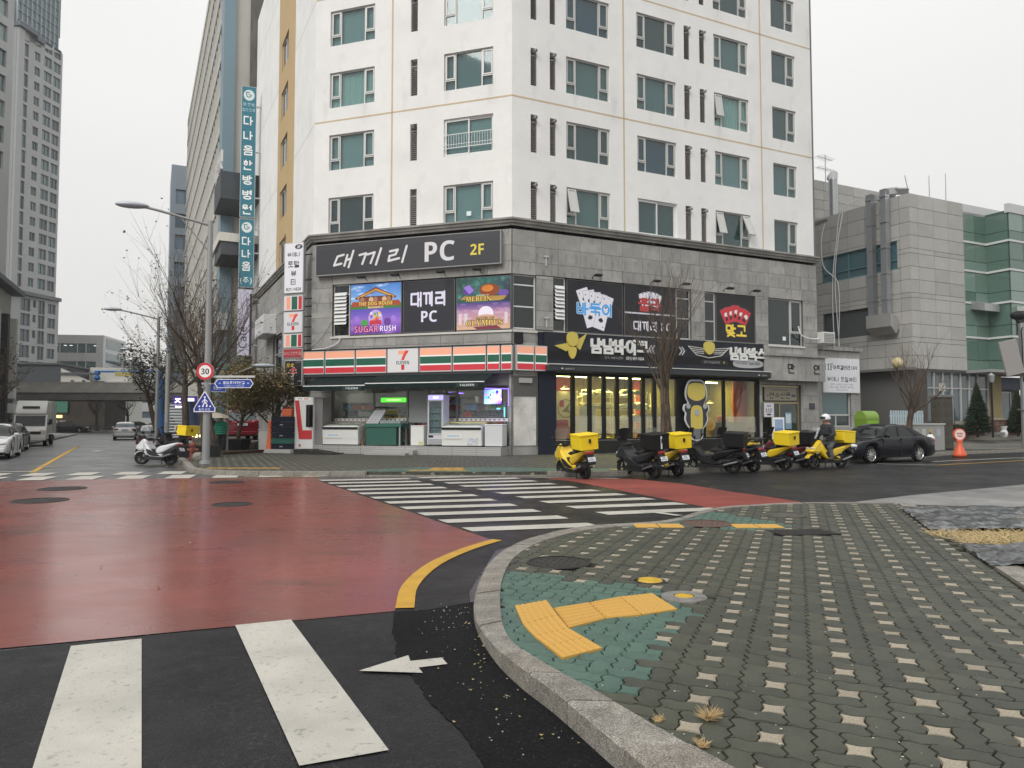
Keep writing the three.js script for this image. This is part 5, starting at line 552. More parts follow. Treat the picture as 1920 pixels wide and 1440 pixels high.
const xs=[2.1,3.05,3.92,4.67,5.39,6.12,6.83,7.47,8.12,8.8],f=[];for(const x of xs)f.push(b2(x - 0.09,x + 0.09,0.74,3.56,-0.2,-0.06));f.push(b2(2.05,13.9,3.56,3.7,-0.2,-0.06),b2(2.05,13.9,0.7,0.79,-0.205,-0.055),b2(8.89,10.5,0.79,3.56,-0.18,-0.07),b2(11.6,11.72,0.79,3.56,-0.2,-0.06),b2(13.72,13.9,0.79,3.56,-0.2,-0.06));partB('shop_glazing_frame',mguv(f),M([0.012,0.013,0.015],0.45),FR);
for(let i=0;i<xs.length - 1;i++)partB('pane',b2(xs[i]+ 0.09,xs[i + 1]- 0.09,0.79,3.56,-0.135,-0.127),mGlassShop,FR);for(const[a,b]of[[10.5,11.6],[11.72,13.72]])partB('pane',b2(a,b,0.79,3.56,-0.135,-0.127),mGlassShop,FR);
partB('pier',mguv([b2(1.22,2.05,0.12,5.42,0.034,0.16)]),mNavy,FR,'navy painted pier left of the shop glass');partB('plinth',mguv([b2(2.05,13.95,0.12,0.7,0.034,0.09)]),M([0.06,0.065,0.06],0.7,{map:tConc}),FR,'dark grey plinth under the shop glass');
{const l=[];const strip=(a,b)=>{const y0=1.0,y1=1.78;for(let x=a -(y1 - y0);x<b;x +=0.085){let p=[[x,y0],[x + 0.04,y0],[x + 0.04 +(y1 - y0)*0.8,y1],[x +(y1 - y0)*0.8,y1]].map((q)=>[q[0]+ 0,q[1]]);p=p.map(([u,v])=>[clamp(u,a,b),v]);if(p[1][0]- p[0][0]>0.005||p[2][0]- p[3][0]>0.005){const g=new THREE.BufferGeometry();g.setAttribute('position',new THREE.BufferAttribute(new Float32Array([...p[0],-0.124,...p[1],-0.124,...p[2],-0.124,...p[0],-0.124,...p[2],-0.124,...p[3],-0.124]),3));g.computeVertexNormals();l.push(g);}}};for(let i=1;i<xs.length - 1;i++)strip(xs[i]+ 0.1,xs[i + 1]- 0.1);strip(11.74,13.7);const o=partB('window_film',mg(l),M([0.66,0.64,0.52],0.6,{side:THREE.DoubleSide}),FR,'pale diagonal stripes on the lower glass');o.userData.kind='stuff';}
const lampC=GL([1,0.9,0.45],7),mSh=M([0.2,0.18,0.1],0.5);const spots=[[2.5,-1.2,2.75],[3.5,-1.6,2.85],[4.1,-0.9,2.62],[5.0,-2.4,2.6],[5.7,-1.5,2.75],[6.4,-1.0,2.6],[7.6,-2.0,2.7],[11.0,-3.2,2.25],[11.6,-3.4,2.25],[12.2,-3.0,2.2],[12.9,-2.6,2.3]];
let pr;const where=['over the counter at the left','second from the left pier','third from the left pier','deep behind the fourth panel','fifth from the left pier','sixth from the left pier','behind the bare tree','leftmost beyond the scooter cut-out','second beyond the scooter cut-out','third beyond the scooter cut-out','rightmost by the red wall'];spots.forEach(([x,z,y],i)=>{let o;if(!pr){o=pr=thing('pendant_lamp','','lamp');part(o,'shade',mguv([new THREE.LatheGeometry([[0.02,0.16],[0.07,0.15],[0.09,0.08],[0.24,0]].map((p)=>new THREE.Vector2(...p)),20)]),mSh);part(o,'bulb',mguv([cyl(0.2,0.2,0.02,0,0.005,0,20)]),lampC);part(o,'cord',mguv([cyl(0.008,0.008,1.3,0,0.16,0,5)]),mBlack);}else o=copyOf(pr,'',[0,0,0],0);o.position.copy(at(FR,x,y + 0.2,z));o.userData.label='lit pendant lamp in the rider shop, ' + where[i];o.userData.group='pendant lamps in the rider shop';});
const strip=(x0,x1,z,y,l,pw=62)=>{const o=thingF('ceiling_lamp',l,'lamp',FR,(x0 + x1)/ 2,y,z,0.25);part(o,'tube',mguv([rod(V(-(x1 - x0)/ 2,0,0),V((x1 - x0)/ 2,0,0),0.035)]),GL([1,0.9,0.4],9));const a=new THREE.RectAreaLight(new THREE.Color(1,0.82,0.26),pw,x1 - x0,0.3);a.position.set(0,-0.06,0);a.rotation.x=-Math.PI/2;a.name='tube_light';o.add(a);};
strip(10.6,13.0,-1.4,3.7,'bright tube lamp behind the glass right of the scooter cut-out',22);strip(10.8,13.6,-2.4,3.6,'long tube lamp deeper in the right half of the rider shop',16);strip(2.4,5.4,-2.2,3.7,'tube lamp over the left half of the rider shop');strip(5.6,8.8,-2.4,3.7,'tube lamp over the shelves of the rider shop');
const bund=M([0.62,0.6,0.4],0.85),mRk=M([0.7,0.68,0.5],0.5);
const shelf=(label,x,z,w,n,seedv)=>{const o=thingF('storage_shelf',label,'shelf',FR,x,0.7,z);const l=[];for(const a of[-w/2,w/2])for(const b of[-0.25,0.25])l.push(b2(a - 0.02,a + 0.02,0,2.3,b - 0.02,b + 0.02));part(o,'post',mguv(l),mRk);for(let i=0;i<n;i++){const y=0.15 + i*0.62,s=part(o,'shelf_board',mguv([b2(-w/2,w/2,y,y + 0.03,-0.27,0.27)]),mRk),g=[];for(let k=0;k<w*5;k++){const q=new THREE.IcosahedronGeometry(1,2),p=q.attributes.position;for(let m=0;m<p.count;m++){const a=1 + 0.3*(vn(p.getX(m)*3 + k*9 + 40,p.getY(m)*3 + i*7 + p.getZ(m)*2 + 40,256)- 0.5);p.setXYZ(m,p.getX(m)*a,p.getY(m)*a,p.getZ(m)*a);}q.computeVertexNormals();q.scale(rr(0.16,0.3),rr(0.07,0.13),0.22);g.push(q.translate(rr(-w/2 + 0.2,w/2 - 0.2),y + 0.1 + rr(0,0.22),0));}part(s,'bundles',mguv(g),i===0?M([0.62,0.48,0.14],0.85):bund).userData.kind='stuff';}};
shelf('storage shelf of pale fabric bundles behind the fourth glass panel',5.6,-2.2,1.9,4);shelf('storage shelf of pale fabric bundles left of the tree',7.2,-1.7,1.7,4);shelf('low shelf of bundles right of the tree',8.6,-2.6,1.3,3);
t=thingF('partition_wall','pale partition with a circular emblem inside the rider shop','partition',FR,3.35,0.7,-1.7);part(t,'panel',mguv([b2(-0.8,0.85,0,2.25,-0.06,0)]),M([0.6,0.52,0.27],0.8));part(t,'emblem',mguv([new THREE.TorusGeometry(0.42,0.018,6,30).translate(0.25,1.45,0.01),ext([[0.05,1.3],[0.3,1.55],[0.45,1.75],[0.38,1.4],[0.5,1.25]],0.01)]),M([0.2,0.15,0.08],0.7));
t=thingF('sales_counter','red counter box at the left inside the rider shop','counter',FR,2.75,0.7,-0.75);part(t,'body',mguv([b2(-0.32,0.4,0,0.62,-0.3,0.2)]),M([0.5,0.16,0.08],0.6));part(t,'top_box',mguv([b2(-0.3,0.35,0.63,0.92,-0.25,0.15)]),M([0.4,0.05,0.06],0.6));part(t,'extinguisher_sign',mguv([b2(0.1,0.3,1.5,1.8,-0.2,-0.18)]),M([0.6,0.05,0.04],0.6));
t=thingF('drawer_cabinet','tall slatted cabinet behind the third glass panel','cabinet',FR,4.35,0.7,-1.2);part(t,'case',mguv([b2(-0.42,0.42,0,1.55,-0.2,0.2)]),M([0.5,0.46,0.32],0.7));for(let i=0;i<9;i++)part(t,'drawer',mguv([b2(-0.39,0.39,0.06 + i*0.165,0.2 + i*0.165,0.2,0.225)]),M([0.58,0.53,0.38],0.6));
t=thingF('round_sign','round orange badge standing behind the glass right of the cut-out','sign',FR,11.2,0.9,-0.6);part(t,'disc',mguv([new THREE.CylinderGeometry(0.34,0.34,0.05,28).rotateX(Math.PI/2).translate(0,0.5,0)]),M([0.7,0.33,0.04],0.5));part(t,'ring',mguv([new THREE.TorusGeometry(0.24,0.02,6,28).translate(0,0.5,0.03)]),M([0.75,0.6,0.2],0.5));part(t,'stand',mguv([cyl(0.02,0.02,0.2)]),mBlack);
t=thingF('motor_display','red parts display on the ledge behind the right glass','display',FR,12.6,1.5,-0.9);part(t,'ledge',mguv([b2(-0.9,1.0,-0.8,0,-0.2,0.2)]),M([0.08,0.07,0.05],0.7));part(t,'parts',mguv([rb(0.3,0.3,0.2,0.08,-0.5,0.18,0),rb(0.22,0.2,0.2,0.06,-0.15,0.12,0),rb(0.3,0.42,0.1,0.03,0.75,0.23,0)]),M([0.5,0.12,0.06],0.5));
t=thingF('cutout_board','tall yellow and grey scooter shaped cut-out with white border on the shop front','cut-out sign',FR,9.72,0.55,0.12);
const half=[[0,3.0],[0.42,2.95],[0.62,2.6],[0.64,2.15],[0.5,1.86],[0.72,1.8],[0.78,1.55],[0.66,1.38],[0.7,1.1],[0.56,0.8],[0.4,0.62],[0.36,0.2],[0,0.06]],out=smooth([...half,...half.slice(1,-1).reverse().map((p)=>[-p[0],p[1]])],90);
part(t,'border',mguv([ext(out,0.06)]),M([0.66,0.67,0.69],0.5));part(t,'dark_field',mguv([ext(out.map((p)=>[p[0]*0.9,1.5 +(p[1]- 1.5)*0.95]),0.015)]).translate(0,0,0.06),M([0.05,0.055,0.065],0.5));
part(t,'windscreen_shape',mguv([ext(smooth([[-0.45,2.75],[0.45,2.75],[0.5,2.2],[0,1.98],[-0.5,2.2]],40),0.012)]).translate(0,0,0.076),mY);part(t,'yellow_fairing',mguv([ext(smooth([[-0.26,1.7],[0.26,1.7],[0.36,1.0],[0.3,0.66],[-0.3,0.66],[-0.36,1.0]],40),0.012)]).translate(0,0,0.076),mY);part(t,'round_lamp',mguv([new THREE.CylinderGeometry(0.15,0.15,0.02,24).rotateX(Math.PI/2).translate(0,1.42,0.1),new THREE.CylinderGeometry(0.12,0.12,0.02,20).rotateX(Math.PI/2).translate(-0.5,1.72,0.09),new THREE.CylinderGeometry(0.12,0.12,0.02,20).rotateX(Math.PI/2).translate(0.5,1.72,0.09)]),M([0.4,0.41,0.43],0.5));part(t,'grey_wheel',mguv([ext([[-0.2,0.64],[0.2,0.64],[0.2,0.2],[0,0.14],[-0.2,0.2]],0.012)]).translate(0,0,0.078),M([0.16,0.165,0.17],0.6));if(0)part(t,'dark_band',mguv([ext(smooth([[-0.42,2.5],[0.42,2.5],[0.4,2.25],[0,2.2],[-0.4,2.25]],30),0.01)]).translate(0,0,0.09),mBlack);}
{let t=thingF('entrance_canopy','stone entrance canopy with two dark raised letters','canopy',FR,0,0,0.034);for(let i=0;i<4;i++)part(t,'stone_panel',mguv([b2(13.98 + i*1.0,13.98 +(i + 1)*1.0 - 0.01,3.62,4.84,0,0.5)]),mStone[i]);part(t,'cornice',mguv([b2(13.9,18.04,4.85,4.97,-0.02,0.6)]),mStone[2]);const l=[];for(const[ch,px]of[['만',15.3],['인',17.1]])for(const st of syllable(ch))for(let i=0;i<st.length - 1;i++){const a=st[i],b=st[i + 1],L=Math.hypot(b[0]- a[0],b[1]- a[1])*0.5,g=bx(L + 0.03,0.045,0.03);g.rotateZ(Math.atan2(-(b[1]- a[1]),b[0]- a[0]));l.push(g.translate(px +(a[0]+ b[0])/ 2*0.5,4.5 -(a[1]+ b[1])/ 2*0.5,0.515));}part(t,'letters',mguv(l),mBlack);
partB('entrance_door',mguv([b2(14.1,14.2,0.35,3.4,-0.2,-0.1),b2(16.62,16.72,0.35,3.4,-0.2,-0.1),b2(15.3,15.38,0.35,2.45,-0.2,-0.1),b2(14.2,16.62,2.45,2.56,-0.2,-0.1),b2(14.2,16.62,3.3,3.4,-0.2,-0.1)]),M([0.35,0.3,0.18],0.35,{metal:0.6}),FR);for(const[a,b]of[[14.2,15.3],[15.38,16.62]])partB('pane',b2(a,b,0.4,2.45,-0.155,-0.147),mGlassW,FR);
board('shop sign with dark Korean letters over the entrance door',FR,14.25,16.5,2.6,3.3,-0.08,canvas(420,130,(x,w,h)=>{fill(x,'#8c8676',0,0,w,h);text(x,'연수신문',200,78,74,{color:'#25221c',w:0.11});fill(x,'#5a5648',90,20,220,8);fill(x,'#3a4a5a',352,66,56,30);disc(x,'#6a3a2a',40,80,10);}),{d:0.05});
board('small white square sign reading 11F beside the entrance',FR,13.95,14.65,1.75,2.5,0.1,canvas(140,150,(x,w,h)=>{fill(x,'#cdccd2',0,0,w,h);text(x,'CAFE',70,34,26,{color:'#222'});text(x,'11F',70,82,58,{color:'#1c1c22',serif:true});disc(x,'#3a3452',70,125,34,10);}),{d:0.12,m:0.02});
board('white standing light box with pictures beside the entrance',FR,14.35,15.1,0.25,1.75,0.35,canvas(150,300,(x,w,h)=>{fill(x,'#d9dbe0',0,0,w,h);fill(x,'#8294ac',12,14,w - 24,150);fill(x,'#5f7393',12,110,w - 24,54);fill(x,'#b9c0c8',12,180,w - 24,100);disc(x,'#8a90a0',75,220,26);}),{d:0.1,m:0.03,mb:mWhitePaint,glow:0.25});
board('pale blue notice on the entrance glass',FR,15.75,16.2,1.15,2.0,-0.14,canvas(96,180,(x,w,h)=>{fill(x,'#7ea0b4',0,0,w,h);fill(x,'#c9d6dc',12,16,72,100);}),{name:'notice',cat:'notice',d:0.006,m:0});
partB('meter_plate',mguv([b2(17.3,17.65,2.2,2.5,0.034,0.09)]),M([0.05,0.055,0.08],0.5),FR);
t=thingF('annex','single storey grey stone annex right of the entrance','building',FR,18.1,0.1,-0.35);const W=3.5;const op=[[0.55,2.75,1.15,3.05]];part(t,'wall',facade(0,W,0,5.3,op,0.25),mJoint);part(t,'side_wall',mguv([b2(W - 0.2,W,0,5.3,-6,-0.26)]),mStone[1]);
for(let j=0;j<6;j++)for(let i=0;i<4;i++){const x0=i*W/4,x1=(i + 1)*W/4,y0=j*0.88,y1=y0 + 0.88;const q=op[0];const rs=x1<=q[0]||x0>=q[1]||y1<=q[2]||y0>=q[3]?[[x0,x1,y0,y1]]:[[x0,Math.min(x1,q[0]),y0,y1],[Math.max(x0,q[1]),x1,y0,y1],[Math.max(x0,q[0]),Math.min(x1,q[1]),Math.max(y0,q[3]),y1],[Math.max(x0,q[0]),Math.min(x1,q[1]),y0,Math.min(y1,q[2])]].filter((r)=>r[1]- r[0]>0.05&&r[3]- r[2]>0.05);for(const r of rs)part(t,'stone_panel',mguv([b2(r[0]+ 0.005,r[1]- 0.005,r[2]+ 0.005,r[3]- 0.005,0,0.03)]),mStone[Math.floor(rnd()*4)]);}
part(t,'coping',mguv([b2(-0.05,W + 0.12,5.3,5.5,-6,0.15)]),mStone[0]);const wf=part(t,'window',mguv([b2(0.55,2.75,1.75,1.83,-0.15,-0.05),b2(0.55,0.61,1.15,3.05,-0.15,-0.05),b2(2.69,2.75,1.15,3.05,-0.15,-0.05),b2(0.61,2.69,1.15,1.21,-0.15,-0.05),b2(0.61,2.69,2.99,3.05,-0.15,-0.05),b2(1.62,1.68,1.21,1.75,-0.15,-0.05)]),mAlu);part(wf,'pane',b2(0.61,2.69,1.83,2.99,-0.11,-0.102),mGlassW);part(wf,'pane',b2(0.61,1.62,1.21,1.75,-0.11,-0.102),mGlassDk);part(wf,'pane',b2(1.68,2.69,1.21,1.75,-0.11,-0.102),mGlassDk);part(wf,'room_tone',b2(0.6,2.7,1.2,3,-0.24,-0.22),roomTones[0]);
board('white sign board with dark Korean letters on the annex wall',FR,18.65,21.45,3.1,4.98,-0.3,canvas(560,380,(x,w,h)=>{fill(x,'#dcdde2',0,0,w,h);fill(x,'#c9cad0',0,190,w,3);text(x,'11F',78,96,100,{color:'#20242e',serif:true,sx:0.85});text(x,'아트갤러리',285,100,56,{color:'#20242e',w:0.12,cap:'round'});text(x,'CAFE',480,100,52,{color:'#20242e',sx:0.8});text(x,'뷰에나 토탈뷰티',285,232,66,{color:'#2a2c34',w:0.09,sx:1.0});text(x,'페이스 | 속눈썹 | 반영구 | 헤어',280,290,25,{color:'#555',w:0.07});text(x,'왁싱 | 네일 | 두피관리 | 메이크업',280,322,25,{color:'#555',w:0.07});for(let i=0;i<9;i++)fill(x,'#888',190 + i*20,350,14,8);}),{d:0.08,m:0.02,mb:mWhitePaint});
t=thingF('ac_unit','white air conditioner box on the wall above the annex roof','air conditioner',FR,17.9,5.62,0.25);part(t,'case',mguv([rb(0.9,0.6,0.4,0.03,0.5,0.35,0)]),M([0.6,0.6,0.58],0.5));part(t,'grille',mguv([0,1,2,3,4,5].map((i)=>b2(0.12,0.85,0.12 + i*0.08,0.16 + i*0.08,0.2,0.215))),M([0.25,0.25,0.25],0.6));part(t,'pipe',mguv([tube([[0,0.3,0],[-0.5,0.25,0],[-1.2,0.45,-0.1],[-1.35,0.9,-0.15]],0.035)]),mWhitePaint);
t=thingF('cable','thin black and white cables sagging on the stone wall left of the adverts','cable',FL,0,0,0.08);part(t,'cable',mguv([tube([[-8.3,5.5,0],[-8.4,5.2,0.05],[-9,4.95,0.05],[-9.8,4.9,0.02]],0.025)]),mWhitePaint);part(t,'thin_cable',mguv([tube([[-8.75,6.2,0],[-9.4,5.3,0.05],[-10,4.9,0.05]],0.01,20,5)]),mBlack);
for(const[F,x,y]of[[FR,1.6,8.6],[FR,1.62,5.9]])partB('wall_bracket',mguv([b2(x,x + 0.06,y - 0.25,y + 0.2,0.034,0.07),b2(x - 0.08,x + 0.14,y + 0.14,y + 0.2,0.035,0.1)]),mAlu,F);}
// ---------- panel-clad building at the right ----------
const mPanel=[0.47,0.5,0.45,0.52].map((k,i)=>M([k,k*0.985,k*0.95],0.5,{map:re(tPlaster,0.3 + 0.03*i)})),mGreenGlass=[[0.15,0.23,0.19],[0.1,0.17,0.14],[0.19,0.28,0.24]].map((c)=>M(c,0.06,{specularIntensity:1,ior:1.7})),mGlassFar=M([0.075,0.105,0.115],0.06,{ior:1.75}),mGlassFar2=M([0.11,0.16,0.17],0.08,{ior:1.75}),mFarWall=M([1.3,1.28,1.24],0.85,{map:tConc});
{const FK=frame(24.0,-44.2,25.5),FK2=frame(24.0,-44.2,-62.9);
const t=thing('panel_clad_building','grey metal panel clad building with green glass bays and roof ducts','building',[24,0,-44.2]),inv=new THREE.Matrix4().makeTranslation(-24,0,44.2);
const P=(n,g,m,F,l)=>{const o=part(t,n,g,m,l);o.applyMatrix4(new THREE.Matrix4().multiplyMatrices(inv,F));return o;};
const openL=[[-6.35,-0.8,10.85,12.6],[-6.35,-2.3,7.0,8.75]];
P('core_wall',facade(-11,-0.02,0,15.3,openL,0.25),M([0.12,0.12,0.115],0.8),FK2);P('core_wall',facade(0,5.05,4.6,15.3,[],0.25),M([0.12,0.12,0.115],0.8),FK);
P('roof',slab([[24.2,44.6],[35,49.8],[31,60],[18.5,54]],15.0,15.2),mConc,new THREE.Matrix4());
P('rear_wall',mguv([b2(0,30,0,15.2,-18,-17.8)]),mFarWall,FK);
const bands=[4.7,5.5,6.3,6.6,7.4,8.2,9.0,9.3,10.1,10.9,11.7,12.0,12.8,13.6,14.5,15.35];
const lay=(F,xs,open)=>{for(let j=0;j<bands.length - 1;j++)for(let i=0;i<xs.length - 1;i++){let L=[[xs[i],xs[i + 1],bands[j],bands[j + 1]]];for(const o of open){const N=[];for(const q of L){if(o[0]>=q[1]||o[1]<=q[0]||o[2]>=q[3]||o[3]<=q[2]){N.push(q);continue;}if(o[3]<q[3])N.push([q[0],q[1],o[3],q[3]]);if(o[2]>q[2])N.push([q[0],q[1],q[2],o[2]]);const a=Math.max(q[2],o[2]),b=Math.min(q[3],o[3]);if(o[0]>q[0])N.push([q[0],o[0],a,b]);if(o[1]<q[1])N.push([o[1],q[1],a,b]);}L=N;}for(const q of L)if(q[1]- q[0]>0.05&&q[3]- q[2]>0.05)P('cladding_panel',mguv([b2(q[0]+ 0.012,q[1]- 0.012,q[2]+ 0.012,q[3]- 0.012,0,0.04 + rr(0,0.006))]),mPanel[Math.floor(rnd()*4)],F);}};
lay(FK2,[-11,-9.6,-8.2,-6.9,-5.6,-4.3,-3.0,-1.75,-0.6,0.045],openL);lay(FK,[0.0,0.75,2.2,3.6,5.05],[]);
const wn=(x0,x1,y0,y1,m)=>{const f=P('window',mguv([b2(x0,x1,y0,y0 + 0.08,-0.16,-0.04),b2(x0,x1,y1 - 0.08,y1,-0.16,-0.04),b2(x0,x1,y0 + 0.55,y0 + 0.62,-0.159,-0.041),...[0,0.36,0.67,1].map((q)=>b2(lerp(x0,x1 - 0.08,q),lerp(x0,x1 - 0.08,q)+ 0.08,y0 + 0.08,y1 - 0.08,-0.16,-0.04))]),M([0.1,0.22,0.24],0.5),FK2);for(let i=0;i<3;i++){const a=lerp(x0,x1,[0.01,0.36,0.67][i])+ 0.06,b=lerp(x0,x1,[0.36,0.67,1][i])- 0.06;for(const[c,d]of[[y0 + 0.08,y0 + 0.55],[y0 + 0.62,y1 - 0.08]])part(f,'pane',b2(a,b,c,d,-0.13,-0.12),m);}};
wn(-6.35,-0.8,10.85,12.6,M([0.08,0.15,0.17],0.06,{ior:1.7}));P('dark_glass_band',mguv([b2(-6.35,-2.3,7.0,8.75,-0.2,-0.15)]),M([0.09,0.1,0.1],0.3),FK2);
P('lower_wall',mguv([b2(-5.5,0,0,4.6,-0.5,-0.06)]),M([0.2,0.165,0.145],0.8,{map:tConc}),FK2,'brown lower wall');P('lower_wall',mguv([b2(0,1.3,0,4.6,-0.5,-0.03)]),M([0.22,0.185,0.165],0.8,{map:tConc}),FK,'brown lower wall');P('canopy_strip',mguv([b2(-9,0.2,4.6,4.75,-0.1,0.7)]),M([0.16,0.16,0.155],0.7),FK2);
{const l=[],xs=[1.35,2.2,3.05,3.9,4.75,5.6,6.45,7.5];for(const x of xs)l.push(b2(x - 0.05,x + 0.05,1.0,4.55,-0.35,-0.2));l.push(b2(1.3,7.55,4.55,4.65,-0.35,-0.2),b2(1.3,7.55,3.55,3.62,-0.34,-0.21));P('shop_window_frame',mguv(l),M([0.5,0.5,0.49],0.4,{metal:0.3}),FK);for(let i=0;i<7;i++){P('pane',b2(xs[i]+ 0.05,xs[i + 1]- 0.05,1.0,3.55,-0.29,-0.28),mGlassFar,FK);P('pane',b2(xs[i]+ 0.05,xs[i + 1]- 0.05,3.62,4.55,-0.29,-0.28),mGlassFar,FK);}P('base',mguv([b2(1.3,12,0,1.0,-0.5,-0.1)]),M([0.2,0.2,0.19],0.8),FK);
const m=[];for(let x=-9.2;x<-5.5;x +=0.75)m.push(b2(x,x + 0.07,1.0,4.5,-0.3,-0.15));m.push(b2(-9.2,-5.5,3.3,3.38,-0.29,-0.16));P('shop_window_frame',mguv(m),M([0.5,0.5,0.49],0.4,{metal:0.3}),FK2);P('pane',b2(-9.2,-5.5,1.0,4.55,-0.24,-0.23),mGlassFar,FK2);}
const floorsG=[[4.75,6.75],[6.95,8.95],[9.15,11.0],[11.2,12.85],[13.05,14.7]],f2=[[4.75,8.0],[8.2,9.9],[10.1,11.9],[12.1,14.6]];
P('bay_core',mguv([b2(5.08,14,4.7,14.9,-3,-0.1),b2(7.52,20,4.7,14.9,-0.1,1.35)]),M([0.06,0.1,0.09],0.6),FK);
const glassRow=(F,xs,z0,rows,ax)=>{for(const[a,b]of rows)for(let i=0;i<xs.length - 1;i++)for(const[c,d]of[[a,a +(b - a)*0.32],[a +(b - a)*0.34,b]])P('glass_panel',mguv([ax?b2(z0,z0 + 0.03,c,d,xs[i]+ 0.015,xs[i + 1]- 0.015):b2(xs[i]+ 0.015,xs[i + 1]- 0.015,c,d,z0,z0 + 0.03)]),mGreenGlass[ax?1:Math.floor(rnd()*3)],F);};
glassRow(FK,[5.1,6.3,7.48],-0.08,floorsG.slice(0,5),0);glassRow(FK,[-0.08,1.35],7.46,floorsG,1);glassRow(FK,[7.5,8.9,10.3,11.7,13.1,14.5],1.37,floorsG,0);
for(const[,y]of floorsG.slice(0,4))P('white_band',mguv([b2(5.1,7.4,y + 0.03,y + 0.17,-0.06,0),b2(7.4,15,y + 0.03,y + 0.17,1.36,1.44),b2(7.38,7.44,y + 0.03,y + 0.17,-0.06,1.44)]),M([0.6,0.62,0.6],0.5),FK);
P('parapet',mguv([b2(5.05,15,14.75,15.4,-0.4,-0.1),b2(7.4,15,14.72,15.3,1.2,1.46)]),M([0.55,0.56,0.56],0.5),FK);P('drain_pipe',mguv([b2(9.3,9.55,7.0,15.2,1.46,1.62),b2(9.5,11.2,7.0,7.2,1.46,1.62)]),M([0.62,0.62,0.6],0.5),FK);P('bay_soffit',mguv([b2(5,15,4.55,4.72,-0.1,1.5)]),M([0.3,0.3,0.3],0.6),FK);
P('vent_hood',mguv([ext([[0,0],[0.9,-0.3],[0.9,-0.75],[0,-0.55]],1.5).rotateY(-Math.PI/2).translate(7.2,9.2,-0.05)]),mSteel,FK);P('vent_hood',mguv([ext([[0,0],[0.6,-0.2],[0.6,-0.4],[0,-0.3]],1.2).rotateY(-Math.PI/2).translate(9.2,8.8,1.42)]),M([0.5,0.52,0.5],0.5),FK);
for(const[x,y]of[[8.3,7.35],[10.2,7.35]])P('open_window',mguv([b2(x - 0.4,x + 0.4,y - 0.4,y + 0.7,1.4,1.43)]),M([0.05,0.05,0.05],0.6),FK);
for(const y of[12.6,9.4,6.5])P('louvre',mguv([0,1,2,3,4].map((i)=>b2(11.75,13.05,y + i*0.12,y + i*0.12 + 0.07,1.4,1.45))),mBlack,FK);
P('roof_block',mguv([b2(0.4,8,15.2,18.7,-12,-8)]),M([0.12,0.12,0.115],0.8),FK);for(let j=0;j<5;j++)for(let i=0;i<5;i++)P('cladding_panel',mguv([b2(0.4 + i*1.52 + 0.012,0.4 +(i + 1)*1.52 - 0.012,15.2 + j*0.7 + 0.012,15.2 +(j + 1)*0.7 - 0.012,-8,-7.96)]),mPanel[(i + j)% 4],FK);
const duct=(pts,w,l)=>{const g=[];for(let i=0;i<pts.length - 1;i++){const a=V(...pts[i]),b=V(...pts[i + 1]);if(l)g.push(rod(a,b,w,w,14));else{const d=b.clone().sub(a),q=bx(w*1.3,d.length()+ w*1.1,w*1.3);q.applyQuaternion(new THREE.Quaternion().setFromUnitVectors(V(0,1,0),d.clone().normalize()));const c=a.clone().lerp(b,0.5);g.push(q.translate(c.x,c.y,c.z));}}if(l)for(const p of pts.slice(1,-1))g.push(sph(w*1.02,...p));if(!l)for(let y=9;y<15.5;y +=1.6)g.push(bx(w*1.5,0.06,w*1.5,pts[0][0],y,pts[0][2]));return mguv(g);};
P('duct',duct([[-2.25,8.0,0.45],[-2.25,15.6,0.45],[-2.25,15.75,-0.5],[-1.9,15.75,-1.1]],0.3),mSteel,FK2,'square galvanised duct climbing the wall');P('duct',duct([[-1.3,8.0,0.45],[-1.3,15.7,0.4],[-1.3,15.9,-0.5],[-1.0,15.9,-1.1]],0.3),mSteel,FK2,'square galvanised duct climbing the wall');P('duct',duct([[-5.6,15.2,-0.3],[-5.6,17.8,-0.3],[-5.8,18.3,-0.6],[-6.5,18.4,-1.2]],0.28,1),mSteel,FK2,'round bent duct on the roof edge');
P('exhaust_hood',mguv([ext([[0,0],[0.15,0.7],[0.75,0.9],[0.75,0.1],[0.3,-0.35]],1.7,0.01).rotateY(-Math.PI/2).translate(-0.75,7.2,0.1)]),M([0.42,0.41,0.39],0.45,{metal:0.4}),FK2,'large rusted exhaust hood');
const cab=(pts)=>P('cable',mguv([tube(pts,0.035,30,5)]),mWhitePaint,FK2);cab([[-6.0,14.9,0.1],[-6.2,14,0.2],[-6.1,12,0.2],[-5.6,11.4,0.2],[-5.1,10.9,0.15],[-5.2,4.8,0.1]]);cab([[-3.6,15.9,0],[-4.6,15.4,0.2],[-5.0,13.6,0.2],[-5.4,10.6,0.2],[-5.35,5.2,0.15]]);cab([[-4.6,15.4,0.05],[-4.9,13.2,0.25],[-5.2,11,0.2],[-5.0,6.0,0.12]]);
const an=(x,z,F,h,lean)=>P('antenna_rod',mguv([rod(V(x,15.2,z),V(x + lean,15.2 + h,z),0.035,0.025,6)]),mSteel,F);an(1.6,-1,FK,1.7,-0.5);an(3.4,-1,FK,2.0,0);an(5.0,-1,FK,2.4,0.05);
const tv=thing('tv_antenna','thin television antenna on the roof beside the white tower edge','antenna',at(FK2,-7.6,17.9,-2).toArray(),0.6);part(tv,'mast',mguv([cyl(0.03,0.03,2.6)]),mSteel);part(tv,'boom',mguv([rod(V(-1,1.5,0),V(0.7,1.6,0),0.02),rod(V(-0.9,2.3,0),V(0.9,2.35,0),0.02),...[-0.9,-0.6,-0.3,0,0.3,0.6].flatMap((x)=>[rod(V(x,2.33,-0.4),V(x,2.33,0.4),0.012),rod(V(x,1.55,-0.3),V(x,1.55,0.3),0.012)])]),mSteel);
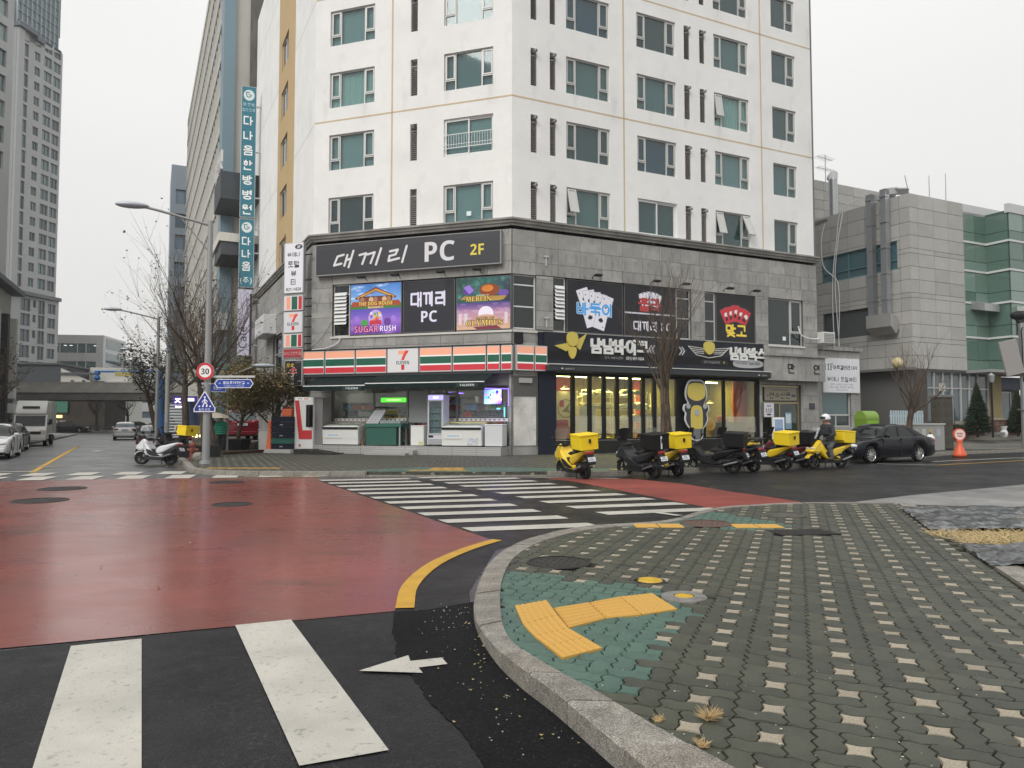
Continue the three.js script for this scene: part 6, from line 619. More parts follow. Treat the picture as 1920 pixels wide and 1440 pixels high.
const rp=struct('forecourt',null);part(rp,'ramp',(()=>{const a=[[16.5,37.6,0.14],[24.5,37.2,0.14],[46,49.5,0.14],[46,58,1.0],[27,45.4,1.0],[24.2,44.3,0.95],[18,48,0.4]],p=[];for(let i=1;i<a.length - 1;i++)for(const q of[a[0],a[i],a[i + 1]])p.push(q[0],q[2],-q[1]);const g=new THREE.BufferGeometry();g.setAttribute('position',new THREE.BufferAttribute(new Float32Array(p),3));g.computeVertexNormals();return uvm(g);})(),M([0.4,0.39,0.35],0.8,{map:tConc}));
const br=thing('brick_planter','low red brick planter wall with steps before the shop windows','planter',at(FK,4.2,0.7,1.4).toArray(),TR);const mB=[[0.26,0.12,0.085],[0.3,0.15,0.1],[0.34,0.24,0.17],[0.22,0.1,0.075]].map((c)=>M(c,0.9,{map:tPaver}));part(br,'core',mguv([b2(-1.2,3.9,-0.3,0.86,-0.9,-0.04)]),M([0.3,0.28,0.25],0.9));
for(let j=0;j<8;j++)for(let i=0;i<18;i++){const h=i<7?5:8;if(j<h)part(br,'brick',rb(0.27,0.1,0.1,0.012,-1.1 + i*0.285 +(j % 2)*0.14,0.06 + j*0.115,-0.02 + rr(0,0.012),1),mB[Math.floor(rnd()*4)]);}part(br,'coping',mguv([b2(0.9,4.0,0.95,1.02,-0.9,0.08)]),M([0.4,0.38,0.34],0.8));for(let i=0;i<4;i++)part(br,'step',mguv([b2(4.1,6.2,-0.2 + i*0.22,0.0 + i*0.22,-0.1 - i*0.3,0.3 - i*0.3)]),M([0.18,0.18,0.175],0.8));
const en=thing('shop_entrance','dark recessed doorway under a blue sign at the right picture edge','doorway',at(FK,9.2,1.0,-0.1).toArray(),TR);part(en,'wall',mguv([b2(-1.6,-0.5,0,3.5,-0.4,0)]),M([0.3,0.24,0.12],0.8));part(en,'recess',mguv([b2(-0.5,4,0,3.5,-1.6,-1.5)]),M([0.2,0.18,0.15],0.8));part(en,'sign',mguv([b2(-0.5,4,2.6,3.4,-0.1,0.0)]),M([0.03,0.05,0.09],0.5));part(en,'door_frame',mguv([b2(0.4,0.48,0,2.5,-0.8,-0.7),b2(1.6,1.68,0,2.5,-0.8,-0.7),b2(0.48,1.6,2.42,2.5,-0.8,-0.7)]),mSteel);part(en,'pane',b2(0.48,1.6,0,2.42,-0.76,-0.75),mGlassFar);
const st=thing('garden_edge','grey stone slabs edging the small hedge bed','stone edging',at(FK,2.6,0.85,1.1).toArray(),TR);part(st,'slab',mguv([rb(1.9,0.22,0.3,0.03,0.3,0.15,0.2)]),mConc);part(st,'slab',mguv([rb(1.5,0.2,0.3,0.03,1.3,-0.05,1.0).rotateY(-0.2)]),mConc);
const wb=thing('rubbish_bag','knotted white rubbish bag standing before the brick planter','bag',at(FK,5.3,0.55,2.0).toArray());part(wb,'bag',mguv([sph(0.24,0,0.24,0,0.9,1.2,0.9),cyl(0.12,0.2,0.25,0,0.45,0)]),M([0.7,0.7,0.68],0.6));part(wb,'foot',mguv([cyl(0.1,0.14,0.1)]),M([0.6,0.6,0.58],0.6));
const gl=thing('globe_lamp','round yellow globe lamp on the wall behind the small bare tree','lamp',at(FK2,-0.55,4.75,0.6).toArray());part(gl,'globe',mguv([sph(0.33,0,0.3,0)]),M([0.65,0.55,0.3],0.4));part(gl,'holder',mguv([cyl(0.12,0.1,0.12,0,-0.12,0)]),mBlack);
const fe=thing('picket_fence','pale blue picket fence between annex and panel building','fence',[21.2,0.9,-41.5],25*DEG);for(let i=0;i<14;i++)part(fe,'slat',mguv([b2(i*0.2,i*0.2 + 0.12,0,1.25,-0.02,0.02)]),M([0.42,0.52,0.56],0.6));part(fe,'rail',mguv([b2(0,2.8,0.2,0.3,-0.06,-0.02)]),M([0.42,0.52,0.56],0.6));part(fe,'rail',mguv([b2(0,2.8,0.9,1.0,-0.06,-0.02)]),M([0.42,0.52,0.56],0.6));
const bn=thing('clothes_bin','lime green recycling bin with rounded top behind the black sedan','recycling bin',[17.35,0.13,-36.2],18*DEG);part(bn,'body',mguv([b2(-0.42,0.38,0,1.55,-0.38,0.38)]),M([0.16,0.27,0.035],0.5));part(bn,'round_top',mguv([new THREE.CylinderGeometry(0.38,0.38,0.8,20,1,false,0,Math.PI).rotateZ(Math.PI/2).rotateX(0).translate(-0.025,1.55,0)]),M([0.2,0.33,0.05],0.45));part(bn,'side_print',face(0.65,0.9,-0.02,1.0,0.384),printM(canvas(120,140,(x,w,h)=>{fill(x,'#7fae2e',0,0,w,h);fill(x,'#24401a',12,24,60,14);for(let i=0;i<5;i++)fill(x,'#2c4a20',12,52 + i*16,30 +(i % 3)*24,7);}),0.5));
const lw=thing('notice_wall','low wall with papers stuck on it beside the lime green bin','wall',[18.5,0.13,-35.6],22*DEG);part(lw,'panel',mguv([b2(0,3.2,0,1.25,-0.06,0)]),M([0.32,0.32,0.31],0.8));part(lw,'top_rail',mguv([b2(0,3.25,1.25,1.32,-0.1,0.04)]),mAlu);for(let i=0;i<6;i++)part(lw,'paper',mguv([b2(0.15 + i*0.5,0.42 + i*0.5,0.5 + rr(0,0.2),1.05,0.002,0.008)]),M([[0.5,0.5,0.46],[0.45,0.35,0.2],[0.4,0.42,0.45]][i % 3],0.8));
const gp=thing('stone_gate_post','rough stone gate post beside the small bare tree','gate post',[21.6,0.14,-37.2],0.4);part(gp,'post',mguv([rb(0.9,2.6,0.6,0.08,0,1.3,0)]),M([0.3,0.28,0.24],0.9,{map:tGranite}));part(gp,'cap',mguv([rb(1.0,0.15,0.7,0.03,0,2.66,0)]),mConc);part(gp,'meter_box',mguv([rb(0.3,0.4,0.15,0.02,-0.2,3.1,0.2)]),M([0.5,0.48,0.42],0.6));}
// ---------- left street: clinic block ----------
const FQ=frame(-21.6,-55,-63.1);
{const t=thing('clinic_building','long beige clinic block with ribbon windows and dark projecting canopies','building',[-21.6,0,-55]),inv=new THREE.Matrix4().makeTranslation(21.6,0,55);const P=(n,g,m,l)=>{const o=part(t,n,g,m,l);o.applyMatrix4(new THREE.Matrix4().multiplyMatrices(inv,FQ));return o;};
const H=43,Lb=53,beige=M([0.58,0.565,0.53],0.8,{map:re(tPlaster,0.15)}),tile=M([0.2,0.29,0.34],0.5),wht=M([0.66,0.64,0.58],0.7);
P('core',mguv([b2(-Lb,-0.3,0,H,-14,-0.5)]),M([0.1,0.12,0.13],0.7));
P('end_wall',facade(0,8,0,H,[[1.2,5,26.2,29],[1.2,5,30.2,33.2]],0.3).rotateY(Math.PI/2).translate(0,0,-0.6),beige);
{const g=facade(0,12,0,H,[[3.2,8,26.2,29.2],[3.2,8,30.8,34],[3.2,8,35.4,38.6]],0.35);const o=part(t,'end_wall',g,beige,'beige end wall');o.rotation.y=25*DEG;o.position.set(0.4,0,0);for(const y of[26.2,30.8,35.4]){const w=part(t,'window',b2(3.2,8,y,y + 3.1,-0.3,-0.26),M([0.1,0.14,0.17],0.08,{ior:1.7}));w.rotation.y=25*DEG;w.position.set(0.4,0,0);part(w,'glazing_bar',mguv([b2(5.5,5.6,y,y + 3.1,-0.26,-0.2),b2(3.2,8,y + 0.9,y + 1.0,-0.255,-0.205)]),mAluDark);}
const p=part(t,'stone_strip',mguv([b2(1.2,3,0,H,0,0.12)]),M([0.5,0.5,0.47],0.8,{map:tStone}));p.rotation.y=25*DEG;p.position.set(0.4,0,0);}
P('tiled_column',mguv([b2(-1.6,0.4,0,H,-0.5,0.35)]),tile,'blue grey tiled corner column');P('roof_edge',mguv([b2(-Lb,0.3,H,H + 0.8,-10,0.1)]),wht);
const nF=13,fh=3.05,y0=3.5;for(let i=0;i<nF;i++){const y=y0 + i*fh;P('floor_band',mguv([b2(-Lb,-1.6,y,y + 0.75,-0.5,0.1)]),beige);P('window_band',mguv([b2(-Lb,-1.6,y + 0.75,y + fh,-0.5,-0.25)]),M([0.15,0.2,0.24],0.07,{ior:1.75}));const m=[];for(let x=-Lb;x<-2;x +=1.55)m.push(b2(x,x + 0.16,y + 0.75,y + fh,-0.25,0.06),b2(x + 0.75,x + 0.82,y + 0.75,y + fh,-0.25,-0.05));const o=P('mullions',mguv(m),wht);o.userData.kind='stuff';}
P('shopfront',mguv([b2(-Lb,-1.6,0.2,3.3,-0.5,-0.3)]),M([0.06,0.06,0.065],0.3));P('shop_sign_band',mguv([b2(-Lb,-1.6,3.0,3.5,-0.3,0.2)]),M([0.12,0.13,0.15],0.6));
P('canopy',mguv([b2(0.3,5,16.9,18.8,-2.6,0.8)]),M([0.06,0.07,0.08],0.6),'upper dark canopy');P('canopy',mguv([b2(0.3,5,13.0,13.9,-2.6,0.7)]),M([0.07,0.075,0.085],0.6),'lower dark canopy');P('canopy_edge',mguv([b2(0.2,5.1,13.91,14.5,-2.6,0.85)]),wht);
const l=[];let px=0.8;for(const ch of '다나음한방병원'){for(const s of syllable(ch))for(let i=0;i<s.length - 1;i++){const a=s[i],b=s[i + 1],L=Math.hypot((b[0]- a[0]),(b[1]- a[1])*1.3),g=bx(L + 0.1,0.16,0.14);g.rotateZ(Math.atan2(-(b[1]- a[1])*1.3,b[0]- a[0]));l.push(g.scale(0.55,1,1).translate(px +(a[0]+ b[0])/ 2*0.55,18.95 + 1.3 -(a[1]+ b[1])/ 2*1.3,0.75));}px +=0.62;}P('canopy_letters',mguv(l),M([0.7,0.7,0.68],0.5));
P('entrance_glass',mguv([b2(-9,3,0.2,8,0.0,0.1)]),M([0.12,0.2,0.2],0.1,{ior:1.6}));P('entrance_fascia',mguv([b2(-9.1,3.2,8,9.2,0,0.6)]),M([0.5,0.52,0.52],0.5));}
{
const s=(label,y0,y1,w,t)=>{const o=thing('blade_sign',label,'sign',[-18.75,y0,-50.3],17*DEG);part(o,'case',mguv([rb(w,y1 - y0,0.3,0.02,w/2,(y1 - y0)/ 2,0)]),M([0.6,0.62,0.62],0.4));part(o,'print',face(w - 0.06,y1 - y0 - 0.06,w/2,(y1 - y0)/ 2,0.154),printM(t,0.45,0.08));for(const q of[0.15,0.5,0.85])part(o,'bracket',mguv([b2(w,w + 0.5,(y1 - y0)*q,(y1 - y0)*q + 0.1,-0.08,0)]),mSteel);};
const emblem=(x,cx,cy,r)=>{disc(x,'#d5dcdc',cx,cy,r);x.strokeStyle='#2d6b78';x.lineWidth=r*0.16;x.beginPath();x.moveTo(cx + r*0.1,cy - r*0.5);x.lineTo(cx - r*0.5,cy - r*0.5);x.lineTo(cx - r*0.4,cy + r*0.2);x.quadraticCurveTo(cx,cy + r*0.6,cx + r*0.5,cy - r*0.05);x.stroke();x.beginPath();x.moveTo(cx - r*0.1,cy - r*0.1);x.lineTo(cx + r*0.3,cy - r*0.1);x.stroke();};
const bg='#2f7383';
s('tall teal vertical sign with white Korean letters, upper of two',15.55,24.75,0.98,canvas(150,1380,(x,w,h)=>{fill(x,bg,0,0,w,h);emblem(x,75,90,58);text(x,'양·한방',75,186,40,{color:'#c9d6d8',w:0.08});text(x,'협진진료',75,246,36,{color:'#c9d6d8',w:0.08});[...'다나음한방병원'].forEach((c,i)=>text(x,c,75,360 + i*156,120,{color:'#e4e8e8',w:0.13,outline:'#1c4450',ow:0.02}));}));
s('shorter teal vertical sign with white Korean letters, under the tall one',10.7,15.45,0.98,canvas(150,710,(x,w,h)=>{fill(x,bg,0,0,w,h);emblem(x,75,86,56);[...'다나음'].forEach((c,i)=>text(x,c,75,230 + i*130,108,{color:'#e4e8e8',w:0.13,outline:'#1c4450',ow:0.02}));text(x,'(주)',75,640,78,{color:'#d8e0e0',w:0.1});}));
s('pale lilac vertical banner reading Café with dark edge',6.0,10.55,0.95,canvas(150,700,(x,w,h)=>{fill(x,'#c4c0d2',0,0,w,h);fill(x,'#2c2440',w - 26,40,26,h - 40);x.save();x.translate(62,520);x.rotate(-Math.PI/2);x.font='120px sans-serif';x.fillStyle='#2c2440';x.fillText('Café',-110,34);x.font='38px sans-serif';x.fillText('DANAEUM',250,50);x.restore();}));}
// ---------- towers and far side of the side street ----------
function farBlock(name,label,p0,p1,depth,H,wall,cols,rows,wh,glass,o={}){
const dx=p1[0]- p0[0],dz=p1[1]- p0[1],L=Math.hypot(dx,dz),th=Math.atan2(dz,dx);const t=thing(name,label,'building',[p0[0],0,-p0[1]],th);
const holes=[];for(const y of rows)for(const c of cols)holes.push([c[0],c[1],y +(c[2]||0),y +(c[3]??wh)]);
part(t,'wall',facade(0,L,o.base||0,H,holes,0.4),wall);part(t,'body',mguv([b2(0.02,L - 0.02,o.base||0,H - 0.05,-depth,-0.41)]),wall);
const gc={};for(const h of holes){const k=(h[1]- h[0]).toFixed(2)+(h[3]- h[2]).toFixed(2);gc[k]??=[new THREE.BoxGeometry(h[1]- h[0]- 0.02,h[3]- h[2]- 0.02,0.05),mguv([b2(-0.05,0.05,-(h[3]- h[2])/ 2,(h[3]- h[2])/ 2,0.02,0.12),b2(-(h[1]- h[0])/ 2,(h[1]- h[0])/ 2,-(h[3]- h[2])/ 2,-(h[3]- h[2])/ 2 + 0.1,0.02,0.15),b2(-(h[1]- h[0])/ 2,(h[1]- h[0])/ 2,(h[3]- h[2])/ 2 - 0.1,(h[3]- h[2])/ 2,0.02,0.15)])];const w=part(t,'window',gc[k][0],Array.isArray(glass)?glass[Math.floor(rnd()*glass.length)]:glass);w.position.set((h[0]+ h[1])/ 2,(h[2]+ h[3])/ 2,-0.32);part(w,'frame',gc[k][1],mAluDark);}
return t;
}
{const mT=M([0.5,0.515,0.525],0.8,{map:re(tPlaster,0.09)}),gls=[mGlassFar2,M([0.14,0.2,0.21],0.07,{ior:1.75}),mGlassFar],rows=Array.from({length:17},(_,i)=>27.6 + i*3.02).filter((y)=>y<76),A=[-95.4,139],Bp=[-93.5,150.5];
const t=farBlock('apartment_tower','tall pale apartment tower at the left with glass crown',A,Bp,22,77.5,mT,[[1.6,3.0,-0.2,2.3],[4.5,5.9,0.2,1.9],[6.9,8.9,0.1,2.2],[9.3,11.2,0.1,2.2]],rows,2,gls,{base:26.5});
part(t,'ledge',mguv([b2(-0.5,12.4,25.9,26.6,-22,0.8)]),M([0.16,0.17,0.18],0.7));part(t,'cornice',mguv([b2(-0.3,4.2,77.5,78.4,-6,1.0),b2(4.2,6.2,76.9,77.9,-6,0.8)]),M([0.14,0.16,0.18],0.6));const cr=part(t,'glass_crown',mguv([b2(1.0,11.4,77.5,92,-14,-1.2)]),M([0.16,0.22,0.24],0.1,{ior:1.7}));const b=[];for(let i=0;i<10;i++)b.push(b2(1.0 + i*1.15,1.12 + i*1.15,77.5,92,-1.2,-0.9));for(let j=0;j<8;j++)b.push(b2(1,11.4,78 + j*1.8,78.1 + j*1.8,-1.2,-0.95));part(cr,'crown_bars',mguv(b),M([0.4,0.44,0.46],0.5));part(t,'glass_strip',mguv([b2(-4.5,-0.05,0,84,-8,-2.5)]),M([0.13,0.19,0.2],0.1,{ior:1.7}));part(t,'crown_shoulder',mguv([b2(11.5,13,82,92,-8,-2)]),M([0.1,0.11,0.14],0.6));part(t,'corner_pier',mguv([b2(0.1,1.5,26.6,77.4,0.01,0.5)]),mT);
farBlock('tower_podium','wider lower storeys of the pale apartment tower',[-96.3,137],[-93.1,151],24,25.85,mT,[[1.0,2.4,-0.2,2.4],[5.4,7.6,0,2.4],[8.2,8.9,0.9,2.4],[9.4,11.0,-0.2,2.5],[11.7,13.6,0.2,2.2]],[7.6,10.7,13.8,16.9,20.0,22.9],2,[mGlassFar,M([0.09,0.12,0.14],0.08,{ior:1.7})]);
farBlock('apartment_tower','nearer tall tower cut by the left picture edge',[-60.9,77],[-59.5,86.2],20,70,mT,[[0.8,4.4,0,2.0],[5.0,8.4,0,2.0]],Array.from({length:13},(_,i)=>31 + i*3.02),2,[mGlassFar2,M([0.2,0.27,0.26],0.07,{ior:1.75})]);
const n=farBlock('street_building','low white building with dark pilasters at the left picture edge',[-29.8,34],[-42.6,62.5],12,12.2,M([0.5,0.48,0.44],0.8,{map:re(tPlaster,0.2)}),[],[],2,mGlassFar);part(n,'dark_glazing',mguv([b2(0.5,30.6,1.6,8.6,0.01,0.1)]),M([0.06,0.065,0.07],0.15,{ior:1.6}));for(let i=0;i<10;i++)part(n,'pilaster',mguv([b2(1.2 + i*3.3,1.9 + i*3.3,0,10.2,0.02,0.5)]),i % 2?M([0.5,0.48,0.44],0.8):M([0.06,0.06,0.065],0.7));part(n,'roof_slab',mguv([b2(-0.5,31.8,12.2,12.6,-12.4,0.9)]),M([0.13,0.14,0.15],0.7));part(n,'shopfront',mguv([b2(0.3,31,0,4.4,0.1,0.3)]),M([0.035,0.038,0.042],0.3));for(const y of[3.4,2.2])part(n,'white_sign',mguv([b2(29.5,30.6,y,y + 0.8,0.3,0.7)]),M([0.7,0.7,0.7],0.5));
const w=farBlock('office_block','white office block with ribbon windows beyond the flyover',[-104,163],[-91.6,165],14,20.6,M([0.58,0.59,0.59],0.8,{map:re(tPlaster,0.1)}),[[0.3,3.6],[3.75,7.2],[7.35,9.0],[9.15,11.2]],[8.2,12.6,16.6],2.1,[M([0.1,0.15,0.16],0.07,{ior:1.7})]);part(w,'ceiling_light',mguv([1,2.6,4.4,5.6,10.6].map((x)=>b2(x,x + 0.6,18.2,18.32,-0.28,-0.25))),GL([0.9,0.95,1],1.2));const sd=part(w,'side_face',mguv([b2(12.57,12.7,0,20.6,-14,-0.01)]),M([0.6,0.6,0.6],0.8));for(let j=0;j<4;j++)part(sd,'side_window',mguv([b2(12.7,12.76,8.2 + j*3.2,10.4 + j*3.2,-12,-1.5)]),mGlassFar2);part(w,'banner',mguv([b2(12.72,13.0,8.2,12.8,-3.5,-1.6)]),M([0.55,0.55,0.62],0.5));
farBlock('office_block','small grey block at the right end of the white office block',[-90,170],[-86.6,171],10,15.6,M([0.55,0.56,0.57],0.8),[[0.5,1.8],[2.0,3.2]],[9.2,13.0],1.7,mGlassFar2);
const pd=thing('dark_hall','dark slate hall with white gabled end just behind the flyover','building',[-86.5,0,-126],12*DEG);part(pd,'side_wall',mguv([b2(0,8.6,0,11.2,-14,0)]),M([0.06,0.07,0.08],0.7));part(pd,'gable_wall',mguv([ext([[0,0],[4.6,0],[4.6,8.4],[0,10.6]],0.3)]).translate(8.62,0,-0.3),M([0.6,0.58,0.52],0.8));part(pd,'roof_edge',mguv([b2(-0.2,8.9,11.2,11.5,-14,0.3),bx(5.4,0.35,1,11.1,9.7,-0.2).translate(0,0,0)]),M([0.1,0.11,0.12],0.7));for(const x of[10.2,12.0])part(pd,'window',mguv([b2(x,x + 0.5,6.2,8.6,0.0,0.06)]),mGlassFar);
const lb=thing('low_white_building','low white building between dark hall and office block','building',[-80,0,-140],8*DEG);part(lb,'wall',mguv([b2(0,7,0,11.6,-8,0),b2(3.2,6.8,0,9,0.01,0.8)]),M([0.55,0.54,0.5],0.8));part(lb,'window',mguv([b2(0.8,2.6,6.5,9,0.0,0.06)]),mGlassFar);part(lb,'window',mguv([b2(4.2,6,6.5,8.4,0.8,0.86)]),mGlassFar);
farBlock('distant_block','narrow blue grey block beyond the clinic',[-55.6,119],[-51.5,121],12,43.4,M([0.3,0.35,0.39],0.7),[[0.7,3.4]],[13,17,21,25,29.5,33,37],2.4,[M([0.12,0.18,0.22],0.1),M([0.2,0.28,0.34],0.2)]);
const br=thing('road_bridge','weathered concrete flyover crossing the side street','bridge',[0,0,0]);const pts=[[-100,95],[-67.8,100],[-47.6,101],[-30,99],[-5,92],[20,82]];for(let i=0;i<pts.length - 1;i++){const[a,b]=[pts[i],pts[i + 1]],L=Math.hypot(b[0]- a[0],b[1]- a[1]),th=Math.atan2(b[1]- a[1],b[0]- a[0]);const gd=part(br,'girder',mguv([b2(0,L + 0.1,4.35,5.35,-8,0)]),M([0.42,0.4,0.38],0.85,{map:tConc})),pr=part(br,'parapet',mguv([b2(0,L + 0.1,5.35,6.6,-0.25,0.25),b2(0,L + 0.1,6.6,6.75,-0.3,0.3),b2(0,L + 0.1,5.35,6.6,-8,-7.7)]),M([1.35,1.32,1.25],0.85,{map:re(tStone,0.2)}));for(const o of[gd,pr]){o.position.set(a[0],0,-a[1]);o.rotation.y=th;}}for(const[x,z]of[[-78,102],[-26,101]])part(br,'pier',mguv([b2(-0.8,0.8,0,4.4,-3.2,3.2)]),mConc).position.set(x,0,-z - 4);
const u=thing('banded_building','white building with grey window bands seen under the flyover','building',[-64,0,-128],6*DEG);for(let i=0;i<3;i++){part(u,'wall',mguv([b2(0,18,0.5 + i*2.6,2 + i*2.6,-6,0)]),M([0.6,0.6,0.59],0.8));part(u,'window_band',mguv([b2(0,18,2 + i*2.6,3.1 + i*2.6,-6,-0.15)]),M([0.14,0.19,0.23],0.1));}
const v=thing('dark_shop_row','dim brown shop row under the flyover with a lit yellow sign','building',[-88,0,-122],5*DEG);part(v,'wall',mguv([b2(-14,20,0,8,-8,0)]),M([0.14,0.12,0.1],0.85,{map:tConc}));part(v,'red_sign',mguv([b2(8.6,10.2,2.6,6.2,0.02,0.5)]),M([0.45,0.08,0.09],0.6));part(v,'green_sign',mguv([b2(10.6,14.2,2.9,5.4,0.02,0.3)]),M([0.05,0.2,0.14],0.6));part(v,'lit_sign',mguv([b2(10.8,13.4,2.0,2.45,0.3,0.5)]),GL([1,0.75,0.3],1.8));for(let i=0;i<4;i++)part(v,'shop_window',mguv([b2(9 + i*1.3,10 + i*1.3,0.2,1.6,0.02,0.08)]),M([0.35,0.33,0.28],0.4));for(let i=0;i<4;i++)part(v,'low_lamp',mguv([sph(0.12,10 + i*0.9,-0.15 + 0.3,0.6)]),GL([1,0.9,0.7],2));
const gf=thing('guard_fence','dark guard fence along the bend at the end of the side street','fence',[-76,0,-98],2*DEG);for(let i=0;i<26;i++)part(gf,'post',mguv([b2(i*1.1,i*1.1 + 0.12,0,1.0,-0.06,0.06)]),M([0.05,0.05,0.05],0.7));for(const y of[0.35,0.62,0.9])part(gf,'rail',mguv([b2(0,28.6,y,y + 0.1,0.06,0.1)]),M([0.09,0.085,0.08],0.7));part(gf,'kerb',mguv([b2(0,28.6,0,0.2,0.2,0.6)]),mConc);
struct('side_pavement',slab([[-34,43],[-29.5,44],[-36,58],[-47,80],[-58,92],[-80,95],[-70,70]],0,0.13),mConc);}
{struct('driveway',slab([[-12.2,35.2],[-13.5,34.2],[-18,43],[-21,50],[-19,51.5],[-14,41.5]],0.12,0.55),M([0.4,0.37,0.32],0.85,{map:tConc}));struct('soil_bed',slab([[-11.2,34.6],[-12.3,31.6],[-13.7,33.9],[-12.4,36.0]],0.12,0.24),M([0.14,0.095,0.06],0.95,{map:tConc,bumpMap:tRedBump,bumpScale:0.02}));}
// ---------- scooters ----------
const mTyre=M([0.016,0.016,0.017],0.8),mRim=M([0.08,0.08,0.085],0.35,{metal:0.6}),mPlastic=M([0.022,0.022,0.024],0.5),mSeat=M([0.015,0.015,0.016],0.65),mLens=M([0.6,0.62,0.64],0.1,{clearcoat:1}),mTail=M([0.3,0.01,0.012],0.2,{clearcoat:1}),mPlate=printM(canvas(96,56,(x,w,h)=>{fill(x,'#d9dcdc',0,0,w,h);for(let i=0;i<4;i++)fill(x,'#2a4a7a',12 + i*19,26,12,20);fill(x,'#2a4a7a',22,8,50,9);})),mScreen=M([0.8,0.82,0.84],0.08,{transmission:0.85,thickness:0}),mExh=M([0.35,0.35,0.36],0.3,{metal:0.8});
const paint=(c)=>M(c,0.35,Math.max(...c)<0.07?{clearcoat:0.35,clearcoatRoughness:0.08,specularIntensity:0.25}:{clearcoat:0.7,clearcoatRoughness:0.1});
function wheelG(r,w,spokes,rimR){
const ty=new THREE.LatheGeometry([[rimR,-w*0.42],[r*0.9,-w*0.5],[r*0.985,-w*0.32],[r,0],[r*0.985,w*0.32],[r*0.9,w*0.5],[rimR,w*0.42]].map((p)=>new THREE.Vector2(...p)),30).rotateX(Math.PI/2);
const l=[new THREE.LatheGeometry([[rimR,-w*0.42],[rimR*0.93,-w*0.3],[rimR*0.93,w*0.3],[rimR,w*0.42]].map((p)=>new THREE.Vector2(...p)),26).rotateX(Math.PI/2),new THREE.CylinderGeometry(rimR*0.2,rimR*0.2,w*0.8,12).rotateX(Math.PI/2)];
for(let i=0;i<spokes;i++){const a=i/spokes*6.283,g=bx(rimR*0.8,rimR*0.16,w*0.25,rimR*0.52,0,w*0.2);g.rotateZ(a);l.push(g);const h=bx(rimR*0.8,rimR*0.12,w*0.25,rimR*0.52,0,-w*0.2);h.rotateZ(a + 0.2);l.push(h);}
return[uvm(clean(ty)),mguv(l)];
}
const[scT,scR]=wheelG(0.265,0.12,5,0.19);
const G_={};const once=(k,f)=>(G_[k]??=f());
const body2=(pts,w,bev,n=40)=>{const g=ext(smooth(pts,n),w - 2*bev,bev);return uvm(g.translate(0,0,-(w - 2*bev)/ 2));};
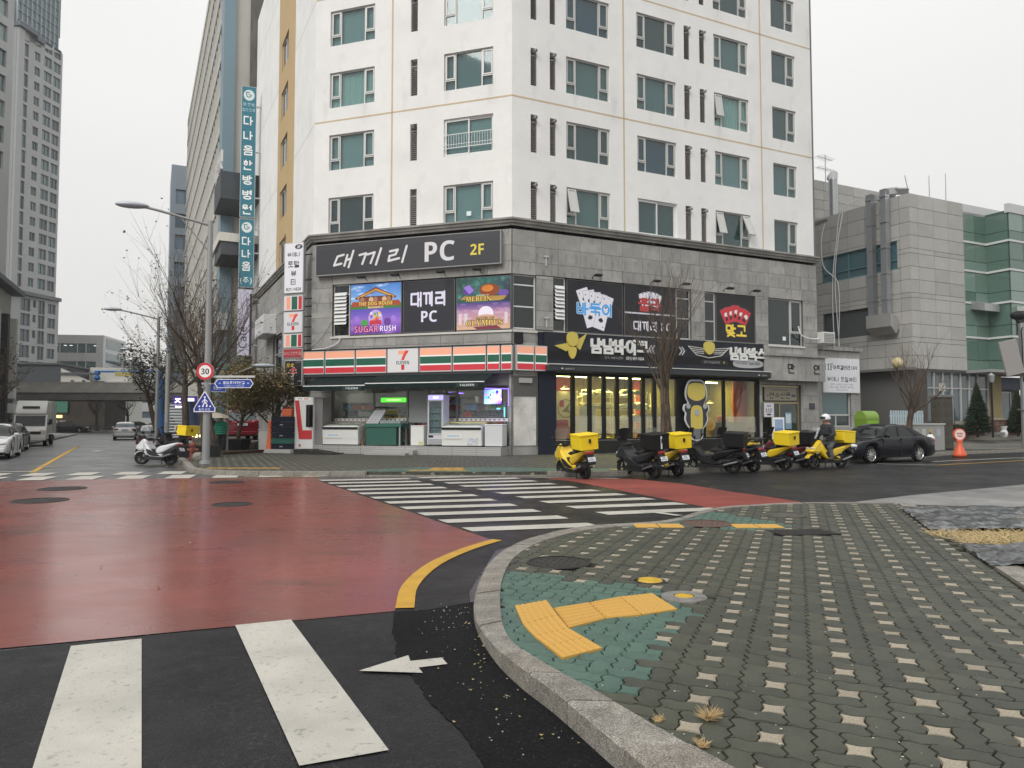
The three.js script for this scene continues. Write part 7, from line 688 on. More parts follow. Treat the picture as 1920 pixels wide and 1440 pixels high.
function scooter(label,pos,yaw,c,box,o={}){
const t=thing('scooter',label,'scooter',pos,0,o.group===undefined?'scooters parked before the shops':o.group||undefined);t.rotation.order='YXZ';t.rotation.set(o.lean??0.1,yaw,0);t.scale.set(1.02,0.91,1);
const m=paint(c),mSide=o.side?paint(o.side):m;
const fw=part(t,'front_wheel',scT,mTyre);part(fw,'rim',scR,o.rim||mRim);fw.position.set(0.67,0.265,0);fw.rotation.y=o.steer??0.25;const rw=part(t,'rear_wheel',scT,mTyre);part(rw,'rim',scR,o.rim||mRim);rw.position.set(-0.64,0.265,0);
part(t,'front_fender',once('ff',()=>body2([[0.4,0.36],[0.5,0.52],[0.68,0.56],[0.88,0.5],[0.95,0.38],[0.86,0.45],[0.68,0.5],[0.52,0.46]],0.16,0.03)),m);
part(t,'fork',once('fk',()=>mguv([rod(V(0.66,0.26,0.09),V(0.48,0.75,0.06),0.022),rod(V(0.66,0.26,-0.09),V(0.48,0.75,-0.06),0.022)])),mPlastic);
part(t,'front_fairing',once('fr',()=>body2([[0.86,0.62],[0.78,0.78],[0.6,0.98],[0.48,1.04],[0.4,0.98],[0.36,0.8],[0.42,0.6],[0.62,0.54]],0.36,0.08)),m);
part(t,'leg_shield',once('ls',()=>body2([[0.46,0.92],[0.5,0.7],[0.4,0.5],[0.2,0.34],[-0.1,0.27],[-0.38,0.3],[-0.4,0.42],[-0.12,0.42],[0.1,0.52],[0.26,0.72]],0.42,0.06)),mSide);
for(const s of[1,-1])part(t,'side_insert',once('si' + s,()=>uvm(ext(smooth([[0.3,0.6],[0.2,0.42],[-0.1,0.33],[-0.34,0.36],[-0.12,0.44],[0.1,0.56]],24),0.012).translate(0,0,s>0?0.208:-0.22))),mPlastic);
part(t,'centre_tunnel',once('ct',()=>body2([[0.42,0.8],[0.3,0.66],[0.05,0.62],[-0.2,0.64],[-0.2,0.3],[0.3,0.36]],0.22,0.04)),mPlastic);
part(t,'under_cowl',once('uc',()=>mguv([b2(-0.45,0.35,0.2,0.32,-0.2,0.2),rb(0.42,0.3,0.28,0.06,-0.45,0.33,0)])),mPlastic);
part(t,'tail_panel',once('tp',()=>body2([[-0.06,0.56],[-0.18,0.72],[-0.5,0.8],[-0.98,0.88],[-1.0,0.82],[-0.7,0.66],[-0.4,0.5],[-0.14,0.44]],0.34,0.07)),m);
part(t,'seat',once('st',()=>body2([[0.02,0.76],[-0.1,0.82],[-0.36,0.8],[-0.5,0.9],[-0.9,0.93],[-0.95,0.87],[-0.5,0.76],[-0.1,0.7]],0.3,0.06)),mSeat);
const hl=part(t,'headlight',once('hl',()=>mguv([sph(0.1,0.78,0.74,0.09,0.8,0.5,0.8),sph(0.1,0.78,0.74,-0.09,0.8,0.5,0.8)])),mLens);part(t,'tail_lamp',once('tl',()=>mguv([rb(0.06,0.09,0.24,0.02,-1.0,0.8,0)])),mTail);
part(t,'windscreen',once('ws',()=>{const g=new THREE.CylinderGeometry(0.32,0.24,0.42,14,1,true,-0.75,1.5).rotateY(Math.PI/2);g.rotateZ(0.5);return mguv([g.translate(0.42,1.18,0)]);}),o.screen===false?mPlastic:mScreen);
const hb=part(t,'handlebar',once('hb',()=>mguv([tube([[0.34,1.03,-0.36],[0.38,1.0,-0.18],[0.42,0.96,0],[0.38,1.0,0.18],[0.34,1.03,0.36]],0.02,16,7),rod(V(0.34,1.03,0.26),V(0.32,1.03,0.38),0.03),rod(V(0.34,1.03,-0.26),V(0.32,1.03,-0.38),0.03),rb(0.14,0.1,0.2,0.03,0.4,1.0,0)])),mPlastic);
for(const s of[-1,1]){const mi=part(t,'mirror',once('mi' + s,()=>mguv([rod(V(0.38,1.02,s*0.22),V(0.36,1.2,s*0.34),0.01),sph(0.075,0.35,1.24,s*0.37,0.4,0.75,1.1)])),mPlastic);}
part(t,'rear_fender',once('rf',()=>mguv([ext([[-0.78,0.72],[-1.0,0.78],[-1.12,0.5],[-1.08,0.46],[-0.96,0.62]],0.2,0.01).translate(0,0,-0.1)])),mPlastic);const pl=part(t,'number_plate',once('np',()=>face(0.22,0.13).rotateY(-Math.PI/2)),mPlate);pl.position.set(-1.1,0.62,0);pl.rotation.z=-0.35;
part(t,'engine',once('en',()=>mguv([rb(0.5,0.2,0.12,0.05,-0.42,0.28,0.13),new THREE.CylinderGeometry(0.11,0.11,0.1,16).rotateX(Math.PI/2).translate(-0.2,0.3,0.17),rod(V(-0.4,0.34,0.1),V(-0.75,0.66,0.12),0.03)])),M([0.05,0.05,0.052],0.4,{metal:0.5}));part(t,'exhaust',once('ex',()=>mguv([rod(V(-0.3,0.24,-0.16),V(-0.92,0.42,-0.17),0.045,0.075,12),rod(V(-0.92,0.42,-0.17),V(-0.96,0.43,-0.17),0.06,0.05,12)])),mPlastic);part(t,'heat_shield',once('hs',()=>mguv([rod(V(-0.45,0.3,-0.235),V(-0.85,0.42,-0.25),0.03,0.035,8)])),mExh);part(t,'exhaust',once('ex2',()=>mguv([rod(V(-0.5,0.3,0.22),V(-0.75,0.36,0.22),0.03,0.03,8)])),mExh);
part(t,'side_stand',once('ss',()=>mguv([rod(V(-0.15,0.25,0.16),V(-0.22,0.0,0.3),0.014),rod(V(-0.3,0.25,0.08),V(-0.42,0.02,0.16),0.014),rod(V(-0.3,0.25,-0.08),V(-0.42,0.02,-0.16),0.014)])),mPlastic);
if(box){const mb=M(box,0.5),k=part(t,'delivery_box',once('bx',()=>{const g=ext([[-0.28,0],[0.22,0],[0.3,0.1],[0.3,0.36],[0.24,0.42],[-0.28,0.42]],0.5,0.02);return uvm(g.translate(0,0,-0.25));}),mb);k.position.set(-0.76,0.91,0);k.rotation.z=0.06;part(k,'lid',once('bl',()=>mguv([rb(0.6,0.06,0.56,0.02,0.0,0.43,0)])),mb);part(k,'carrier',once('bc',()=>mguv([b2(-0.2,0.3,-0.08,-0.01,-0.14,0.14)])),mPlastic);part(k,'latch',once('bla',()=>mguv([b2(-0.32,-0.303,0.2,0.32,-0.03,0.03),b2(-0.1,0.0,0.36,0.4,0.276,0.29)])),mPlastic);
if(o.print){part(k,'side_print',once('bp',()=>face(0.3,0.24,0.02,0.2,0.275)),o.print);}if(o.stripe)part(k,'reflective_strip',once('bs',()=>mguv([b2(0.02,0.07,0.02,0.4,0.271,0.276),b2(-0.304,-0.3,0.02,0.4,-0.05,0.0)])),mWhitePaint);}
return t;
}
const YL=[0.82,0.56,0.015],BK=[0.012,0.012,0.014],BX=[0.86,0.62,0.012];
const pr1=printM(canvas(120,96,(x,w,h)=>{fill(x,'#ecc81e',0,0,w,h);fill(x,'#b8302e',6,10,64,14);for(let i=0;i<5;i++)fill(x,'#4a4210',6,32 + i*11,50 -(i % 2)*14,5);fill(x,'#e8e4da',80,40,34,36);})),pr2=printM(canvas(120,96,(x,w,h)=>{fill(x,'#ecc81e',0,0,w,h);disc(x,'#6a5a10',60,34,14,7);for(let i=0;i<4;i++)fill(x,'#6a5a10',32 + i*15,50,11,24);})),pr3=printM(canvas(160,96,(x,w,h)=>{fill(x,'#e4b81c',0,0,w,h);fill(x,'#5c8fb4',10,30,140,56);for(let i=0;i<16;i++)disc(x,['#d8e4ec','#2f5f8a','#d0a040'][i % 3],rr(16,144),rr(36,80),rr(4,10));}));
scooter('yellow scooter with yellow box parked alone at the left end of the row',[1.75,0.004,-20.75],112*DEG,YL,BX,{print:pr1,lean:-0.1});
scooter('dark scooter with a black box with white strip, second from the left',[3.62,0.004,-21.0],118*DEG,[0.03,0.031,0.034],BK,{stripe:true,screen:false,lean:-0.1});
scooter('yellow scooter with yellow box, pushed close to the black boxed one',[4.5,0.004,-21.75],110*DEG,YL,BX,{print:pr2,lean:-0.08});
scooter('large black scooter with a black box in the middle of the row',[6.1,0.004,-22.75],148*DEG,[0.012,0.012,0.014],BK,{screen:false,lean:-0.1});
scooter('slim black motorbike with red tail lamp squeezed behind the large black one',[7.15,0.004,-23.5],118*DEG,[0.02,0.02,0.022],null,{screen:false,lean:-0.09});
scooter('yellow scooter with a tilted yellow box in front of the glowing shop window',[8.45,0.004,-24.45],122*DEG,YL,BX,{side:BK,lean:-0.1});
scooter('dark red scooter with a black box left of the rider',[9.45,0.004,-25.4],128*DEG,[0.13,0.008,0.014],BK,{side:BK,screen:false,lean:-0.12});
scooter('yellow scooter facing left under a rider in a white helmet',[10.55,0.004,-24.85],207*DEG,YL,BX,{print:pr3,lean:0.0,steer:0.1,group:''});
scooter('white scooter parked at the street corner beside the lamp post',[-12.75,0.004,-26.6],160*DEG,[0.66,0.67,0.68],null,{side:[0.5,0.51,0.52],lean:0.1,group:''});
scooter('dark scooter with yellow delivery box behind the white scooter',[-14.3,0.13,-31.3],150*DEG,BK,BX,{lean:0.08,group:''});
scooter('dark scooter with a sloping windscreen behind the white scooter, farther up the kerb',[-16.0,0.004,-32.2],130*DEG,[0.05,0.02,0.02],null,{lean:0.08,group:''});
// ---------- cars ----------
const mCarGlass=M([0.012,0.014,0.015],0.04,{ior:1.45}),mChrome=M([0.6,0.6,0.6],0.15,{metal:1});
function interp(tab,x){for(let i=0;i<tab.length - 1;i++)if(x<=tab[i + 1][0]){const t=(x - tab[i][0])/(tab[i + 1][0]- tab[i][0]),s=t*t*(3 - 2*t);return lerp(tab[i][1],tab[i + 1][1],lerp(t,s,0.5));}return tab[tab.length - 1][1];}
function car(name,label,cat,pos,yaw,c,o={}){
const{L=4.55,W=1.76,wb=2.68,r=0.315,top=[[-L/2,0.72],[-L/2 + 0.12,0.92],[-1.75,0.98],[-1.3,0.99],[0.95,0.95],[1.7,0.83],[2.1,0.72],[L/2 - 0.05,0.58],[L/2,0.5]],roof=[[-1.75,0.97],[-1.1,1.3],[-0.5,1.42],[0.1,1.43],[0.45,1.36],[1.22,0.93]],sil=0.19,fx=wb/2 +(o.shift??0.02),rx=-wb/2 +(o.shift??0.02)}=o;
const t=thing(name,label,cat,pos,yaw,o.group),m=paint(c);m.roughness=0.25;m.clearcoatRoughness=0.05;
const N=72,pos_=[],K=9,rowAt=(x)=>{const e=clamp((L/2 - Math.abs(x))/ 0.5,0,1),w=W/2*(0.8 + 0.2*Math.sqrt(1 -(1 - e)**2)),yT=interp(top,x);let yB=sil +(1 - e)*0.08;for(const ax of[fx,rx]){const d=Math.abs(x - ax);if(d<r + 0.06)yB=Math.max(yB,r + Math.sqrt((r + 0.06)**2 - d*d));}yB=Math.min(yB,yT - 0.06);const yM=lerp(yB,yT,0.55);return[[yB,w*0.93],[lerp(yB,yM,0.4),w*0.985],[yM,w],[lerp(yM,yT,0.5),w*0.985],[lerp(yM,yT,0.8),w*0.955],[lerp(yM,yT,0.95),w*0.9],[yT + 0.008,w*0.8],[yT + 0.03,w*0.4],[yT + 0.035,0]];};
const xs=[];for(let i=0;i<=N;i++)xs.push(-L/2 + L*i/N);const rows=xs.map(rowAt);const idx=[],vert=[];
rows.forEach((R,i)=>{for(const s of[1,-1])for(const[y,z]of R)vert.push(xs[i],y,z*s);});const st=K*2;
for(let i=0;i<N;i++)for(let s=0;s<2;s++)for(let k=0;k<K - 1;k++){const a=i*st + s*K + k,b=a + 1,c2=a + st,d=c2 + 1;s?idx.push(a,b,c2,b,d,c2):idx.push(a,c2,b,b,c2,d);}
for(const i of[0,N])for(let k=0;k<K - 1;k++){const a=i*st + k,b=a + 1,c2=i*st + K + k,d=c2 + 1;i?idx.push(a,c2,b,b,c2,d):idx.push(a,b,c2,b,d,c2);}
const g=new THREE.BufferGeometry();g.setAttribute('position',new THREE.BufferAttribute(new Float32Array(vert),3));g.setIndex(idx);g.computeVertexNormals();const bd=part(t,'body',uvm(g),m);m.side=THREE.DoubleSide;
part(t,'underbody',mguv([b2(-L/2 + 0.3,L/2 - 0.3,sil - 0.02,0.5,-W*0.36,W*0.36)]),mPlastic);
const x0=roof[0][0],x1=roof[roof.length - 1][0],NG=34,gv=[],gi=[],yb=(x)=>interp(top,x)+ 0.0;const gw=(x,y)=>{const h=(y - 0.9)/ 0.55;return W/2*(0.9 - 0.2*clamp(h,0,1));};
const ring=(x)=>{const yr=interp(roof,x),b=yb(x),h=Math.max(0.005,yr - b);return[[b - 0.02,gw(x,b)],[b + h*0.5,gw(x,b + h*0.5)],[b + h*0.86,gw(x,b + h*0.86)],[b + h*0.97,gw(x,yr)*0.93],[yr + 0.015,gw(x,yr)*0.6],[yr + 0.025,0]];};
const shell=(a,b,k0,k1,off)=>{const n=26,v=[],ix=[];for(let i=0;i<=n;i++){const x=lerp(a,b,i/n),R=ring(x);for(const s of[1,-1])for(let k=k0;k<=k1;k++)v.push(x,R[k][0]+ off*(k>3?1:0.3),(R[k][1]+ off*(k<4?1:0.3)*(R[k][1]?1:0))*s);}const q=k1 - k0 + 1;for(let i=0;i<n;i++)for(let s=0;s<2;s++)for(let k=0;k<q - 1;k++){const A=i*q*2 + s*q + k,B2=A + 1,C2=A + q*2,D2=C2 + 1;ix.push(A,C2,B2,B2,C2,D2);}const gg=new THREE.BufferGeometry();gg.setAttribute('position',new THREE.BufferAttribute(new Float32Array(v),3));gg.setIndex(ix);gg.computeVertexNormals();return gg;};
const mg2=mCarGlass.clone();mg2.side=THREE.DoubleSide;if(o.glass)mg2.color.setRGB(...o.glass);part(t,'glass',uvm(shell(x0,x1,0,5,0)),mg2);
const ra=roof[1][0]+ 0.05,rb_=roof[roof.length - 2][0]- 0.02;part(t,'roof',uvm(shell(ra,rb_,2,5,0.012)),m);
const pil=(x,w,sl,s)=>{const l=[];{const P=[];for(let k=0;k<8;k++){const f=k/7,xx=x + sl*f,yr=interp(roof,clamp(xx,x0,x1)),b=yb(xx),y=lerp(b,b +(yr - b)*0.88,f);P.push([xx,y,(gw(xx,y)+ 0.012)*s]);}for(let k=0;k<7;k++){const a=P[k],b=P[k + 1];const gq=new THREE.BufferGeometry();gq.setAttribute('position',new THREE.BufferAttribute(new Float32Array([a[0]- w,a[1],a[2],a[0]+ w,a[1],a[2],b[0]+ w,b[1],b[2],a[0]- w,a[1],a[2],b[0]+ w,b[1],b[2],b[0]- w,b[1],b[2]]),3));gq.computeVertexNormals();l.push(gq);}}return mg(l);};
const mp=m.clone();for(const s of[1,-1]){part(t,'pillar',pil(o.bp??-0.15,0.05,-0.06,s),o.bpm||mPlastic);part(t,'pillar',pil(x1 - 0.42,0.045,-0.5,s),mp);part(t,'pillar',pil(x0 + 0.5,0.1,0.42,s),mp);}
const[cT,cR]=wheelG(r,0.2,o.spokes??5,r*0.74);for(const[x,s]of[[fx,1],[fx,-1],[rx,1],[rx,-1]]){const w=part(t,'wheel',cT,mTyre);w.position.set(x,r,s*(W/2 - 0.12));part(w,'rim',cR,o.rim||M([0.5,0.5,0.51],0.25,{metal:0.8}));part(w,'brake_disc',new THREE.CylinderGeometry(r*0.5,r*0.5,0.03,18).rotateX(Math.PI/2),mPlastic);}
const f=L/2,yl=o.yl??0.64;for(const s of[1,-1]){part(t,'headlight',mguv([sph(0.17,f - 0.16,yl,s*(W/2 - 0.3),0.9,0.5,1.25)]),mLens);part(t,'tail_lamp',mguv([sph(0.15,-f + 0.1,o.yt??0.8,s*(W/2 - 0.24),0.6,0.75,1.25)]),mTail);part(t,'door_mirror',mguv([rb(0.16,0.12,0.2,0.05,x1 - 0.5,1.0,s*(W/2 + 0.06))]),m);for(const hx of[-0.05,-0.95])part(t,'door_handle',mguv([rb(0.18,0.03,0.03,0.01,hx,0.83,s*(W/2 + 0.005))]),o.trim||m);}
const seams=[];for(const s of[1,-1])for(const x of[0.82,-0.18,-1.05])seams.push(b2(x,x + 0.012,0.3,0.92,s>0?W/2 - 0.03:-W/2 - 0.002,s>0?W/2 + 0.002:-W/2 + 0.03));part(t,'door_seam',mguv(seams),mBlack);part(t,'sill_trim',mguv([b2(rx + r + 0.1,fx - r - 0.1,sil,sil + 0.09,W/2 - 0.06,W/2 + 0.004),b2(rx + r + 0.1,fx - r - 0.1,sil,sil + 0.09,-W/2 - 0.004,-W/2 + 0.06),b2(rx + r + 0.1,fx - r - 0.1,0.52,0.55,W/2 - 0.02,W/2 + 0.008),b2(rx + r + 0.1,fx - r - 0.1,0.52,0.55,-W/2 - 0.008,-W/2 + 0.02)]),o.trimc||m);
part(t,'bumper',mguv([rb(0.2,0.2,W*0.86,0.06,f - 0.06,0.36,0)]),m);part(t,'bumper',mguv([rb(0.2,0.22,W*0.86,0.06,-f + 0.06,0.4,0)]),m);part(t,'grille',mguv([0,1,2].map((i)=>b2(f - 0.06,f + 0.012,0.46 + i*0.06,0.49 + i*0.06,-0.32,0.32))),o.grille||mPlastic);const np=part(t,'number_plate',face(0.5,0.12).rotateY(-Math.PI/2),mPlate);np.position.set(-f - 0.045,o.py??0.62,0);const n2=part(t,'number_plate',face(0.5,0.12).rotateY(Math.PI/2),mPlate);n2.position.set(f + 0.045,0.4,0);
return t;
}
const cart='cars parked along the side street';
car('sedan','glossy black sedan with bright alloy wheels parked facing left','car',[14.3,0.004,-28.95],205.5*DEG,[0.006,0.007,0.011],{spokes:10,rim:M([0.75,0.75,0.74],0.2,{metal:0.9}),shift:0.12});
car('sedan','silver white sedan driving away in the middle of the side street','car',[-32.6,0.004,-62.5],116.7*DEG,[0.62,0.62,0.6],{glass:[0.1,0.12,0.13],yt:0.84,py:0.8});
car('sedan','dark grey sedan parked in front of the box truck','car',[-26.6,0.004,-39.0],-63.3*DEG,[0.05,0.053,0.06],{group:cart});
car('sedan','white car cut by the left picture edge','car',[-22.4,0.004,-32.0],-63.3*DEG,[0.62,0.62,0.62],{group:cart});
car('hatchback','dark red tailgate car standing on the sloping drive under the brown trees','car',[-15.2,0.52,-40.9],118*DEG,[0.17,0.008,0.018],{L:4.4,W:1.82,r:0.34,top:[[-2.2,0.95],[-2.05,1.05],[-1.3,1.05],[0.9,1.0],[1.8,0.88],[2.15,0.7],[2.2,0.55]],roof:[[-2.1,1.04],[-1.75,1.5],[-1.0,1.66],[0.1,1.64],[0.5,1.54],[1.25,1.0]],yt:1.0,py:0.86,sil:0.24,glass:[0.12,0.14,0.15]});
for(const[i,l,x,z,c,a]of[[0,'dark car far down the side street under the flyover',-46.5,92,[0.05,0.05,0.055],40],[1,'white car far down the side street left of the silver sedan',-43,91,[0.6,0.6,0.6],60],[2,'white car far down the side street behind the silver sedan',-39.2,85,[0.55,0.5,0.48],116],[3,'dark van far away at the bend of the side street',-58,97,[0.03,0.03,0.035],20]])car(i===3?'van':'sedan',l,i===3?'van':'car',[x,0.004,-z],a*DEG,c);
{const t=thing('box_truck','white box truck with wind deflector parked at the left kerb','truck',[-30.6,0.004,-47.5],-63.3*DEG),mw=M([0.66,0.66,0.63],0.45),ww=1.75;
part(t,'cab',mguv([ext([[0.9,0.42],[2.45,0.42],[2.5,0.95],[2.2,1.25],[1.9,1.92],[0.9,1.95]],ww - 0.06,0.03).translate(0,0,-ww/2 + 0.03)]),mw);part(t,'windscreen',mguv([ext([[2.2,1.27],[2.23,1.27],[1.94,1.88],[1.91,1.88]],ww - 0.2).translate(0.025,0,-ww/2 + 0.1)]),mCarGlass);part(t,'wind_deflector',mguv([ext(smooth([[0.75,1.98],[1.95,1.98],[1.85,2.3],[1.3,2.72],[0.75,2.8]],30),ww - 0.2,0.05).translate(0,0,-ww/2 + 0.1)]),mw);part(t,'deflector_print',face(0.9,0.16).rotateX(-0.5).rotateY(Math.PI/2).translate(1.86,2.4,0),mBlack);
part(t,'cargo_box',mguv([rb(3.3,2.05,1.9,0.03,-1.05,1.8,0)]),M([0.5,0.52,0.46],0.5));const ribs=[];for(let i=0;i<8;i++)ribs.push(b2(-2.6 + i*0.44,-2.55 + i*0.44,0.8,2.8,0.95,0.975));part(t,'box_rib',mguv(ribs),mAlu);part(t,'chassis',mguv([b2(-2.7,1.0,0.45,0.75,-0.5,0.5),b2(-2.2,-0.3,0.3,0.6,-0.9,0.9)]),mPlastic);part(t,'bumper',mguv([rb(0.2,0.25,ww,0.04,2.45,0.48,0)]),M([0.5,0.5,0.48],0.5));part(t,'grille',mguv([b2(2.46,2.53,0.75,0.9,-0.6,0.6)]),mPlastic);for(const s of[1,-1]){part(t,'headlight',mguv([rb(0.12,0.22,0.3,0.04,2.46,0.9,s*0.68)]),M([0.6,0.5,0.42],0.15));part(t,'side_window',mguv([b2(1.15,1.85,1.28,1.8,s*ww/2 - 0.01,s*ww/2 + 0.01)]),mCarGlass);part(t,'door_mirror',mguv([rb(0.1,0.35,0.18,0.03,2.1,1.5,s*(ww/2 + 0.18)),rod(V(2.0,1.6,s*ww/2),V(2.1,1.55,s*(ww/2 + 0.12)),0.02)]),mPlastic);}
const[a,b]=wheelG(0.34,0.22,6,0.22);for(const[x,s]of[[1.65,1],[1.65,-1],[-1.6,1],[-1.6,-1]]){const w=part(t,'wheel',a,mTyre);part(w,'rim',b,M([0.3,0.3,0.3],0.5));w.position.set(x,0.34,s*0.76);}}
// ---------- people ----------
function sdfBody(bones,cell,colorOf){
const lo=V(1e9,1e9,1e9),hi=V(-1e9,-1e9,-1e9);for(const b of bones)for(const[p,r]of[[b[0],b[2]],[b[1],b[3]]]){lo.min(V(p[0]- r,p[1]- r,p[2]- r));hi.max(V(p[0]+ r,p[1]+ r,p[2]+ r));}const c=lo.clone().add(hi).multiplyScalar(0.5),half=Math.max(hi.x - lo.x,hi.y - lo.y,hi.z - lo.z)/ 2 + cell*3,n=Math.ceil(2*half/cell);
const mc=new MarchingCubes(n,new THREE.MeshBasicMaterial(),false,false,120000);mc.isolation=0;const hs=n/2,f=mc.field;f.fill(-1);const k=0.045;
const B=bones.map((b)=>{const a=V(...b[0]),d=V(...b[1]).sub(a);return[a,d,d.lengthSq()||1e-9,b[2],b[3],b[4]||[1,1,1]];});
for(let z=0;z<n;z++)for(let y=0;y<n;y++)for(let x=0;x<n;x++){const px=(x - hs)/ hs*half + c.x,py=(y - hs)/ hs*half + c.y,pz=(z - hs)/ hs*half + c.z;if(px<lo.x - cell*2||px>hi.x + cell*2||pz<lo.z - cell*2||pz>hi.z + cell*2||py<lo.y - cell*2||py>hi.y + cell*2)continue;let D=1;for(const[a,d,l2,r0,r1]of B){const qx=px - a.x,qy=py - a.y,qz=pz - a.z,t=clamp((qx*d.x + qy*d.y + qz*d.z)/ l2,0,1),e=Math.hypot(qx - d.x*t,qy - d.y*t,qz - d.z*t)- lerp(r0,r1,t);const h=clamp(0.5 + 0.5*(D - e)/ k,0,1);D=lerp(D,e,h)- k*h*(1 - h);}f[n*n*z + n*y + x]=-D;}
mc.update();const cnt=mc.count,P=new Float32Array(cnt*3),C=new Float32Array(cnt*3);for(let i=0;i<cnt;i++){const p=[0,1,2].map((q)=>mc.positionArray[i*3 + q]*half +[c.x,c.y,c.z][q]);P.set(p,i*3);C.set(colorOf(...p),i*3);}
const g=new THREE.BufferGeometry();g.setAttribute('position',new THREE.BufferAttribute(P,3));g.setAttribute('normal',new THREE.BufferAttribute(new Float32Array(mc.normalArray.slice(0,cnt*3)),3));g.setAttribute('color',new THREE.BufferAttribute(C,3));
g.deleteAttribute('normal');g.computeVertexNormals();return g;
}
const mBody=new THREE.MeshStandardMaterial({vertexColors:true,roughness:0.85});
const fingers=(w,dir,curl,s)=>{const o=[];for(let i=0;i<4;i++){const off=(i - 1.5)*0.02,L=[0.06,0.072,0.07,0.055][i],b=[w[0]+ dir[0]*0.07,w[1]+ dir[1]*0.07 + 0,w[2]+ dir[2]*0.07 + off],m=[b[0]+ dir[0]*L*0.6,b[1]+ dir[1]*L*0.6 - curl*0.02,b[2]+ dir[2]*L*0.6],e=[m[0]+ dir[0]*L*0.3,m[1]- curl*0.04,m[2]];o.push([b,m,0.0095,0.009],[m,e,0.009,0.008]);}o.push([[w[0]+ dir[0]*0.02,w[1],w[2]+ s*0.03],[w[0]+ dir[0]*0.07,w[1]- 0.01,w[2]+ s*0.055],0.012,0.009]);return o;};
{
const P=thing('person','rider in white helmet and dark grey jacket astride the yellow scooter','person',[10.55,0,-24.85],207*DEG);
const wl=[0.3,0.98,0.2],wr=[0.34,1.03,-0.26];
const bones=[[[-0.12,0.86,0],[-0.1,1.05,0],0.17,0.165],[[-0.1,1.05,0],[-0.02,1.36,0],0.165,0.17],[[-0.02,1.38,-0.15],[-0.02,1.38,0.15],0.085,0.085],[[0,1.42,0],[0.04,1.52,0],0.07,0.06],[[0.05,1.58,0],[0.07,1.66,0],0.09,0.1],[[0.13,1.57,0],[0.15,1.56,0],0.03,0.025],
[[-0.02,1.37,0.2],[0.02,1.12,0.29],0.075,0.06],[[0.02,1.12,0.29],[0.24,1.0,0.22],0.058,0.042],[[0.24,1.0,0.22],wl,0.036,0.034],...fingers(wl,[0.8,-0.5,0],1,-1),[[-0.02,1.37,-0.2],[0.02,1.14,-0.3],0.075,0.06],[[0.02,1.14,-0.3],[0.26,1.04,-0.27],0.058,0.042],[[0.26,1.04,-0.27],wr,0.036,0.034],...fingers(wr,[0.8,-0.5,0],1,1),
[[-0.1,0.86,0.1],[0.12,0.7,0.27],0.115,0.085],[[0.12,0.7,0.27],[0.08,0.32,0.32],0.08,0.065],[[0.08,0.32,0.32],[0.06,0.09,0.34],0.06,0.05],[[0.03,0.055,0.34],[0.2,0.045,0.36],0.05,0.038],[[-0.1,0.86,-0.1],[0.16,0.72,-0.24],0.115,0.085],[[0.16,0.72,-0.24],[0.1,0.46,-0.26],0.08,0.06],[[0.1,0.46,-0.26],[0.08,0.38,-0.26],0.055,0.05],[[0.04,0.34,-0.26],[0.2,0.33,-0.26],0.045,0.036]];
const b=part(P,'body',sdfBody(bones,0.014,(x,y,z)=>(y>1.47?[0.35,0.2,0.14]:Math.hypot(x - 0.34,y - 0.98)<0.11&&Math.abs(z)>0.14?[0.05,0.05,0.05]:y>0.88?[0.035,0.037,0.042]:y<0.14||(z<-0.1&&y<0.4)?[0.1,0.08,0.06]:[0.1,0.105,0.115])),mBody);
part(P,'jacket',mguv([new THREE.TorusGeometry(0.1,0.035,8,18).rotateX(Math.PI/2).scale(1,0.8,1).translate(0.0,1.45,0),rb(0.07,0.2,0.3,0.03,0.13,1.2,0)]),M([0.04,0.042,0.048],0.8));const h=part(P,'helmet',mguv([new THREE.SphereGeometry(0.155,22,14,0,6.3,0,1.75).scale(1.1,1.05,0.98).rotateZ(-0.12).translate(0.045,1.66,0)]),M([0.75,0.75,0.76],0.25,{clearcoat:1,side:THREE.DoubleSide}));part(h,'visor',mguv([new THREE.SphereGeometry(0.163,16,8,-0.75 + Math.PI,1.5,1.15,0.55).rotateY(0).scale(1.1,1.05,0.98).translate(0.05,1.66,0)]),M([0.03,0.03,0.035],0.1,{side:THREE.DoubleSide}));part(h,'chin_strap',mguv([tube([[0.06,1.62,0.12],[0.1,1.52,0.05],[0.1,1.52,-0.05],[0.06,1.62,-0.12]],0.008,10,5),b2(0.02,0.08,1.7,1.76,0.14,0.158)]),mBlack);part(P,'eye',mguv([sph(0.012,0.165,1.62,0.035),sph(0.012,0.165,1.62,-0.035)]),mBlack);}
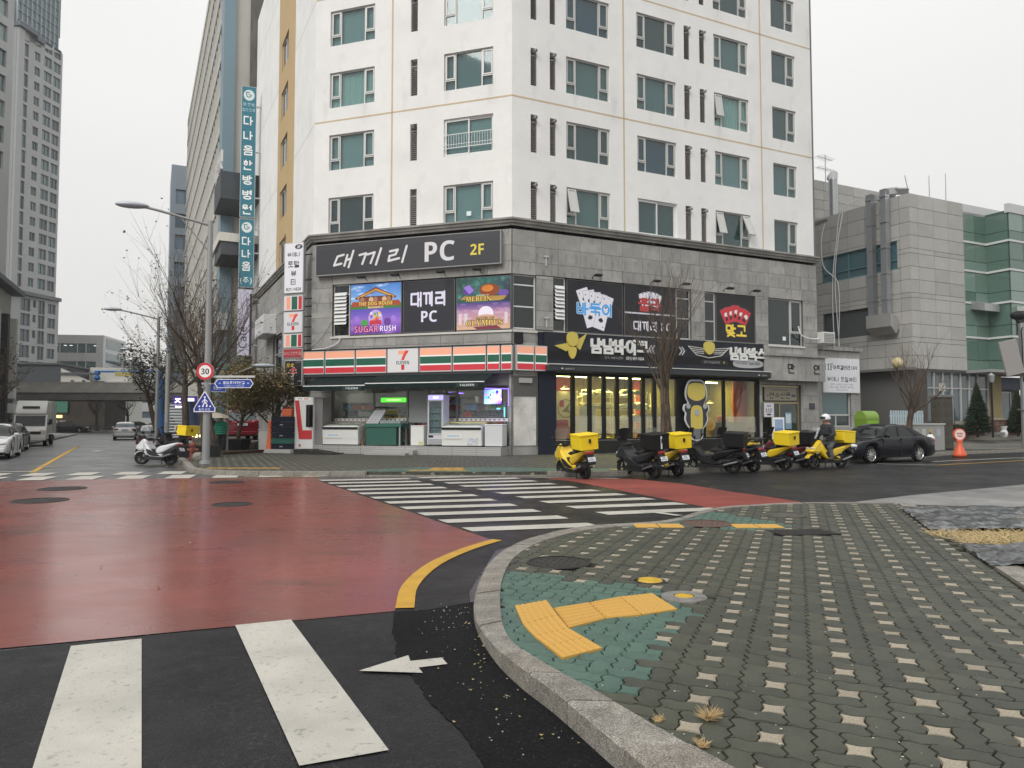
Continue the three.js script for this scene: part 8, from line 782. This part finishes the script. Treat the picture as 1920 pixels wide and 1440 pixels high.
function walker(label,x,z,yaw,jk,tr,hair,s,padded){
const P=thing('person',label,'person',[x,0.13,-z],yaw);P.scale.setScalar(s);
const up=[0.22,1.2,0.14],dn=[0.02,0.8,-0.24];
const bones=[[[0,0.93,0],[0,1.1,0],0.15,0.15],[[0,1.1,0],[0,1.36,0],0.155,0.165],[[0,1.38,-0.14],[0,1.38,0.14],0.08,0.08],[[0,1.42,0],[0.01,1.5,0],0.062,0.055],[[0.015,1.56,0],[0.02,1.64,0],0.085,0.098],[[0.1,1.57,0],[0.12,1.56,0],0.02,0.015],[[0,1.37,0.19],[0.05,1.12,0.24],0.075,0.06],[[0.05,1.12,0.24],up,0.058,0.04],...fingers(up,[0.3,0.9,0],-0.5,-1),[[0,1.37,-0.19],[-0.02,1.1,-0.25],0.075,0.06],[[-0.02,1.1,-0.25],dn,0.056,0.038],...fingers(dn,[0.1,-0.95,0],0.3,1),
[[0,0.9,0.09],[0.03,0.5,0.1],0.115,0.075],[[0.03,0.5,0.1],[0,0.1,0.1],0.072,0.05],[[-0.03,0.05,0.1],[0.15,0.04,0.11],0.045,0.036],[[0,0.9,-0.09],[-0.02,0.5,-0.1],0.115,0.075],[[-0.02,0.5,-0.1],[-0.08,0.1,-0.1],0.072,0.05],[[-0.11,0.05,-0.1],[0.06,0.04,-0.11],0.045,0.036]];
part(P,'body',sdfBody(bones,0.018,(a,y,c)=>(y>1.46?[0.4,0.25,0.18]:(y>1.17&&a>0.18)||(y<0.83&&c<-0.2)?[0.4,0.25,0.18]:y>0.88?jk:y<0.1?[0.02,0.02,0.02]:tr)),mBody);
part(P,'hair',mguv([new THREE.SphereGeometry(0.115,14,10,0,6.3,0,1.7).rotateZ(0.5).translate(0.0,1.63,0)]),M(hair,0.8));const l=[];for(let i=0;i<6;i++)l.push(new THREE.TorusGeometry(0.168 +(i % 2)*0.006,0.034,7,20).rotateX(Math.PI/2).scale(1,1,1.22).translate(0,0.9 + i*0.085,0));if(padded)part(P,'padded_jacket',mguv(l),M(jk,0.6));else part(P,'coat',mguv([cyl(0.21,0.185,0.5,0,0.72,0,18)]),M(jk,0.85));part(P,'eye',mguv([sph(0.011,0.112,1.6,0.033),sph(0.011,0.112,1.6,-0.033)]),mBlack);return P;}
walker('person in a padded green jacket seen from behind under the umbrella',-13.0,33.1,112*DEG,[0.015,0.2,0.13],[0.015,0.015,0.018],[0.03,0.025,0.02],0.97,true);
walker('person in a dark coat beside the green jacket, half hidden by the lamp post',-13.45,33.2,95*DEG,[0.035,0.02,0.03],[0.02,0.02,0.022],[0.015,0.012,0.01],0.98,false);
walker('small dark figure walking by the blue pole far up the pavement',-28.7,62.5,110*DEG,[0.02,0.02,0.024],[0.02,0.02,0.02],[0.015,0.015,0.015],1.0,false);
{const u=thing('umbrella','open beige umbrella held over the two people by the lamp post','umbrella',[-13.2,1.32,-33.1]);const g=new THREE.BufferGeometry(),P=[],n=8,rim=[],apex=V(0,0.62,0);const pt=(a,f)=>{const k=((a*n/6.2832)% 1),sag=1 - 0.06*Math.sin(Math.PI*k);return V(Math.cos(a)*0.62*f*sag,0.62 - 0.24*f*f,Math.sin(a)*0.62*f*sag);};for(let i=0;i<48;i++)for(let j=0;j<6;j++){const a=i/48*6.2832,b=(i + 1)/ 48*6.2832 - 1e-6,A=pt(a,j/6),B3=pt(b,j/6),C=pt(a,(j + 1)/ 6),D=pt(b,(j + 1)/ 6);for(const q of[A,C,B3,B3,C,D])P.push(q.x,q.y,q.z);}g.setAttribute('position',new THREE.BufferAttribute(new Float32Array(P),3));g.computeVertexNormals();part(u,'canopy',uvm(g),M([0.42,0.37,0.3],0.7,{side:THREE.DoubleSide}));part(u,'shaft',mguv([cyl(0.01,0.01,0.75,0,-0.08,0)]),mSteel);part(u,'handle',mguv([tube([[0,-0.05,0],[0,-0.16,0],[0.04,-0.19,0],[0.07,-0.15,0]],0.014)]),M([0.1,0.05,0.03],0.6));const rb2=[];for(let i=0;i<n;i++){const a=i/n*6.2832,e=pt(a,1);rb2.push(rod(V(0,0.6,0),e,0.006,0.004,4));}part(u,'ribs',mguv(rb2),mSteel).userData.kind='stuff';}
// ---------- street furniture ----------
const mPole=M([0.3,0.31,0.31],0.45,{metal:0.5});
function lamp(label,x,z,h,armL,base=0.13,armDir=Math.PI + 0.28,grp='street lamps along the side street',r=0.13){const t=thing('street_lamp',label,'street lamp',[x,base,-z],armDir,grp);part(t,'pole',mguv([cyl(r,r*0.62,h,0,0,0,16),cyl(r*1.6,r*1.5,0.12)]),mPole);part(t,'arm',mguv([tube([[0,h - 0.15,0],[armL*0.3,h + 0.0,0],[armL*0.8,h + 0.25,0],[armL,h + 0.33,0]],0.045,20,8),rod(V(0,h - 1.1,0),V(armL*0.45,h + 0.05,0),0.022)]),mPole);part(t,'lamp_head',mguv([sph(0.5,armL + 0.35,h + 0.36,0,1.05,0.22,0.4,16),sph(0.3,armL + 0.1,h + 0.34,0,1,0.25,0.35)]),M([0.42,0.45,0.5],0.4,{metal:0.3}));return t;}
const lp=lamp('tall grey street lamp with traffic signs at the corner',-10.35,25.1,8.3,2.1);
lamp('second street lamp arm reaching over the side street from behind the bare trees',-21.6,45,7.8,2.2);lamp('third street lamp of the row, beyond the second',-31.2,65,7.3,2.2);lamp('fourth street lamp of the row, smaller and farther',-40.8,85,7.2,2.6);lamp('low grey lamp arm under the speed sign, pointing right',-12.9,33.6,3.6,1.2,0.13,0.1,undefined,0.05);
{const sign=(name,label,geo,back,t,x,y,dz,cat='traffic sign')=>{const o=thing(name,label,cat,[-10.35,y,-25.1 + dz]);part(o,'plate',back,mAlu);part(o,'print',geo,printM(t,0.4,0.03));part(o,'clamp',mguv([b2(-0.16,0.16,-0.03,0.03,-0.06,-0.02)]),mSteel);return o;};
const circ=new THREE.CircleGeometry(0.29,40).translate(0,0,0.022);sign('speed_sign','round white and red speed limit sign reading 30',circ,new THREE.CylinderGeometry(0.295,0.295,0.03,36).rotateX(Math.PI/2),canvas(256,256,(x,w)=>{disc(x,'#c62a3a',w/2,w/2,128);disc(x,'#e9e7e4',w/2,w/2,92);text(x,'30',w/2,w/2 + 2,116,{color:'#17171c'});}),0,3.25,0.18);
const tri=[[-0.36,-0.32],[0.36,-0.32],[0.36,-0.2],[0.03,0.36],[-0.03,0.36],[-0.36,-0.2]],ts=new THREE.ShapeGeometry(new THREE.Shape(tri.map((p)=>new THREE.Vector2(...p)))),uvA=ts.attributes.uv;for(let i=0;i<uvA.count;i++)uvA.setXY(i,(ts.attributes.position.getX(i)+ 0.36)/ 0.72,(ts.attributes.position.getY(i)+ 0.32)/ 0.68);ts.translate(0,0,0.022);
sign('crossing_sign','blue and white triangular pedestrian crossing sign',ts,ext(tri.map((p)=>[p[0]*1.02,p[1]*1.02]),0.03).translate(0,0,-0.012),canvas(288,272,(x,w,h)=>{fill(x,'#e6e6ea',0,0,w,h);poly(x,'#23308a',[[10,262],[278,262],[278,222],[148,12],[140,12],[10,222]]);disc(x,'#eee',146,74,13);x.strokeStyle='#eee';x.lineWidth=15;x.lineCap='round';const st=(p)=>{x.beginPath();p.forEach((q,i)=>x[i?'lineTo':'moveTo'](...q));x.stroke();};st([[146,96],[146,136],[122,190]]);st([[146,136],[168,160],[180,188]]);x.lineWidth=11;st([[146,102],[118,128],[112,142]]);st([[146,102],[172,122],[180,136]]);for(const q of[70,118,168,216])poly(x,'#eee',[[q - 10,206],[q + 12,206],[q + 18,186],[q - 2,186]]);text(x,'횡단보도',146,238,36,{color:'#e8e8ee',w:0.1,sx:1.15});}),0,2.2,0.17);
const hx=[[-0.66,0],[-0.56,0.15],[0.56,0.15],[0.66,0],[0.56,-0.15],[-0.56,-0.15]];const sg=new THREE.ShapeGeometry(new THREE.Shape(hx.map((p)=>new THREE.Vector2(...p))));for(let i=0;i<sg.attributes.uv.count;i++)sg.attributes.uv.setXY(i,(sg.attributes.position.getX(i)+ 0.66)/ 1.32,(sg.attributes.position.getY(i)+ 0.15)/ 0.3);
const o=sign('street_name_sign','long blue street name sign pointing both ways beside the pole',sg.translate(0.95,0,0.022),ext(hx,0.03).translate(0.95,0,-0.012),canvas(528,120,(x,w,h)=>{fill(x,'#e4e6ee',0,0,w,h);poly(x,'#23419a',[[10,60],[48,8],[480,8],[518,60],[480,112],[48,112]]);text(x,'용담로117번길',264,48,46,{color:'#eef0f6',w:0.1});x.font='24px sans-serif';x.textAlign='center';x.fillStyle='#dfe4f0';x.fillText('Yongdam-ro 117beon-gil',264,100);x.font='bold 26px sans-serif';x.fillText('51',72,66);x.fillText('59',456,66);}),0,2.84,0.1,'street sign');part(o,'support_bar',mguv([b2(0,1.65,0.2,0.27,-0.03,0.03),cyl(0.015,0.015,0.12,0.5,0.13,0),cyl(0.015,0.015,0.12,1.4,0.13,0)]),mAlu);
const q=sign('street_name_sign','small slanted blue street name plate seen edge on at the pole',face(0.9,0.28,0.5,0,0.022),mguv([b2(0.05,0.95,-0.14,0.14,-0.012,0.018)]),canvas(256,80,(x,w,h)=>{fill(x,'#dfe4f0',0,0,w,h);fill(x,'#2c50b0',6,6,w - 12,h - 12);text(x,'용담로',128,40,40,{color:'#eef0f6',w:0.1});}),0,2.72,0.05,'street sign');q.rotation.y=72*DEG;}
{let t=thing('cctv_pole','blue camera pole with a yellow plate on its arm by the side street','pole',[-24.7,0.13,-52]);const mb=M([0.05,0.19,0.5],0.5);part(t,'pole',mguv([cyl(0.3,0.26,1.9,0,0,0),cyl(0.16,0.11,5.2,0,0,0)]),mb);part(t,'arm',mguv([rod(V(0,4.9,0),V(-4.6,4.9,0),0.07)]),mb);part(t,'yellow_plate',mguv([b2(-3.2,-1.9,4.55,4.88,0.08,0.12)]),M([0.55,0.48,0.2],0.6));part(t,'camera',mguv([rb(0.3,0.3,0.3,0.05,-4.5,4.8,0),sph(0.2,-4.5,4.45,0)]),mb);
t=thing('post','plain grey steel post right of the white scooter','post',[-15.05,0.13,-32.3]);part(t,'pole',mguv([cyl(0.1,0.1,4.4)]),mPole);part(t,'collar',mguv([cyl(0.13,0.13,0.1)]),mPole);
t=thing('led_sign','glowing violet and white Korean sign between the tree trunks','lit sign',[-18.35,2.6,-41.5],0.2);part(t,'case',mguv([b2(-0.65,0.65,-0.35,0.35,-0.1,0)]),mBlack);part(t,'lit_face',face(1.26,0.66,0,0,0.004),printM(canvas(200,104,(x,w,h)=>{fill(x,'#2a1a5a',0,0,w,h);text(x,'진료',100,52,92,{color:'#efeaff',w:0.12});}),0.4,1.7));
t=thing('shop_banner_stand','dark blue and yellow standing sign with a row of small lit bulbs behind the trees','sign',[-17.2,0.13,-40.5]);part(t,'board',mguv([b2(-0.6,0.6,1.2,2.5,-0.06,0.06)]),M([0.03,0.05,0.11],0.6));part(t,'yellow_strip',mguv([b2(-0.5,0.6,0.75,1.18,-0.05,0.08)]),M([0.5,0.38,0.08],0.6));for(let i=0;i<5;i++)part(t,'bulb',sph(0.09,-0.5 + i*0.25,0.62,0.1),GL([1,0.8,0.35],3));part(t,'leg',mguv([cyl(0.04,0.04,0.75,-0.5,0,0),cyl(0.04,0.04,0.75,0.5,0,0)]),mBlack);
t=thing('louvred_stand','white slatted board standing behind the tree trunks','board',[-18.5,0.13,-40.8]);for(let i=0;i<12;i++)part(t,'slat',mguv([b2(-0.45,0.45,0.5 + i*0.16,0.58 + i*0.16,0,0.04)]),M([0.5,0.5,0.5],0.7));part(t,'frame',mguv([b2(-0.5,-0.45,0,2.5,0,0.05),b2(0.45,0.5,0,2.5,0,0.05)]),mAluDark);
t=thing('hazard_board','yellow and black striped board left of the lamp post','barrier board',[-14.1,0.35,-34.6],0.1);part(t,'board',mguv([b2(-0.5,0.5,0,0.45,0,0.04)]),M([0.1,0.09,0.06],0.7));for(let i=0;i<7;i++)part(t,'stripe',ext([[-0.48 + i*0.14,0.01],[-0.42 + i*0.14,0.01],[-0.5 + i*0.14 + 0.2,0.44],[-0.56 + i*0.14 + 0.2,0.44]].map((p)=>[clamp(p[0],-0.49,0.49),p[1]]),0.008).translate(0,0,0.042),M([0.45,0.34,0.06],0.6));
t=thing('hydrant','rusty red fire hydrant at the foot of the lamp post','hydrant',[-12.0,0.13,-27.9]);part(t,'barrel',mguv([cyl(0.11,0.1,0.5),cyl(0.16,0.16,0.06),cyl(0.14,0.14,0.05,0,0.5,0),sph(0.12,0,0.56,0,1,0.8,1)]),M([0.2,0.055,0.035],0.7));part(t,'nozzle',mguv([rod(V(-0.2,0.36,0),V(0.2,0.36,0),0.055),rod(V(0,0.36,0),V(0,0.36,0.18),0.06)]),M([0.22,0.06,0.04],0.7));part(t,'spindle',mguv([cyl(0.03,0.03,0.14,0,0.62,0,6)]),M([0.2,0.06,0.04],0.7));
t=thing('rock','small pale rock by the hydrant','rock',[-11.55,0.13,-27.3]);const q=new THREE.IcosahedronGeometry(0.22,2),pp=q.attributes.position;for(let i=0;i<pp.count;i++){const s=1 + 0.35*(vn(pp.getX(i)*8 + 40,pp.getY(i)*8 + pp.getZ(i)*5 + 40,256)- 0.5);pp.setXYZ(i,pp.getX(i)*s,Math.max(0,pp.getY(i)*s + 0.1),pp.getZ(i)*s);}q.computeVertexNormals();part(t,'stone',uvm(q),mGranite);part(t,'chip',mguv([sph(0.07,0.25,0.03,0.05,1,0.6,1.2,7)]),mGranite);
t=thing('planter_box','long dark planter box behind the white scooter','planter',[-12.6,0.13,-29.6],0.35);part(t,'box',mguv([b2(-0.9,0.9,0,0.45,-0.3,0.3)]),mBlack);part(t,'soil',mguv([b2(-0.84,0.84,0.45,0.48,-0.25,0.25)]),M([0.05,0.035,0.025],0.95));
t=thing('folding_gate','folded expanding barrier against the grey wall under the brown trees','barrier',at(FW,-3.4,0.4,0.5).toArray(),TW);{const l=[];for(let i=0;i<7;i++)l.push(rod(V(-0.3,0.1 + i*0.22,0),V(0.3,0.32 + i*0.22,0),0.02,0.02,5),rod(V(0.3,0.1 + i*0.22,0.03),V(-0.3,0.32 + i*0.22,0.03),0.02,0.02,5));part(t,'lattice',mguv(l),mAlu);part(t,'post',mguv([b2(-0.34,-0.28,0,1.8,-0.03,0.03)]),mAlu);}
t=thing('stacked_blocks','stack of grey concrete blocks under the brown trees','blocks',at(FW,-1.9,0.2,0.75).toArray(),TW);for(let i=0;i<6;i++)part(t,'block',mguv([rb(0.9,0.23,0.4,0.02,rr(-0.03,0.03),0.12 + i*0.24,0)]),mConc);
t=thing('shop_bank','white hose coil and boxes by the wall, left of the orange cone','box',at(FL,-11.95,0.13,0.6).toArray());part(t,'box',mguv([rb(0.5,1.0,0.4,0.02,0,0.5,0)]),M([0.6,0.6,0.58],0.7));part(t,'lid',mguv([rb(0.54,0.06,0.44,0.02,0,1.03,0)]),M([0.55,0.55,0.53],0.7));
t=thing('road_sign_stand','orange red waisted plastic stand with a round no entry style notice','sign stand',[19.3,0.004,-32.0]);t.scale.setScalar(0.72);part(t,'stand',mguv([new THREE.LatheGeometry([[0.01,0],[0.36,0],[0.37,0.16],[0.33,0.3],[0.16,0.7],[0.15,0.95],[0.2,1.05],[0.01,1.06]].map((p)=>new THREE.Vector2(...p)),28)]),M([0.72,0.12,0.045],0.45));part(t,'round_head',mguv([new THREE.CylinderGeometry(0.36,0.36,0.12,30).rotateX(Math.PI/2).translate(0,1.36,0)]),M([0.72,0.12,0.045],0.45));part(t,'notice',new THREE.CircleGeometry(0.3,30).translate(0,1.36,0.064),printM(canvas(128,128,(x,w)=>{disc(x,'#ddd4cf',64,64,64);for(let i=0;i<4;i++)fill(x,'#b03a3a',26 + i*20,40,15,16);fill(x,'#b03a3a',22,64,84,5);fill(x,'#b03a3a',36,78,56,14);})));
t=thing('camera_pole','grey pole with dome cameras and a tilted board at the right picture edge','pole',[27.0,0.14,-39.0]);part(t,'pole',mguv([cyl(0.17,0.15,6.6),b2(-0.25,0.25,2,2.06,-0.2,0.2)]),mPole);part(t,'camera',mguv([sph(0.3,-0.15,7.0,0,1.4,0.8,1),rod(V(0,6.5,0),V(-0.4,6.9,0),0.05)]),mBlack);part(t,'tilted_board',mguv([rb(0.95,1.85,0.12,0.02,0,0,0).rotateZ(0.22).translate(-0.75,4.75,0.2)]),M([0.3,0.285,0.27],0.6));part(t,'bracket',mguv([b2(-0.5,0,4.4,4.5,-0.05,0.1)]),mPole);part(t,'conduit',mguv([tube([[0,6.4,0.1],[-0.2,6.2,0.25],[-0.15,5.8,0.2],[-0.12,3.5,0.18]],0.03)]),mBlack);
t=thing('kerb_sign','white paper lantern hung on the rear of the black sedan','lantern',[16.95,0.62,-30.05]);part(t,'lantern',mguv([sph(0.2,0,0.2,0,0.9,1.1,0.6)]),M([0.75,0.75,0.74],0.5));part(t,'knot',mguv([cyl(0.03,0.02,0.1,0,0.4,0)]),mBlack);}
// ---------- trees ----------
const mBark=M([0.52,0.5,0.47],0.92,{map:tBark,bumpMap:tBark,bumpScale:0.02}),mTwig=M([0.12,0.09,0.07],0.9),mBarkG=M([0.36,0.35,0.33],0.92,{map:tBark,bumpMap:tBark,bumpScale:0.015});
function limb(out,p,d,len,r0,r1,wob,segs,n){
const pts=[p.clone()];let c=p.clone(),v=d.clone().normalize();for(let i=0;i<segs;i++){v=v.clone().add(V(rr(-wob,wob),rr(-wob*0.5,wob*0.7),rr(-wob,wob))).normalize();const q=c.clone().addScaledVector(v,len/segs);out.push(rod(c.clone().addScaledVector(v,-Math.min(0.02,r0*0.3)),q,lerp(r0,r1,i/segs),lerp(r0,r1,(i + 1)/ segs),n));c=q;pts.push(c);}return[pts,v];}
function bareTree(label,x,z,h,o={}){
const{y0=0.13,forks=[[0,0]],group,leafN=0,leafC,spread=1,shoots=10,trunkR=0.17,fork=0.5,bark=mBark,up=1,twl=1,clump=1}=o;const T=[],Bn=[],Tw=[],tips=[];
for(const[fx,fz,fh=fork,rs=1]of forks){const[pts]=limb(T,V(fx,-0.15,fz),V((o.lx??0)+ fx*0.15,1,(o.lz??0)),h*fh,trunkR*1.15*rs,trunkR*0.72*rs,0.12,7,9);const topP=pts[pts.length - 1];
for(let i=0;i<shoots;i++){const from=pts[pts.length - 1 - Math.floor(rnd()*3)],a=i/shoots*6.28 + rr(-0.3,0.3),e=rr(0.55,1.5),bl=h*rr(0.16,0.3),[bp,bv]=limb(Bn,from,V(Math.cos(a)*spread,e*up,Math.sin(a)*spread),bl,trunkR*0.36,trunkR*0.13,0.2,4,6);
for(let k=0;k<5*clump;k++){const f=bp[1 + Math.floor(rnd()*(bp.length - 1))],[tp,tv]=limb(Tw,f,bv.clone().add(V(rr(-0.7,0.7)*spread,rr(0.1,1.3)*up,rr(-0.7,0.7)*spread)),h*rr(0.12,0.24)*twl,trunkR*0.07,trunkR*0.03,0.13,3,4);tips.push(tp[3],tp[2]);
for(let q=0;q<4;q++){const f2=tp[1 + Math.floor(rnd()*3)],[sp]=limb(Tw,f2,tv.clone().add(V(rr(-0.8,0.8),rr(-0.1,0.9)*up,rr(-0.8,0.8))),h*rr(0.06,0.15)*twl,trunkR*0.034,trunkR*0.013,0.12,2,3);tips.push(sp[2],sp[1]);}}}}
const t=thing(o.name||'bare_tree',label,'tree',[x,y0,-z],0,group);part(t,'trunk',mguv(T,1),bark);part(t,'limbs',mguv(Bn,1),bark);part(t,'crown',mguv(Tw,1),mTwig);
if(leafN){const l=[],base=[leafShape(0.09),leafShape(0.11),leafShape(0.08)];const two=[[],[]];for(let i=0;i<leafN;i++){const p=tips[Math.floor(rnd()*tips.length)],g=base[i % 3].clone(),s=(o.leafS??1)*rr(0.7,1.3);g.scale(s,s,s);g.rotateX(rr(-1.2,1.2));g.rotateY(rr(0,6.28));const j=o.jit??0.1;two[rnd()<0.5?0:1].push(g.translate(p.x + rr(-j,j),p.y + rr(-j,j),p.z + rr(-j,j)));}two.forEach((q,i)=>part(t,'leaves',mg(q),M((leafC||[[0.09,0.075,0.03],[0.13,0.08,0.035]])[i],0.75,{side:THREE.DoubleSide})));}
return t;
}
bareTree('bare pruned tree with twin stems in front of the delivery shop',5.25,25.0,7.2,{forks:[[-0.12,0,0.46,0.8],[0.14,0.05,0.52,0.75]],shoots:6,trunkR:0.17,spread:0.5,up:1.2,clump:1.0,twl:1.1});
bareTree('small bare tree beside the stone gate post before the panel building',18.4,34.2,6.3,{forks:[[0,0,0.42]],shoots:8,trunkR:0.15,spread:0.7,up:1.2,clump:1.3});
const g1=undefined;
bareTree('large nearly bare tree just behind the corner lamp, with a leaning trunk',-12.4,30.2,10.0,{lx:-0.2,forks:[[0,0,0.42],[0.35,0.1,0.34,0.7]],shoots:7,trunkR:0.18,spread:0.7,up:1.2,clump:1.9,leafN:520,twl:1.3,bark:mBarkG});
bareTree('second large bare tree with sparse leaves, farther up the pavement',-17.4,39.5,11.0,{forks:[[0,0,0.45]],shoots:9,trunkR:0.18,spread:0.8,clump:2.2,leafN:1000,leafC:[[0.06,0.065,0.03],[0.08,0.07,0.035]],twl:1.1,bark:mBarkG});
bareTree('third street tree with a few dark leaves beside the blue pole',-23.3,49,8.6,{forks:[[0,0,0.42]],shoots:10,trunkR:0.17,leafN:2300,jit:0.3,leafS:1.5,leafC:[[0.05,0.06,0.03],[0.07,0.065,0.035]],bark:mBarkG});
bareTree('thin bare street tree behind the blue pole',-26.5,55.5,8.2,{shoots:9,trunkR:0.2,leafN:900,jit:0.25,leafS:1.4,leafC:[[0.05,0.055,0.03],[0.07,0.06,0.035]],bark:mBarkG});
bareTree('bare street tree under the flyover end, farthest of the right hand row',-33,70,7.5,{shoots:8,trunkR:0.2,bark:mBarkG});
for(const[x,z,h,l]of[[-69,108,6.8,'bare tree before the dim shop row, leftmost under the flyover'],[-60.5,108,6,'bare tree under the flyover, right of the green shop sign'],[-55,106,6,'bare tree under the flyover, left of the banded building'],[-49.5,104,6.2,'bare tree under the flyover before the banded building'],[-66,96,6.4,'dark bare tree rising in front of the flyover parapet'],[-76,107,6.5,'bare tree at the left under the flyover behind the box truck']])bareTree(l,x,z,h,{shoots:8,trunkR:0.2,twl:1.3,bark:mTwig,leafN:300,leafS:1.6,leafC:[[0.07,0.06,0.045],[0.08,0.07,0.05]]});
bareTree('bare tree with brown leaves before the low white building at the left edge',-32.3,46.5,7.2,{shoots:9,trunkR:0.18,leafN:700,leafS:1.2});
const brown=[[0.25,0.15,0.06],[0.13,0.15,0.055]];
bareTree('broad tree with dense brown and green leaves under the blade signs, left one',-12.9,34.9,5.9,{name:'leafy_tree',y0:0.2,lx:-0.15,fork:0.33,shoots:12,trunkR:0.1,spread:1.05,up:0.75,leafN:7500,leafC:brown,jit:0.38,leafS:1.15});
bareTree('tree with dense dark brown leaves against the corner wall, right one',-11.6,34.6,5.8,{name:'leafy_tree',y0:0.2,lx:0.05,fork:0.33,shoots:11,trunkR:0.1,spread:0.85,up:0.85,leafN:7000,leafC:[[0.2,0.13,0.06],[0.13,0.13,0.055]],jit:0.36,leafS:1.15});
{const conifer=(label,x,z,h,r)=>{const t=thing('conifer',label,'shrub',[x,0.6,-z]);const l=[],w=[];for(let i=0;i<1700;i++){const y=Math.pow(rnd(),0.8)*h,R=r*(1 - y/h)*rr(0.5,1.05)+ 0.05,a=rr(0,6.28),s=V(Math.cos(a)*R*0.5,y + 0.25,Math.sin(a)*R*0.5),e=V(Math.cos(a)*R,y + 0.2 + rr(-0.1,0.1),Math.sin(a)*R);const g=new THREE.ConeGeometry(0.05,e.distanceTo(s)+ 0.1,4);g.rotateX(Math.PI/2);g.lookAt(e.clone().sub(s));l.push(g.translate((s.x + e.x)/ 2,(s.y + e.y)/ 2,(s.z + e.z)/ 2));}part(t,'trunk',mguv([cyl(0.08,0.03,h)]),mBark);part(t,'crown',mguv(l),M([0.022,0.038,0.02],0.85));};
conifer('dark conifer with a post in front of the tall shop windows',27.4,43.6,2.9,0.95);conifer('smaller dark conifer right of the tall shop windows',31.0,45.4,2.6,0.8);
const hd=thing('hedge','low clipped dark hedge at the foot of the shop windows','hedge',[25.6,0.85,-43.6],TR);const l=[];for(let i=0;i<1800;i++){const g=leafShape(0.08);g.rotateX(rr(-1,1));g.rotateY(rr(0,6));l.push(g.translate(rr(-1.1,1.3),rr(0.05,0.5),rr(-0.3,0.35)));}part(hd,'foliage',mg(l),M([0.03,0.045,0.02],0.8,{side:THREE.DoubleSide}));part(hd,'stems',mguv([b2(-1,1.2,0,0.35,-0.2,0.2)]),M([0.03,0.03,0.02],0.9));
const p=thing('lantern_post','slim dark lantern post among the conifers','lamp',[27.9,0.6,-43.0]);part(p,'pole',mguv([cyl(0.06,0.05,3.2)]),mBlack);part(p,'lantern',mguv([cyl(0.12,0.18,0.4,0,3.2,0,6),cyl(0.2,0.02,0.16,0,3.6,0,6)]),mSteel);}
scene.traverse((o)=>{if(o.isMesh){o.castShadow=true;o.receiveShadow=true;}});
renderer.render(scene,camera);
